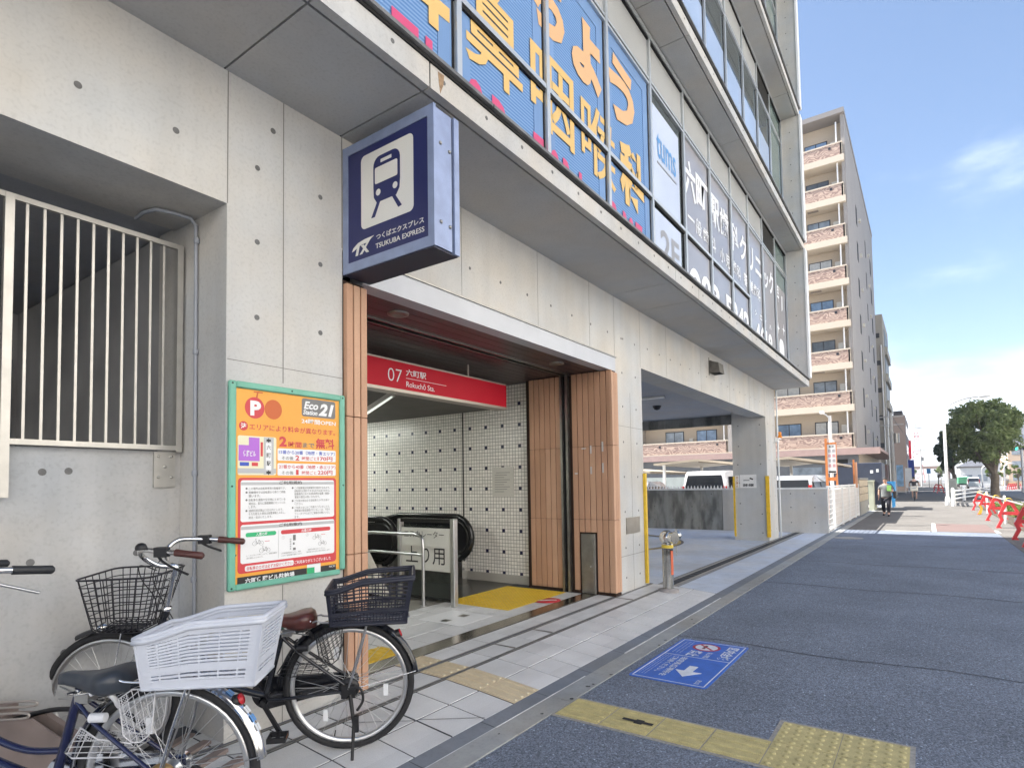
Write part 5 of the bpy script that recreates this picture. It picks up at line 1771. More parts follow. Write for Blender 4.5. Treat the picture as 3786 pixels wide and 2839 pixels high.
def make_bike(label, loc, heading, c):
    root = local_thing('bicycle', label, 'bicycle', loc, heading, 'bicycles parked in the bay')
    root.rotation_euler = (R(c.get('lean', 0)), 0, heading)
    F = c['frame']
    f = MB()
    hb, ht = V3((.945, 0, .605)), V3((.888, 0, .785))
    bb = V3((.425, 0, .295)); sc = V3((.335, 0, .64))
    f.tube([bb, sc + (sc - bb) * .04], .0165, 14)
    f.cyl(hb, ht, .019, n=14)
    f.tube(bez([(.922, 0, .70), (.84, 0, .56), (.72, 0, .435), (.57, 0, .36), (.425, 0, .31)]), .0185, 14)
    f.tube(bez([(.905, 0, .755), (.80, 0, .60), (.67, 0, .49), (.53, 0, .43), (.392, 0, .425)]), .0125, 12)
    f.lathe([(.022, -.038), (.024, -.03), (.024, .03), (.022, .038)], bb, (0, 1, 0), 18)
    for s in (1, -1):
        f.tube([(.338, s * .018, .615), (.25, s * .042, .535), (0, s * .066, RW + .01)], .0085, 10)
        f.tube([(.415, s * .02, .295), (.34, s * .040, .30), (0, s * .066, RW - .005)], .0095, 10)
        f.box(-.02, .03, s * .062, s * .070, RW - .03, RW + .03)
    f.build('frame', F, root)
    k = MB()
    k.box(.93, .965, -.045, .045, .60, .63)
    for s in (1, -1):
        k.tube(bez([(.95, s * .045, .62), (1.01, s * .05, .52), (1.07, s * .055, .42), (WB, s * .058, RW)], 5), .0105, 10)
    k.build('fork', F, root)
    wheel(root, 0, True, c['hub']); wheel(root, WB, False, c['hub'])
    m_ = MB(); fender(m_, 0, RW, .358, 4, 172, .027, 0); m_.build('rear_fender', c['fender'], root)
    m_ = MB(); fender(m_, WB, RW, .358, 62, 178, .025, 0); m_.build('front_fender', c['fender'], root)
    for s in (1, -1):
        for P_, r_0 in (([(-.105, s * .028, RW + .362), (-.06, s * .06, RW + .18), (0, s * .075, RW)], .0042), ([(-.345, s * .026, RW + .06), (-.17, s * .06, RW + .03), (0, s * .074, RW)], .0026), ([(WB, s * .062, RW), (1.08, s * .11, .55), (1.06, s * .09, .70)], .0035)):
            st_ = MB(); st_.tube(P_, r_0, 6); st_.build('stay', c['stay'], root)
    # carrier
    r_ = MB(); zc = .688
    for s in (1, -1):
        r_.tube(bez([(.33, s * .03, .635), (.24, s * .045, .655), (.16, s * .06, zc + .01), (.10, s * .062, zc), (-.28, s * .062, zc)], 5), .0048, 8)
        r_.tube([(.10, s * .02, zc), (-.28, s * .02, zc)], .004, 6)
    r_.tube([(-.28, .062, zc), (-.31, .03, zc), (-.31, -.03, zc), (-.28, -.062, zc)], .0048, 8)
    for xx in (.10, -.05, -.2): r_.tube([(xx, .062, zc), (xx, -.062, zc)], .004, 6)
    for s in (1, -1): r_.tube([(-.10, s * .062, zc), (-.05, s * .078, .52), (0, s * .079, RW + .005)], .0050, 8)
    r_.build('carrier', c['carrier'], root)
    crate(root, c['crate'], c['cratemat'], c)
    wire_basket(root, c['wire'])
    skirt_net(root, c['net'])
    # saddle with post and springs
    s_ = MB(); saddle_mesh(s_, c.get('sx0', .165), c.get('sx1', .435), c.get('seat', .775)); so = s_.build('saddle', c['saddle'], root)
    zs = c.get('seat', .775)
    s_ = MB()
    for sg in (1, -1):
        P = [(.215 + .014 * math.cos(i * .9), sg * .05 + .014 * math.sin(i * .9), zs - .095 + .0022 * i) for i in range(30)]
        s_.tube(P, .0026, 5)
        s_.tube([(.20, sg * .05, zs - .095), (.30, sg * .022, zs - .088), (.40, sg * .012, zs - .045)], .0032, 6)
    s_.box(.285, .335, -.028, .028, zs - .105, zs - .07)
    s_.build('saddle_spring', M_STEELD, so)
    if c.get('rivets'):
        s_ = MB()
        for sg in (1, -1):
            for xx, zz in ((.185, -.03), (.215, -.036), (.245, -.036)): s_.sphere((xx, sg * .0835 if xx > .2 else sg * .072, zs + zz + .01), .006, 8)
        s_.build('rivet', M_CHROME, so)
    s_ = MB(); s_.cyl((.338, 0, .62), (.312, 0, zs - .07), .0128, n=12); s_.lathe([(.020, 0), (.020, .026)], (.336, 0, .625), (-.25, 0, 1), 14); s_.cyl((.33, .0, .64), (.345, .055, .645), .006, n=8)
    s_.build('seat_post', M_CHROME, root)
    # stem, bars, grips, levers
    s_ = MB(); s_.cyl((.888, 0, .78), (.848, 0, .905), .0125, n=12); s_.tube(bez([(.849, 0, .895), (.843, 0, .92), (.862, 0, .928)], 4), .017, 10)
    s_.lathe([(.024, 0), (.024, .012), (.019, .02)], (.889, 0, .778), (-.28, 0, 1), 14, 0)
    bar = bez([(.860, 0, .925), (.905, .04, .935), (.945, .095, .985), (.915, .16, 1.03), (.83, .190, 1.032), (.72, .212, 1.025), (.60, .222, 1.012)], 6)
    for sg in (1, -1): s_.tube([(p[0], sg * p[1], p[2]) for p in bar], .0128, 12)
    s_.build('handlebar', c['bar'], root)
    for sg in (1, -1):
        gme = MB(); q0 = [(.725, sg * .211, 1.0255), (.665, sg * .218, 1.019), (.60, sg * .222, 1.012)]
        gme.tube([q0[0], q0[1], q0[2], (.592, sg * .2225, 1.011)], [.0175, .0165, .0175, .010], 12); gme.build('grip', c['grip'], root)
        lv = MB(); lv.tube(bez([(.82, sg * .197, 1.015), (.78, sg * .22, .985), (.71, sg * .24, .955), (.65, sg * .248, .93)], 5), [.006] * 16, 6)
        lv.box(.765, .825, sg * .185, sg * .218, 1.005, 1.05); lv.build('brake_lever', c['lever'], root)
        cb = MB(); cb.tube(bez([(.845, sg * .225, 1.02), (.95, sg * .15, 1.03), (.975, sg * .06, .94), (.93, sg * .03, .84), (.93 if sg > 0 else .80, sg * .03, .72 if sg > 0 else .58)], 6), .0028, 5)
        cb.build('brake_cable', M_BLACK, root)
    bl = MB(); bl.lathe([(.026, 0), (.026, .008), (.021, .02), (.012, .027), (0, .029)], (.90, .185, 1.04), (0, .1, 1), 18); bl.build('bell', c['bell'], root)
    # drive side, cranks, pedals
    ca = c.get('crank', 250)
    d_ = MB(); cx_, cz_ = .17 * math.cos(R(ca)), .17 * math.sin(R(ca))
    for sg, t in ((1, 1), (-1, -1)):
        d_.bar((.425, sg * .055, .295), (.425 + t * cx_, sg * .085, .295 + t * cz_), .014, .020)
    d_.cyl((.425, -.07, .295), (.425, .066, .295), .012, n=12)
    d_.build('crank', c['crankmat'], root)
    for sg, t in ((1, 1), (-1, -1)):
        p_ = MB(); px, pz = .425 + t * cx_, .295 + t * cz_
        p_.box(px - .045, px + .045, sg * .095, sg * .108, pz - .012, pz + .012); p_.box(px - .045, px + .045, sg * .165, sg * .178, pz - .012, pz + .012)
        for xx in (-.045, -.006, .034): p_.box(px + xx, px + xx + .011, sg * .108, sg * .165, pz - .011, pz + .011)
        p_.box(px - .045, px - .040, sg * .11, sg * .16, pz - .008, pz + .008, 1)
        p_.build('pedal', [c['pedal'], mat('pedal_reflector', (.65, .20, .02), .3, var=0)], root)
    d_ = MB()
    n = 24
    prof = [(.425 + .085 * math.cos(R(90 - 180 * i / n)), .295 + .085 * math.sin(R(90 - 180 * i / n))) for i in range(n + 1)]
    prof += [(.0 + .040 * math.cos(R(270 - 180 * i / n)), RW + .040 * math.sin(R(270 - 180 * i / n))) for i in range(n + 1)]
    d_.plate(prof, (0, -.070, 0), X_, Z_, .022); d_.build('chain_case', c['chain'], root)
    # stand
    d_ = MB()
    d_.box(-.035, .035, .072, .082, RW - .04, RW + .03); d_.tube([(-.01, .082, RW - .02), (-.03, .11, RW - .16), (-.025, .155, .012)], [.011, .009, .008], 8)
    d_.box(-.055, -.03, .098, .125, RW - .20, RW - .12); d_.tube(bez([(0, .078, RW + .01), (-.06, .085, RW + .01), (-.075, .088, RW - .05), (-.045, .095, RW - .10)], 4), .007, 6)
    d_.build('kickstand', c['stand'], root)
    d_ = MB(); d_.lathe([(.0, 0), (.022, .0), (.024, .02), (.016, .045), (.0, .05)], (-.262, 0, RW + .262), (.85, 0, -.35), 14, 0); d_.lathe([(0, .001), (.021, .001), (.021, -.004), (0, -.007)], (-.264, 0, RW + .263), (.85, 0, -.35), 14, 1)
    d_.build('tail_light', [M_BLACK, mat('red_lens', (.45, .02, .03), .25, var=0)], root)
    d_ = MB(); d_.lathe([(0, .0), (.030, .0), (.032, .03), (.02, .055), (0, .06)], (1.235, 0, .69), (-1, 0, .1), 16, 0); d_.lathe([(0, -.003), (.028, -.001), (.029, .001)], (1.235, 0, .69), (-1, 0, .1), 16, 1); d_.box(1.15, 1.20, -.008, .008, .68, .70)
    d_.build('head_lamp', [c['lampmat'], mat('lamp_lens', (.7, .7, .7), .1, var=0)], root)
    d_ = MB()
    P = arc(.25, RW + .27, .055, 40, 300, 14, 0)
    d_.tube([(p[0], .05 * math.cos(i * .2), p[2]) for i, p in enumerate(arc(.235, RW + .265, .05, 60, 330, 14))], .010, 8); d_.cyl((.20, .055, RW + .225), (.255, .055, RW + .225), .017, n=12)
    d_.build('ring_lock', c['lock'], root)
    for a in (70, 190, 310):
        d_ = MB(); d_.box(.19 * math.cos(R(a)) - .012, .19 * math.cos(R(a)) + .012, .01, .02, RW + .19 * math.sin(R(a)) - .03, RW + .19 * math.sin(R(a)) + .03)
        d_.build('spoke_reflector', mat('clear_reflector', (.75, .76, .78), .2, var=0), root)
    if c.get('stickers'):
        d_ = MB()
        for a, m__ in ((142, 0), (148, 1), (154, 0), (128, 1)):
            for yy in (-.008, .008):
                p0 = V3(((.3645) * math.cos(R(a)), yy, RW + .3645 * math.sin(R(a)))); t = V3((-math.sin(R(a)), 0, math.cos(R(a)))); nn = V3((math.cos(R(a)), 0, math.sin(R(a))))
                d_.add([p0 - t * .014 + V3((0, -.007, 0)), p0 + t * .014 + V3((0, -.007, 0)), p0 + t * .014 + V3((0, .007, 0)), p0 - t * .014 + V3((0, .007, 0))], [(0, 1, 2, 3)], m__)
        d_.build('fender_sticker', [mat('sticker_pale', (.7, .72, .75), .4, var=0), mat('sticker_sky', (.12, .30, .62), .4, var=0)], root)
    if c.get('steer'):
        a = R(c['steer']); ca_, sa_ = math.cos(a), math.sin(a); dz = c.get('bar_dz', 0)
        for o in list(root.children):
            k = o.name.split('.')[0]
            if k in ('handlebar', 'grip', 'brake_lever', 'bell', 'front_basket', 'fork', 'wheel', 'front_fender', 'head_lamp'):
                obs = [o] + list(o.children)
                if k == 'wheel' and o.data.vertices[0].co.x < .6: continue
                for q in obs:
                    for v in q.data.vertices:
                        x, y = v.co.x - .915, v.co.y
                        v.co.x = .915 + x * ca_ - y * sa_; v.co.y = x * sa_ + y * ca_
                        if k in ('handlebar', 'grip', 'brake_lever', 'bell') and v.co.z > .85: v.co.z += dz * min(1, (v.co.z - .85) / .05)
    return root


blk = mat('black_frame_paint', (.012, .013, .018), .22, .1, var=.1, coat=.5)
nvy = mat('navy_frame_paint', (.010, .014, .055), .25, .1, var=.1, coat=.4)
mrn = mat('brown_grip', (.075, .026, .022), .45, var=.1)
make_bike('black bicycle with brown saddle, brown grips and black rear basket by the entrance', (2.086, 2.548, .046), R(134.6), dict(
    frame=blk, fender=blk, hub=M_BLACK, stay=M_CHROME, carrier=mat('grey_carrier', (.35, .35, .36), .3, .8, var=.05), crate='black', cratemat=mat('navy_black_basket', (.018, .02, .034), .42, var=.1),
    wire=mat('black_wire', (.014, .014, .02), .4, var=0), net=M_BLACK, saddle=mat('brown_leather', (.085, .024, .020), .33, var=.2, vs=25, coat=.2), rivets=True, seat=.722, steer=-8, bar_dz=.075, lean=-3.2, bar=M_CHROME, grip=mrn,
    lever=M_BLACK, bell=M_BLACK, crankmat=M_BLACK, pedal=M_BLACK, chain=blk, stand=mat('dark_stand', (.03, .03, .032), .4, .5, var=.1), lampmat=M_CHROME, lock=M_BLACK, crank=238))
make_bike('navy bicycle with dark grey saddle and large white plastic rear basket at the left', (1.077, 2.340, .040), R(126), dict(
    frame=nvy, fender=mat('chrome_fender', (.72, .72, .72), .14, 1., var=0), hub=mat('bronze_hub', (.45, .30, .14), .3, .8, var=0), stay=mat('grey_stay', (.30, .30, .30), .35, .9, var=.05), carrier=M_CHROME, crate='white', cratemat=mat('white_basket', (.56, .585, .65), .45, var=.03),
    wire=mat('steel_wire', (.4, .4, .42), .4, .8, var=0), net=mat('white_net', (.60, .60, .62), .45, var=.04), saddle=mat('charcoal_saddle', (.042, .050, .064), .38, var=.15, vs=18), seat=.708, steer=58, bar_dz=.06, crate_yaw=5, crate_dx=-.045, sx0=.131, sx1=.410, bar=M_CHROME, grip=mat('black_grip', (.02, .022, .026), .5, var=.1),
    lever=M_STEEL, bell=M_CHROME, crankmat=M_STEEL, pedal=mat('clear_pedal', (.55, .56, .58), .25, var=.05), chain=M_CHROME, stand=M_STEEL, lampmat=M_CHROME, lock=mat('white_lock', (.66, .67, .70), .3, var=0), crank=35, stickers=True))

# ---------------------------------------------------------------- cycle rack units in the bay
rk = mat('taupe_rack', (.27, .215, .195), .55, .2, var=.16, vs=7)


def rack(label, x, y, num):
    S = local_thing('bicycle_rack', label, 'bicycle rack', (x, y, .05), R(126), 'cycle lock units in the bay')
    b = MB()
    # housing: side plate with a sloped top and a slot, seen from its left side
    P = [(.11, .0), (.11, .385), (-.03, .385), (-.22, .255), (-.32, .10), (-.32, .0)][::-1]
    b.plate(P, (0, -.030, 0), X_, Z_, -.030, 0)
    b.plate(P, (0, .060, 0), X_, Z_, -.010, 0)
    b.box(.13, .50, -.06, .04, .02, .42, 0); b.box(.11, .40, .04, .055, .18, .39, 0)
    b.box(-.9, .45, -.08, .08, -.045, .0, 0)
    b.build('rack_housing', rk, S)
    b = MB()
    n = 8
    slot = [(-.07 + .024 * math.cos(R(90 + 180 * i / n)), .268 + .024 * math.sin(R(90 + 180 * i / n))) for i in range(n + 1)] + [(.06 + .024 * math.cos(R(270 + 180 * i / n)), .305 + .024 * math.sin(R(270 + 180 * i / n))) for i in range(n + 1)]
    b.plate([(-x, z) for x, z in slot][::-1], (0, .0600, 0), (-1, 0, 0), Z_, .0015, 0)
    b.disc(-.075, .345, .008, .008, (0, .0600, 0), (-1, 0, 0), Z_, .002, 1, 10)
    b.build('rack_slot', [mat('slot_shade', (.10, .075, .07), .7, var=.2, vs=30), M_INK], S)
    b = MB()
    for yy, zz in ((.055, .43), (.10, .395)):
        b.tube(bez([(.55, yy, zz - .01), (.10, yy, zz), (-.02, yy, zz + .005), (-.045, yy, zz + .016), (-.02, yy, zz + .027), (.10, yy, zz + .025), (.55, yy, zz + .015)], 4), .0055, 6)
    b.tube(bez([(.10, .0, .36), (-.1, .0, .40), (-.25, .0, .36), (-.50, .0, .12), (-.75, .0, .0)], 5), .011, 8, 1)
    b.tube(bez([(-.10, -.12, .38), (-.2, -.12, .40), (-.32, -.12, .34), (-.58, -.12, .12), (-.8, -.12, .0)], 5), .011, 8, 1)
    b.build('lock_bar', [mat('pale_lock_bar', (.40, .36, .33), .4, .5, var=.1), M_BLACK], S)
    b = MB(); b.box(.115, .235, .0555, .059, .275, .345, 0)
    pl = b.build('number_plate', M_WHITE, S)
    b = MB(); b.text(num, -.205, .288, -.135, .333, (0, .059, 0), (-1, 0, 0), Z_, .0015, 0, .01); b.build('plate_number', M_INK, pl)
    return S


rack('taupe cycle lock unit with number plate 39 under the navy bicycle', .95, 3.30, '39')
b = MB()
for k in range(4):
    yy = 2.72 + .17 * k
    b.bar((1.30 + .02 * k, yy, .075), (1.66, yy + .13, .075), .05, .03)
b.box(1.28, 1.40, 2.65, 3.45, .05, .09)
tag(b.build('rack_rail', rk, origin=(1.5, 2.9, .06)), 'low taupe rack rails on the floor behind the white basket bicycle', 'bicycle rack')

# ================================================================ BEYOND THE STATION
# low concrete wall with a pale cap along the far side of the driveway
S = thing('boundary_wall', 'low stained concrete wall with a white cap beyond the driveway', 'wall', (17.95, 8, 0))
b = MB()
b.box(17.9, 18.06, 2.21, 4.98, 0, 1.20, 0); b.box(17.9, 18.06, 4.995, 14, 0, 1.20, 1)
for yy in (2.52, 3.12, 3.78, 4.4):
    for zz in (.28, .70, 1.08): b.disc(-yy, zz, .018, .018, (17.9, 0, 0), (0, -1, 0), Z_, .002, 2, 10)
for k in range(14):
    for zz in (.28, .70, 1.08): b.disc(-(5.3 + .6 * k), zz, .018, .018, (17.9, 0, 0), (0, -1, 0), Z_, .002, 2, 10)
for yy in (3.45, 6.2, 8.6): b.rect(-yy, .02, -yy + .012, 1.19, (17.9, 0, 0), (0, -1, 0), Z_, .002, 3)
b.build('wall_body', [M_CONC, M_CONCD, M_HOLE, M_JOINT], S)
b = MB(); b.box(17.88, 18.08, 2.19, 14, 1.20, 1.245); b.build('wall_cap', M_WHITE, S)
b = MB()
y = 4.2
while y < 13.9:
    b.add([(17.97, y, 1.245), (17.97, y + .06, 1.245), (17.97, y + .03, 1.34), (17.985, y, 1.245), (17.985, y + .06, 1.245), (17.985, y + .03, 1.34)], [(0, 2, 1), (3, 4, 5), (0, 1, 4, 3), (1, 2, 5, 4), (2, 0, 3, 5)]); y += .10
b.build('spike_strip', M_WHITE, S)

# white mesh fence turning along the sidewalk
S = thing('mesh_fence', 'white wire mesh fence with pale boards along the sidewalk beyond the low wall', 'fence', (22.5, 2.23, 0))
b = MB()
for x in (18.12, 19.55, 21.6, 23.7, 25.8, 27.0): b.box(x - .025, x + .025, 2.21, 2.26, 0, 1.29)
b.box(18.1, 27.0, 2.222, 2.248, 1.24, 1.28); b.box(18.1, 27.0, 2.222, 2.248, .06, .10)
b.build('fence_frame', M_WHITE, S)
b = MB()
x = 18.2
while x < 26.95:
    b.box(x - .004, x + .004, 2.231, 2.239, .1, 1.24); x += .14
for k in range(8): b.box(18.12, 27.0, 2.229, 2.241, .22 + .135 * k - .004, .22 + .135 * k + .004)
b.build('wire_mesh', M_WHITE, S)
b = MB(); b.box(19.6, 26.95, 2.27, 2.285, .10, 1.20); b.build('fence_board', mat('cream_fence_board', (.62, .55, .48), .7, var=.12, vs=1.5), S)
S = thing('block_wall', 'beige openwork block wall at the roadside behind the walking man', 'wall', (29, 2.3, 0))
b = MB(); b.box(27.15, 31.2, 2.20, 2.36, 0, .55, 0)
for k in range(8):
    for j in range(3): b.bbox(27.18 + .5 * k, 27.64 + .5 * k, 2.19, 2.37, .56 + .30 * j, .84 + .30 * j, .015, 1)
b.box(27.1, 31.25, 2.17, 2.39, 1.46, 1.52, 0)
b.build('wall_body', [concrete('block_grey', (.30, .29, .26), .12), mat('beige_block', (.48, .40, .29), .8, var=.15, vs=5)], S)
S = thing('block_wall', 'short pale green block wall stub further along the roadside', 'wall', (33, 2.2, 0))
b = MB(); b.box(32.2, 34.2, 2.05, 2.25, .0, 1.35); b.box(32.15, 34.25, 2.02, 2.28, 1.35, 1.42); b.build('wall_body', mat('pale_green_block', (.45, .47, .36), .8, var=.12), S)

# orange framed price board and the orange banner post
S = thing('price_board', 'tall orange framed price board standing behind the white mesh fence', 'sign', (21.5, 2.5, 0))
b = MB(); b.box(21.46, 21.56, 2.60, 2.67, 0, 2.80); b.box(21.46, 21.56, 2.33, 2.38, 0, 1.62); b.box(21.47, 21.55, 2.35, 2.60, 2.60, 2.66); b.box(21.47, 21.55, 2.38, 2.60, 1.42, 1.54)
b.box(21.47, 21.55, 2.335, 2.355, 1.62, 2.66)
b.build('board_frame', mat('orange_steel', (.58, .20, .06), .5, var=.08), S)
b = MB(); b.box(21.475, 21.50, 2.355, 2.598, 1.66, 2.60)
p_ = b.build('board_panel', M_WHITE, S)
b = MB(); FO3 = (21.475, 0, 0)
for k in range(4):
    for j, (u0, u1) in enumerate(((-2.575, -2.50), (-2.46, -2.38))):
        b.rect(u0, 2.34 - .16 * k, u1, 2.44 - .16 * k, FO3, (0, -1, 0), Z_, .003, (0, 1, 0, 1)[k])
b.rect(-2.58, 1.68, -2.37, 1.74, FO3, (0, -1, 0), Z_, .003, 2); b.text('料金', -2.55, 2.49, -2.40, 2.56, FO3, (0, -1, 0), Z_, .003, 2, .02)
b.build('board_print', [mat('faded_grey_ink', (.42, .40, .42), .6, var=0), mat('faded_pink_ink', (.60, .34, .36), .6, var=0), M_INK], p_)
S = thing('banner_post', 'narrow orange post sign standing against the white mesh fence', 'sign', (26, 2.24, 0))
b = MB(); b.box(25.96, 26.04, 2.24, 2.295, 0, 2.22, 0); b.box(25.97, 26.03, 2.155, 2.24, 1.15, 2.12, 1)
b.build('post_panel', [MATS['orange_steel'], mat('orange_light', (.66, .34, .20), .5, var=.1)], S)
S = thing('camera_pole', 'thin white pole with a small camera arm behind the price board', 'pole', (22, 2.55, 0))
b = MB(); b.cyl((22, 2.55, 0), (22, 2.55, 3.58), .055, .045, 10); b.build('pole_shaft', M_WHITE, S)
b = MB(); b.tube([(22, 2.55, 3.5), (22, 2.66, 3.62), (21.95, 2.76, 3.68)], .02, 8); b.bbox(21.8, 22.0, 2.70, 2.82, 3.64, 3.74, .01); b.sphere((22, 2.50, 2.72), .06, 10); b.build('camera_head', M_WHITE, S)


g = MB(); g.box(18.07, 45.7, 2.30, 45, -.05, .003)
struct(g, 'parking_lot', asphalt('lot_surface', (.30, .295, .285), .4))
# cars behind the wall
def profile_car(name, label, cat, x, y, heading, L_, W_, pts, belt, mt, glassmt, group=None, lights=True, roofz=None):
    """body lofted from a side outline; local x forward, y left; rear at x=0"""
    S = local_thing(name, label, cat, (x, y, 0), heading, group)
    b = MB()
    n = len(pts)

    def sec(f, inset): return None
    # outline narrower above the belt line (tumblehome)
    lv = []
    for (px, pz) in pts:
        hw = W_ / 2 - (.0 if pz <= belt else (pz - belt) * .22)
        if px < .12 or px > L_ - .15: hw -= .06
        lv.append((px, hw, pz))
    vs = [(a, h, c) for a, h, c in lv] + [(a, -h, c) for a, h, c in lv]
    fs = [tuple(range(n))[::-1], tuple(range(n, 2 * n))] + [(i, (i + 1) % n, n + (i + 1) % n, n + i) for i in range(n)]
    b.add(vs, fs, 0, False)
    b.build('body', mt, S)
    for sx in (.75, L_ - .85):
        for sg in (1, -1):
            w_ = MB(); w_.lathe([(.0, -.10), (.20, -.10), (.31, -.10), (.325, -.07), (.325, .07), (.31, .10), (.20, .10), (0, .10)], (sx, sg * (W_ / 2 - .09), .325), (0, 1, 0), 24, 0)
            w_.lathe([(0, .105), (.19, .105), (.20, .09)], (sx, sg * (W_ / 2 - .09), .325), (0, sg, 0), 20, 1)
            w_.build('wheel', [M_RUBBER, M_STEEL], S)
    return S


M_GLASSD = mat('dark_car_glass', (.012, .014, .018), .05, 0., .8, var=0)
M_CARW = mat('white_car_paint', (.72, .73, .75), .2, 0., .5, var=0, coat=.6)
M_CARS = mat('silver_car_paint', (.50, .52, .55), .25, .5, .5, var=0, coat=.6)
M_TAIL = mat('tail_lamp_red', (.45, .03, .03), .2, var=0)
M_PLATE = mat('licence_plate', (.66, .66, .60), .5, var=0)


def van(label, x, y, heading, L_=4.6, W_=1.72, H_=1.88, rearglass=True, mt=None, group=None, slope=.14):
    pts = [(.03, .32), (.0, .75), (.03, 1.02), (slope, H_ - .12), (slope + .12, H_ - .02), (slope + .5, H_), (L_ * .55, H_), (L_ * .68, H_ - .06), (L_ * .86, 1.12), (L_ * .97, 1.0), (L_, .85), (L_, .35), (L_ - .1, .28), (.1, .28)]
    S = profile_car('parked_van', label, 'van', x, y, heading, L_, W_, pts, 1.0, mt or M_CARW, M_GLASSD, group)
    b = MB()
    z0, z1 = 1.03, H_ - .16
    def xr(z): return .03 + (slope - .03) * (z - 1.02) / (H_ - .12 - 1.02) - .012
    def hw(z): return W_ / 2 - .06 - max(0, z - 1.0) * .22
    b.add([(xr(z0), hw(z0) - .05, z0), (xr(z0), -hw(z0) + .05, z0), (xr(z1), -hw(z1) + .05, z1), (xr(z1), hw(z1) - .05, z1)], [(0, 1, 2, 3)])
    b.build('rear_window', M_GLASSD, S)
    for sg in (1, -1):
        b = MB()
        for a, c in ((.35, L_ * .30), (L_ * .32, L_ * .55), (L_ * .57, L_ * .72)):
            def yy(z): return sg * (W_ / 2 - (z - 1.0) * .22 + .008)
            c2 = c if c < L_ * .6 else c - .25
            b.add([(a, yy(1.06), 1.06), (c, yy(1.06), 1.06), (c2, yy(H_ - .22), H_ - .22), (a + .05, yy(H_ - .22), H_ - .22)], [(0, 1, 2, 3)])
        b.build('side_window', M_GLASSD, S)
        b = MB(); b.box(-.012, .06, sg * (W_ / 2 - .10) - .05, sg * (W_ / 2 - .10) + .05, .78, 1.30); b.build('tail_lamp', M_TAIL, S)
    b = MB()
    zf = 1.16
    b.add([(L_ * .85, .62, zf), (L_ * .85, -.62, zf), (L_ * .70, -.55, H_ - .14), (L_ * .70, .55, H_ - .14)], [(0, 1, 2, 3)])
    b.build('windscreen', M_GLASSD, S)
    b = MB(); b.box(-.02, .0, -.17, .17, .62, .74); b.build('number_plate', M_PLATE, S)
    b = MB(); b.box(-.03, .10, -W_ / 2 + .05, W_ / 2 - .05, .34, .52); b.build('bumper', mt or M_CARW, S)
    return S


van('white van with a wide dark rear window parked behind the low wall', 20.5, 6.35, R(-8), 4.7, 1.75, 1.84)
van('silver white hatchback parked beside the end pier behind the low wall', 20.7, 3.75, R(-4), 4.2, 1.66, 1.62, mt=M_CARS, slope=.30)
van('pale car mostly hidden behind the low wall at the far left of the car entrance', 20.5, 9.3, R(6), 4.2, 1.66, 1.5, mt=M_CARS, slope=.5)


# carports
def carport(label, x0, x1, y0, y1, z):
    S = thing('carport', label, 'carport', ((x0 + x1) / 2, (y0 + y1) / 2, 0), 0, 'carports in the parking lot')
    b = MB()
    ym = (y0 + y1) / 2
    P = [(y0, z - .22), (ym, z), (y1, z - .12), (y1, z - .20), (ym, z - .08), (y0, z - .30)]
    b.plate(P, (x0, 0, 0), Y_, Z_, x1 - x0); b.build('carport_roof', mat('carport_sheet', (.42, .36, .28), .5, var=.12, vs=2), S)
    for xx in (x0 + .4, x1 - .4):
        b = MB(); b.box(xx - .05, xx + .05, y1 - .35, y1 - .25, 0, z - .18); b.build('carport_post', M_WHITE, S)
    b = MB()
    for k in range(9): 
        xx = x0 + .2 + (x1 - x0 - .4) * k / 8
        b.bar((xx, y0 + .05, z - .31), (xx, ym, z - .10), .04, .05)
    b.build('rafter', mat('rafter_metal', (.30, .26, .21), .5, .3, var=0), S)


carport('long beige carport roof over the parked vans', 23.2, 29, 5.6, 9.2, 2.36)
carport('beige carport roof behind the price board', 22.6, 29.5, 2.65, 5.3, 2.30)
carport('pale carport roof at the far left of the car entrance', 23.5, 29, 9.5, 14, 2.16)

# ---------------------------------------------------------------- apartment block
M_APT = mat('apartment_beige', (.46, .385, .30), .8, var=.06, vs=.4, fine=.05, bs=20)
M_APTG = mat('apartment_grey_tile', (.30, .275, .255), .7, var=.05, vs=.4, fine=.10, bs=16)
M_SLABC = mat('apartment_cream', (.58, .50, .40), .7, var=.05, vs=.4)


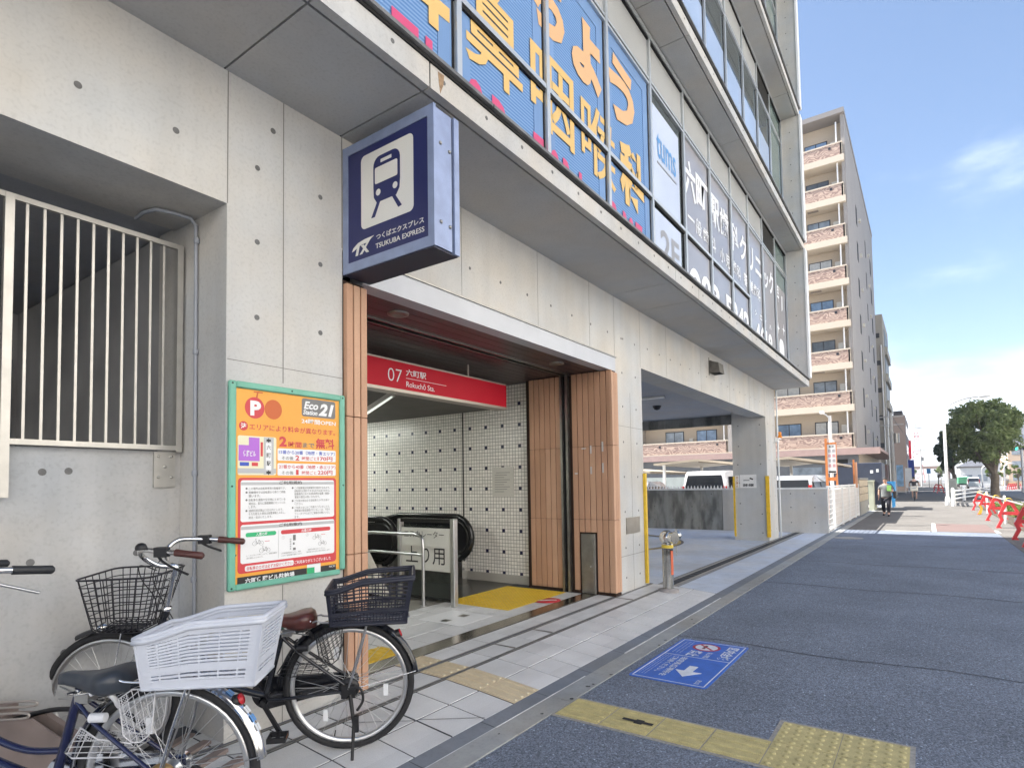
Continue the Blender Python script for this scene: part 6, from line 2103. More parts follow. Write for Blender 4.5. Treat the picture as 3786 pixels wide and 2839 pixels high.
def wavy():
    m, t, b = newmat('balcony_pattern')
    setc(b, (.4, .3, .25), .75, 0, .3)
    N = t.nodes.new; L = t.links.new
    g = N('ShaderNodeNewGeometry')
    s = N('ShaderNodeSeparateXYZ'); L(g.outputs['Position'], s.inputs[0])
    mp = N('ShaderNodeMapping'); mp.inputs['Scale'].default_value = (.3, .55, 1.0); L(g.outputs['Position'], mp.inputs[0])
    n = N('ShaderNodeTexNoise'); n.inputs['Scale'].default_value = 2.6; n.inputs['Detail'].default_value = 1.5; L(mp.outputs[0], n.inputs['Vector'])
    mu = N('ShaderNodeMath'); mu.operation = 'MULTIPLY'; mu.inputs[1].default_value = 1.15; L(n.outputs['Fac'], mu.inputs[0])
    ad = N('ShaderNodeMath'); ad.operation = 'ADD'; L(s.outputs['Z'], ad.inputs[0]); L(mu.outputs[0], ad.inputs[1])
    dv = N('ShaderNodeMath'); dv.operation = 'DIVIDE'; dv.inputs[1].default_value = .175; L(ad.outputs[0], dv.inputs[0])
    fr = N('ShaderNodeMath'); fr.operation = 'FRACT'; L(dv.outputs[0], fr.inputs[0])
    gt = N('ShaderNodeMath'); gt.operation = 'GREATER_THAN'; gt.inputs[1].default_value = .5; L(fr.outputs[0], gt.inputs[0])
    mx = N('ShaderNodeMix'); mx.data_type = 'RGBA'; L(gt.outputs[0], mx.inputs['Factor'])
    mx.inputs['A'].default_value = (.50, .375, .30, 1); mx.inputs['B'].default_value = (.29, .20, .17, 1)
    L(mx.outputs['Result'], b.inputs['Base Color'])
    return m


M_WAVY = wavy()
M_WFR = mat('dark_window_frame', (.02, .02, .025), .4, var=0)
M_CURT = mat('curtained_glass', (.22, .26, .30), .06, 0, .6, var=.35, vs=1.7)
CURT = [M_CURT, mat('net_curtain', (.46, .47, .46), .15, 0, .5, var=.12, vs=6), mat('sky_pane', (.16, .25, .38), .08, 0, .6, var=.3, vs=2), mat('dim_pane', (.08, .09, .10), .06, 0, .6, var=.3, vs=2)]
A = thing('apartment_block', 'tall beige apartment block with wavy patterned balconies beyond the parking lot', 'building', (58, 12, 0))
XA, YA, FH = 46.0, 3.78, 2.92
b = MB()
b.box(XA + 1.35, 72, YA, 30, 0, 27.1, 0)
b.box(XA + .25, XA + 1.36, YA - .02, YA + .22, 3.6, 27.15, 1)
b.box(XA + 1.35, 72, YA - .012, YA, 3.6, 27.1, 1)
b.box(XA, 72.2, YA - .05, 30.2, 27.1, 27.45, 2)
b.box(XA, XA + 1.4, 11.9, 12.25, 3.6, 27.1, 1)
b.box(XA, XA + 1.4, 19.4, 19.8, 3.6, 27.1, 1)
b.build('apartment_wall', [M_APT, M_APTG, mat('roof_edge', (.24, .22, .21), .6, var=0)], A)
zb = [3.73 + 2.915 * k for k in range(8)]
for k, z in enumerate(zb):
    b = MB(); b.box(XA - .02, XA + 1.36, YA + .05, 29, z - .44, z, 0); b.build('balcony_slab', M_SLABC, A)
    for y0, y1 in ((3.95, 11.85), (12.3, 19.3), (19.9, 28.9)):
        b = MB(); b.box(XA + .03, XA + .16, y0, y1, z, z + .86, 0); b.box(XA + .0, XA + .19, y0 - .03, y1 + .03, z + .86, z + .95, 1)
        b.box(XA + .03, XA + 1.3, y0 - .02, y0 + .1, z, z + .86, 1)
        for yy in (4.62, 11.2, 13.0, 17.6):
            if y0 < yy < y1: b.box(XA + .02, XA + .03, yy, yy + .16, z + .55, z + .72, 2)
        b.build('balcony_front', [M_WAVY, M_SLABC, M_WFR], A)
    b = MB(); b.cyl((XA + .25, 4.28, z), (XA + .25, 4.28, z + 2.5), .05, n=8); b.cyl((XA + .25, 12.6, z), (XA + .25, 12.6, z + 2.5), .05, n=8); b.build('down_pipe', M_WHITE, A)
    for y0, y1 in ((4.95, 6.45), (7.35, 9.0), (13.45, 15.05), (16.1, 17.65), (20.5, 22.0)):
        b = MB(); b.box(XA + 1.31, XA + 1.352, y0, y1, z + .02, z + 1.92, 0)
        wn = b.build('window', M_WFR, A)
        b = MB(); ym = (y0 + y1) / 2
        b.box(XA + 1.30, XA + 1.312, y0 + .06, ym - .03, z + .08, z + 1.85); b.box(XA + 1.29, XA + 1.302, ym + .03, y1 - .06, z + .08, z + 1.85); b.build('pane', CURT[(k * 3 + int(y0 * 2)) % 4], wn)
    b = MB(); b.bbox(XA + 1.12, XA + 1.35, 4.42, 4.75, z + 1.0, z + 1.62, .02); b.bbox(XA + 1.12, XA + 1.35, 15.3, 15.6, z + .6, z + 1.3, .02); b.build('boiler_box', mat('boiler_white', (.60, .57, .50), .5, var=.05), A)
    b = MB(); b.tube([(XA + 1.3, 10.0, z + 1.5), (XA + 1.1, 9.9, z + 1.6), (XA + 1.1, 9.8, z + .9)], .04, 8); b.box(XA + .2, XA + 1.3, 9.3, 9.33, z, z + 1.6); b.build('balcony_fitting', MATS['boiler_white'], A)
    # dark openings on the street side
    if k < 7:
        for xx, w_ in ((53.0, 1.0), (61.5, .7), (67, 1.3)):
            b = MB(); b.box(xx, xx + w_, YA - .02, YA - .004, z + .5, z + 2.0, 0)
            b.build('side_window', mat('side_window_dark', (.02, .02, .024), .8, 0, .1, var=0), A)
        b = MB(); b.box(55.5, 55.8, YA - .16, YA - .012, z + 1.5, z + 1.75); b.box(64.5, 64.8, YA - .16, YA - .012, z + 1.4, z + 1.65); b.build('vent_cowl', MATS['boiler_white'], A)
        if k % 2 == 1:
            b = MB(); b.box(XA + .4, XA + .7, 5.6, 6.3, z + 2.44, z + 2.475); b.build('soffit_hatch', mat('hatch_brown', (.22, .18, .15), .6, var=0), A)
b = MB()
b.box(XA - .25, 68, 2.45, YA - .02, 3.42, 3.62, 0); b.box(XA - .25, XA + 1.3, YA - .02, 29, 3.2, 3.29 - .02, 0)
b.box(XA - .28, XA - .25, 2.42, 29, 3.18, 3.62, 0)
b.build('canopy', mat('canopy_mauve', (.36, .25, .225), .6, var=.06), A)
b = MB(); b.box(XA + .6, XA + 1.35, 3.8, 29, 0, 3.2, 0); b.box(XA + .58, XA + .6, 4.4, 5.2, .1, 2.9, 1)
b.box(XA + .58, XA + .6, 6.0, 8.0, 1.4, 2.4, 2); b.box(XA + .58, XA + .6, 9, 24, .2, 1.9, 3)
b.build('ground_floor', [mat('slate_grey_tile', (.115, .125, .14), .6, var=.1), M_GAP, M_CURT, mat('pale_shutter', (.52, .56, .52), .5, var=.08, vs=2)], A)

for yy, zz, cc in ((5.3, 18.9, M_WHITE), (5.75, 18.85, mat('laundry_blue', (.25, .35, .55), .9, var=.1)), (4.75, 18.9, M_WHITE), (14.0, 7.0, M_WHITE)):
    b = MB(); b.plate([(0, 0), (.34, .03), (.36, -.50), (.18, -.55), (.02, -.48)][::-1], (XA + .6, yy, zz + .3), Y_, Z_, .02); tag(b.build('laundry', cc, origin=(XA + .6, yy, zz)), {5.3: 'white shirt drying on an upper apartment balcony, in the middle', 5.75: 'blue towel drying on an upper apartment balcony', 4.75: 'white cloth drying nearest the corner of an upper apartment balcony', 14.0: 'white cloth drying on a low apartment balcony'}[yy], 'laundry')
B2 = thing('office_building', 'narrow grey beige building with a white drain pipe behind the apartment block', 'building', (78, 6, 0))
b = MB(); b.box(73, 84, 3.2, 16, 3.0, 19.0, 0); b.box(73.01, 84, 3.3, 16, 0, 3.0, 1)
b.build('building_wall', [mat('office_tile', (.36, .33, .28), .8, var=.08, vs=.6, fine=.08, bs=14), mat('brown_tile', (.24, .155, .135), .7, var=.08)], B2)
for k in range(6):
    z = 16.5 - 2.92 * k
    b = MB(); b.box(72.96, 73, 3.5, 3.84, z, z + .5); b.build('window', M_WFR, B2)
    b = MB(); b.box(75.5, 82.5, 3.17, 3.2, z - .6, z + 1.4, 1); b.box(75.0, 83, 2.95, 3.19, z - 1.5, z - .65, 0); b.build('balcony_front', [mat('office_tile_b', (.40, .37, .31), .8, var=.08), M_WFR], B2)
b = MB(); b.tube([(72.92, 3.40, 15.7), (72.92, 3.38, 3.1)], .06, 8); b.build('drain_pipe', M_WHITE, B2)
B3 = thing('brown_building', 'plain brown box building far down the left side of the street', 'building', (95, 6, 0))
b = MB(); b.box(90, 106, 1.95, 14, 0, 9.7, 0); b.box(90.5, 97, 2.2, 3.2, 9.7, 10.3, 1)
b.build('building_wall', [mat('brown_cladding', (.20, .155, .135), .7, var=.08, vs=.5), M_WFR], B3)
b = MB()
for z in (2.2, 4.8, 7.4): b.box(92, 105, 1.93, 1.95, z, z + 1.2)
b.build('window_band', M_CURT, B3)
B4 = thing('red_sign_building', 'distant building with a red wall sign down the street', 'building', (118, 7, 0))
b = MB(); b.box(110, 128, 2.2, 13, 0, 7.0, 0); b.build('building_wall', mat('far_wall', (.42, .38, .34), .8, var=.1), B4)
b = MB(); b.box(109.9, 110, 1.75, 2.2, 4.6, 7.5, 0); b.build('wall_sign', M_RED, B4)
S = thing('storage_box', 'dark navy steel storage container at the roadside', 'container', (34, 2.1, 0))
b = MB(); b.bbox(33, 35.6, 1.72, 3.9, .25, 2.26, .03, 0); b.build('container_body', mat('container_navy', (.045, .055, .085), .5, .2, var=.1), S)
b = MB(); b.rect(-2.2, 1.75, -2.08, 1.9, (33, 0, 0), (0, -1, 0), Z_, .006, 0); b.rect(-1.95, 1.8, -1.85, 1.95, (33, 0, 0), (0, -1, 0), Z_, .006, 0); b.build('container_label', M_WHITE, S)
b = MB(); b.box(36, 37.5, 1.34, 1.75, .85, 1.34); b.box(36.1, 36.2, 1.4, 1.5, 0, .85); b.box(37.3, 37.4, 1.4, 1.5, 0, .85)
tag(b.build('street_board', mat('bright_blue_board', (.04, .26, .55), .5, var=.15, vs=6), origin=(36.5, 1.5, 0)), 'bright blue low board behind the walking man', 'sign')


# utility poles and wires
def pole(label, x, y, h, r, mt, arms=0):
    S = thing('utility_pole', label, 'utility pole', (x, y, 0), 0, 'utility poles along the street')
    b = MB(); b.cyl((x, y, 0), (x, y, h), r, r * .7, 12); b.build('pole_shaft', mt, S)
    if arms:
        b = MB()
        for k in range(arms): b.box(x - .05, x + .05, y - .9, y + .9, h - .4 - .7 * k, h - .3 - .7 * k)
        b.cyl((x + .2, y - .3, h - 2.6), (x + .2, y - .3, h - 1.8), .25, n=12)
        b.build('cross_arm', M_STEELD, S)
    return S


M_POLE = mat('concrete_pole', (.50, .49, .46), .8, var=.08, vs=2)
pole('thick concrete utility pole before the brown building', 60, 2.30, 7.2, .17, M_POLE, 2)
pole('slim grey pole beside the thick concrete utility pole', 57, 2.40, 6.5, .06, M_ALU)
pole('white concrete pole far down the left kerb', 100, 2.45, 6.4, .16, M_POLE)
pole('distant utility pole with cross arms near the street end', 150, .8, 7.9, .16, M_POLE, 2)
S = thing('overhead_wires', 'thin power lines crossing the sky above the far street', 'power line', (200, 0, 12))
b = MB()
for (x0, y0, z0), (x1, y1, z1) in (((100, 2.0, 9.4), (120, -12, 9.2)), ((100, 2, 9.0), (120, -12, 8.9)), ((150, .8, 7.6), (60, 2.3, 7.0)), ((330, 5, 25.2), (360, -60, 24)), ((330, 5, 21.5), (360, -60, 20.3)), ((330, 5, 18.3), (360, -60, 17.2))):
    P = []
    for i in range(13):
        t = i / 12; P.append((lerp(x0, x1, t), lerp(y0, y1, t), lerp(z0, z1, t) - 4 * t * (1 - t) * .5))
    b.tube(P, .025 if x0 < 200 else .07, 4)
b.build('wire', mat('wire_grey', (.10, .10, .11), .6, var=0), S)
# lattice pylon
S = thing('pylon', 'red and white lattice power pylon far beyond the end of the street', 'pylon', (330, 3.1, 0))
b = MB(); H_ = 27.0


def pw(z): return lerp(2.6, .35, min(z / H_, 1))


lv = [0, 4, 8, 11.5, 14.5, 17, 19.2, 21.2, 23, 24.6, 26, 27]
for z0, z1 in zip(lv, lv[1:]):
    mm = 0 if (int(z0 / 4.4) % 2 == 0) else 1
    a, c = pw(z0), pw(z1)
    C0 = [(330 + sx * a, 3.1 + sy * a, z0) for sx, sy in ((1, 1), (1, -1), (-1, -1), (-1, 1))]; C1 = [(330 + sx * c, 3.1 + sy * c, z1) for sx, sy in ((1, 1), (1, -1), (-1, -1), (-1, 1))]
    for i in range(4):
        j = (i + 1) % 4
        b.bar(C0[i], C1[i], .22, .22, mm); b.bar(C0[i], C1[j], .13, .13, mm); b.bar(C0[j], C1[i], .13, .13, mm); b.bar(C1[i], C1[j], .13, .13, mm)
for z, l in ((25.2, 2.2), (21.5, 2.4), (18.3, 2.4), (15.8, 1.8)):
    b.bar((330, 3.1 - l, z), (330, 3.1 + l, z), .16, .2, 1)
    for sg in (1, -1): b.bar((330, 3.1 + sg * l, z), (330, 3.1 + sg * .4, z + 1.0), .1, .1, 1)
b.build('lattice', [mat('pylon_red', (.55, .12, .10), .6, var=0), mat('pylon_white', (.7, .7, .7), .6, var=0)], S)


# banners on poles down the street
def banner(label, x, y, mt, h=3.2):
    S = thing('banner', label, 'banner', (x, y, 0), 0, 'advertising banners on the left kerb')
    b = MB(); b.cyl((x, y, 0), (x, y, h), .02, n=6); b.build('banner_pole', M_WHITE, S)
    b = MB()
    vs = []
    for i in range(9):
        z = h - .1 - 2.0 * i / 8
        vs += [(x, y - .02, z), (x + .05 * math.sin(i), y - .28, z), (x + .04 * math.cos(i * 1.4), y - .55, z)]
    fs = []
    for i in range(8):
        for j in range(2): fs.append((i * 3 + j, i * 3 + j + 1, i * 3 + j + 4, i * 3 + j + 3))
    b.add(vs, fs, 0, True); b.build('banner_cloth', mt, S)


banner('dark blue banner hanging highest on the left kerb', 75, 1.55, mat('banner_blue', (.03, .06, .30), .8, var=.1), 3.6)
banner('white banner beside the dark blue one', 72, 1.75, M_WHITE, 2.7)
banner('pale blue and white banner nearest on the left kerb', 66, 2.3, mat('banner_paleblue', (.30, .50, .72), .8, var=.3, vs=3), 2.9)

# ================================================================ PEOPLE
def skin(name, V, E, mt, parent, sub=2):
    """one continuous skinned surface; V: list of (x,y,z,r) or (x,y,z,rx,ry)"""
    me = bpy.data.meshes.new(name)
    me.from_pydata([v[:3] for v in V], E, [])
    ob = bpy.data.objects.new(name, me); COL.objects.link(ob)
    ob.modifiers.new('skin', 'SKIN'); s_ = ob.modifiers.new('sub', 'SUBSURF'); s_.levels = sub; s_.render_levels = sub
    for i, v in enumerate(V):
        d = me.skin_vertices[0].data[i]
        d.radius = (v[3], v[4] if len(v) > 4 else v[3]); d.use_root = (i == 0)
    dg = bpy.context.evaluated_depsgraph_get()
    m2 = bpy.data.meshes.new_from_object(ob.evaluated_get(dg))
    bpy.data.objects.remove(ob)
    m2.name = name
    m2.materials.clear(); m2.materials.append(mt)
    for p in m2.polygons: p.use_smooth = True; p.material_index = 0
    o2 = bpy.data.objects.new(name, m2); COL.objects.link(o2); o2.parent = parent
    ORG[o2.name] = V3((0, 0, 0))
    return o2


def chain(V, E, start, pts):
    k = start
    for p in pts:
        V.append(p); E.append((k, len(V) - 1)); k = len(V) - 1
    return k


def hand(V, E, wrist, d, side, up=(0, 0, 1)):
    """palm and five separate fingers growing from the wrist vertex along d"""
    w_ = V3(V[wrist][:3]); d = V3(d).normalized(); s_ = V3(side).normalized(); n = d.cross(s_).normalized()
    pv = w_ + d * .045
    V.append((*pv, .020, .034)); E.append((wrist, len(V) - 1)); palm = len(V) - 1
    for k, l in enumerate((.060, .072, .076, .068)):
        base = pv + d * .028 + s_ * (.027 - .018 * k)
        V.append((*base, .0085)); E.append((palm, len(V) - 1))
        m_ = base + d * l * .55 + n * .008; e = base + d * l * .9 + n * .025
        chain(V, E, len(V) - 1, [(*m_, .0078), (*e, .0065)])
    t0 = pv + s_ * .034 - d * .012
    V.append((*t0, .010)); E.append((palm, len(V) - 1))
    chain(V, E, len(V) - 1, [(*(t0 + s_ * .018 + d * .028), .009), (*(t0 + s_ * .020 + d * .052 + n * .008), .0075)])


SKIN = mat('skin_tone', (.55, .33, .24), .55, var=.06, vs=20)
HAIR = mat('dark_hair', (.03, .027, .025), .6, var=.2, vs=60)


def head_parts(root, c, f, hairmt, bald=.0):
    """eyes, nose, mouth, ears and hair round a head centre c looking along f"""
    c = V3(c); f = V3(f).normalized(); l = V3((0, 0, 1)).cross(f).normalized(); u = V3((0, 0, 1))
    q = MB()
    for sg in (1, -1): q.sphere(c + f * .083 + l * sg * .032 + u * .012, .010, 8, 0)
    for sg in (1, -1): q.bar(c + f * .088 + l * sg * .018 + u * .034, c + f * .080 + l * sg * .050 + u * .032, .006, .007, 1)
    q.bar(c + f * .086 + l * .022 - u * .052, c + f * .086 - l * .022 - u * .052, .006, .008, 2)
    q.build('face', [mat('eye_dark', (.03, .025, .02), .3, var=0), hairmt, mat('lip', (.40, .16, .13), .5, var=0)], root)
    q = MB()
    vs = [c + f * .084 + u * .018, c + f * .112 - u * .022, c + f * .088 + l * .017 - u * .028, c + f * .088 - l * .017 - u * .028]
    q.add(vs, [(0, 2, 1), (0, 1, 3), (1, 2, 3), (0, 3, 2)], 0, True)
    for sg in (1, -1): q.sphere(c + l * sg * .078 - f * .005 - u * .006, .022, 8, 0, (.5, .5, 1))
    q.build('nose', SKIN, root)
    q = MB(); n = 18; k = 8; vs = []
    for i in range(k + 1):
        t = PI * .60 * i / k
        for j in range(n):
            p = 2 * PI * j / n
            cp = math.cos(p)
            tt = t * (1 - .40 * max(0, cp) ** .7)
            d = f * (math.sin(tt) * cp * .098) + l * (math.sin(tt) * math.sin(p) * .085) + u * (math.cos(tt) * .122)
            vs.append(c - f * .008 + u * .006 + d)
    q.add(vs, [(i * n + j, (i + 1) * n + j, (i + 1) * n + (j + 1) % n, i * n + (j + 1) % n) for i in range(k) for j in range(n)], 0, True)
    q.build('hair', hairmt, root)


# walking man, local frame: x forward, y left
P = local_thing('person', 'man in a grey short sleeved shirt and dark trousers walking with a green leaflet', 'person', (27.6, 1.34, 0), R(176))
V = [(0, 0, .80, .11, .15)]; E = []
a = chain(V, E, 0, [(.0, 0, .93, .105, .145), (.01, 0, 1.08, .11, .155), (.0, 0, 1.20, .10, .15), (.01, 0, 1.27, .05, .06), (.02, 0, 1.325, .052, .055), (.03, 0, 1.40, .088, .075), (.03, 0, 1.47, .075, .068)])
sh = 3
# right arm hangs, left forearm raised with the leaflet
k = chain(V, E, sh, [(.0, -.17, 1.19, .052), (-.01, -.215, 1.04, .043), (-.0, -.235, .90, .036), (.03, -.24, .76, .028)]); hand(V, E, k, (.1, 0, -1), (1, 0, 0))
k = chain(V, E, sh, [(.0, .17, 1.19, .052), (.0, .22, 1.04, .044), (.05, .235, .93, .038), (.19, .20, 1.01, .030)]); hand(V, E, k, (.8, -.1, .35), (0, -.3, 1))
for s_, kx, fx, fz_ in ((1, .10, .20, .05), (-1, .03, -.16, .07)):
    k = chain(V, E, 0, [(.01, s_ * .085, .72, .085), (kx, s_ * .095, .43, .058), (fx, s_ * .095, fz_ + .04, .038), (fx + .13, s_ * .105, fz_, .032)])
skin('body', V, E, SKIN, P)
V = [(0, 0, .70, .150, .195)]; E = []
chain(V, E, 0, [(0, 0, .80, .142, .185), (.0, 0, .93, .138, .178), (.01, 0, 1.08, .130, .178), (.0, 0, 1.19, .112, .165), (.005, 0, 1.25, .065, .085)])
for s_, e in ((1, (.01, .232, 1.03, .062)), (-1, (-.01, -.228, 1.03, .062))): chain(V, E, 4, [(.0, s_ * .165, 1.185, .072), e])
skin('shirt', V, E, mat('grey_shirt', (.15, .16, .165), .85, var=.2, vs=9), P)
V = [(0, 0, .82, .125, .165)]; E = []
for s_, kx, fx, fz_ in ((1, .10, .20, .05), (-1, .03, -.16, .07)): chain(V, E, 0, [(.01, s_ * .088, .70, .100), (kx, s_ * .097, .43, .078), (fx * .97, s_ * .097, fz_ + .07, .058)])
skin('trousers', V, E, mat('dark_trousers', (.022, .022, .032), .9, var=.1), P)
for s_, fx, fz_ in ((1, .20, .045), (-1, -.16, .055)):
    V = [(fx - .05, s_ * .098, fz_, .046)]; E = []; chain(V, E, 0, [(fx + .06, s_ * .103, fz_ - .005, .045), (fx + .17, s_ * .108, fz_ - .012, .036)])
    skin('shoe', V, E, M_BLACK, P)
head_parts(P, (.035, 0, 1.40), (1, -.25, .1), HAIR)
S = local_thing('shoulder_bag', 'black shoulder bag hanging at the walking man\'s side', 'bag', (27.6, 1.34, 0), R(176))
b = MB(); b.bbox(-.05, .20, .26, .37, .70, .98, .03); b.build('bag_body', M_BLACK, S)
b = MB(); b.tube(bez([(.05, .32, .98), (.02, .20, 1.24), (.0, .10, 1.285), (-.03, -.02, 1.20), (-.10, .0, 1.1)], 5), .010, 6); b.build('strap', M_BLACK, S)
b = MB(); b.add([(.30, .22, .98), (.34, .08, 1.0), (.30, .08, 1.22), (.26, .22, 1.20), (.304, .22, .98), (.344, .08, 1.0), (.304, .08, 1.22), (.264, .22, 1.20)], [(0, 1, 2, 3), (7, 6, 5, 4), (0, 4, 5, 1), (1, 5, 6, 2), (2, 6, 7, 3), (3, 7, 4, 0)])
o = b.build('leaflet', mat('leaflet_green', (.25, .55, .12), .6, var=.05)); o.location = (27.6, 1.34, 0); o.rotation_euler = (0, 0, R(176))
tag(o, 'bright green leaflet held up by the walking man', 'leaflet')

# cyclist riding away
cyc = local_thing('bicycle', 'bicycle with a white rear box being ridden away down the sidewalk', 'bicycle', (47.6, .70, 0), R(0))
for cx in (0, 1.1):
    b = MB(); b.lathe([(.32 + .018 * math.cos(2 * PI * i / 8), .018 * math.sin(2 * PI * i / 8)) for i in range(8)], (cx, 0, .338), (0, 1, 0), 32, 0, True, True); wh_ = b.build('wheel', M_RUBBER, cyc)
    b = MB()
    for i in range(16): b.cyl((cx, .02 * (-1) ** i, .338), (cx + .31 * math.cos(PI * i / 8), 0, .338 + .31 * math.sin(PI * i / 8)), .002, n=4)
    b.build('spokes', M_SPOKE, wh_)
b = MB(); b.cyl((.40, 0, .29), (.28, 0, .75), .016, n=8); b.tube(bez([(.40, 0, .29), (.65, 0, .40), (.86, 0, .80)], 4), .017, 8); b.cyl((.82, 0, .9), (1.1, 0, .338), .015, n=8)
for s_ in (1, -1): b.cyl((.30, s_ * .02, .62), (0, s_ * .05, .338), .009, n=6); b.cyl((.40, s_ * .02, .29), (0, s_ * .05, .338), .009, n=6)
b.build('frame', M_STEELD, cyc)
b = MB(); b.tube(bez([(.62, .28, 1.0), (.75, .22, 1.03), (.83, .05, .95), (.83, -.05, .95), (.75, -.22, 1.03), (.62, -.28, 1.0)], 4), .012, 8); b.build('handlebar', M_STEELD, cyc)
b = MB(); b.bbox(-.33, .10, -.21, .21, .66, .98, .03, 0); b.box(-.335, -.33, -.12, .12, .84, .90, 1); b.build('rear_box', [mat('cream_box', (.62, .58, .48), .5, var=.05), M_LETG], cyc)
P = local_thing('person', 'cyclist in a black top riding away along the sidewalk', 'person', (47.6, .70, 0), R(0))
V = [(.22, 0, .86, .12, .155)]; E = []
chain(V, E, 0, [(.26, 0, 1.02, .105, .14), (.33, 0, 1.18, .11, .16), (.38, 0, 1.30, .10, .15), (.43, 0, 1.38, .052, .055), (.46, 0, 1.43, .052, .055), (.48, 0, 1.50, .088, .075), (.48, 0, 1.58, .075, .068)])
for s_ in (1, -1):
    k = chain(V, E, 3, [(.39, s_ * .18, 1.30, .05), (.46, s_ * .27, 1.14, .042), (.62, s_ * .28, 1.03, .030)]); hand(V, E, k, (.7, 0, -.5), (0, -s_, .3))
for s_, kx, kz, fx, fz_ in ((1, .56, .72, .50, .20), (-1, .55, .56, .38, .12)):
    chain(V, E, 0, [(.25, s_ * .09, .82, .085), (kx, s_ * .11, kz, .055), (fx, s_ * .11, fz_ + .06, .036), (fx + .12, s_ * .11, fz_, .030)])
skin('body', V, E, SKIN, P)
V = [(.20, 0, .84, .13, .17)]; E = []
chain(V, E, 0, [(.26, 0, 1.02, .125, .16), (.33, 0, 1.18, .128, .178), (.38, 0, 1.29, .112, .16)])
for s_ in (1, -1): chain(V, E, 3, [(.39, s_ * .18, 1.295, .068), (.43, s_ * .25, 1.19, .058)])
skin('shirt', V, E, mat('black_top', (.02, .02, .022), .9, var=.1), P)
V = [(.22, 0, .86, .128, .165)]; E = []
for s_, kx, kz in ((1, .56, .72), (-1, .55, .56)): chain(V, E, 0, [(.25, s_ * .09, .82, .10), (lerp(.25, kx, .8), s_ * .108, lerp(.82, kz, .8), .075)])
skin('shorts', V, E, mat('grey_shorts', (.16, .15, .15), .9, var=.1), P)
head_parts(P, (.485, 0, 1.51), (1, 0, 0), HAIR)

# ================================================================ STREET FURNITURE ON THE RIGHT
M_BRED = mat('barricade_red', (.62, .045, .05), .45, var=.08, vs=8)


def barricade():
    S = local_thing('barricade', 'x', 'barricade', (0, 0, 0), 0, 'red A-frame barricades along the planting strip')
    b = MB()
    for sg in (1, -1):
        Pp = [(.0, .76), (.085, .76), (.255, .37), (.205, .235), (.31, .0), (.17, .0), (.215, .06), (.13, .235), (.175, .365), (.04, .66), (.0, .66)]
        pts = [(sg * x, z) for x, z in Pp]
        if sg < 0: pts = pts[::-1]
        b.plate(pts, (-.065, 0, 0), Y_, Z_, .13)
    b.plate([(-.17, .38), (.17, .38), (.14, .47), (-.14, .47)], (-.06, 0, 0), Y_, Z_, .12)
    b.build('barricade_frame', M_BRED, S)
    b = MB(); b.lathe([(.075, -.055), (.085, -.04), (.085, .04), (.075, .055)], (0, 0, .775), (1, 0, 0), 16); b.build('pipe_clamp', mat('clamp_yellow', (.72, .46, .04), .5, var=.05), S)
    b = MB(); b.rect(-.25, .40, -.20, .50, (-.055, 0, 0), (0, -1, 0), Z_, .002); b.plate([(.065, .60), (.085, .64), (.20, .36), (.18, .35)][::-1], (-.0505, 0, 0), (0, -1, 0), Z_, .003)
    b.build('reflector_strip', M_WHITE, S)
    return S


spots = [(15.98, -1.86, 'dark red A-frame barricade cut off by the right edge in the shade'), (17.75, -1.86, 'dark red A-frame barricade in the shade, second from the camera'),
         (21.75, -1.88, 'sunlit red A-frame barricade nearest behind the shadow edge'), (25.4, -1.88, 'sunlit red A-frame barricade in the middle of the row'),
         (29.6, -1.90, 'sunlit A-frame barricade with a yellow leg'), (33.6, -1.92, 'red A-frame barricade at the far end of the row')]
proto = None
for x, y, lb in spots:
    if proto is None:
        proto = barricade(); proto.location = (x, y, 0); proto['label'] = lb; o = proto
    else:
        o = copy_thing(proto, (x, y, 0), label=lb)
    if 'yellow leg' in lb:
        b = MB(); b.plate([(.255, .37), (.205, .235), (.30, .02), (.19, .02), (.135, .235), (.18, .365)][::-1], (-.067, 0, 0), Y_, Z_, .134); 
        q_ = b.build('yellow_leg', MATS['clamp_yellow'], o)
for i, (x0, x1, lb) in enumerate(((13.0, 17.9, 'grey scaffold pipe resting on the two nearest barricades'), (17.6, 25.6, 'pale scaffold pipe across the middle barricades'), (25.2, 34.0, 'pale scaffold pipe across the far barricades'))):
    b = MB(); b.cyl((x0, -1.87, .775), (x1, -1.89, .775), .024, n=10)
    tag(b.build('barrier_pipe', mat('galvanised_pipe', (.50, .49, .47), .4, .6, var=.08), origin=(x0, -1.87, .775)), lb, 'pipe', 'scaffold pipes on the barricades')
for x, y, lb in ((16.9, -1.95, 'white upright post leaning on the nearest pipe'), (24.0, -1.98, 'white upright post between the sunlit barricades'), (31.0, -2.0, 'white upright post far along the planting strip')):
    b = MB(); b.cyl((x, y, 0), (x, y, .84), .038, n=10); b.sphere((x, y, .84), .038, 8)
    tag(b.build('marker_post', M_WHITE, origin=(x, y, 0)), lb, 'post', 'white marker posts along the strip')
b = MB(); b.lathe([(.20, 0), (.20, .03), (.15, .04), (.05, .50), (.04, .52), (0, .52)], (20.6, -2.55, .52), n=16); b.cyl((20.6, -2.55, 0), (20.6, -2.55, .55), .04, n=8)
tag(b.build('traffic_cone', M_WHITE, origin=(20.6, -2.55, 0)), 'white cone on a stub post in the planting strip', 'traffic cone')


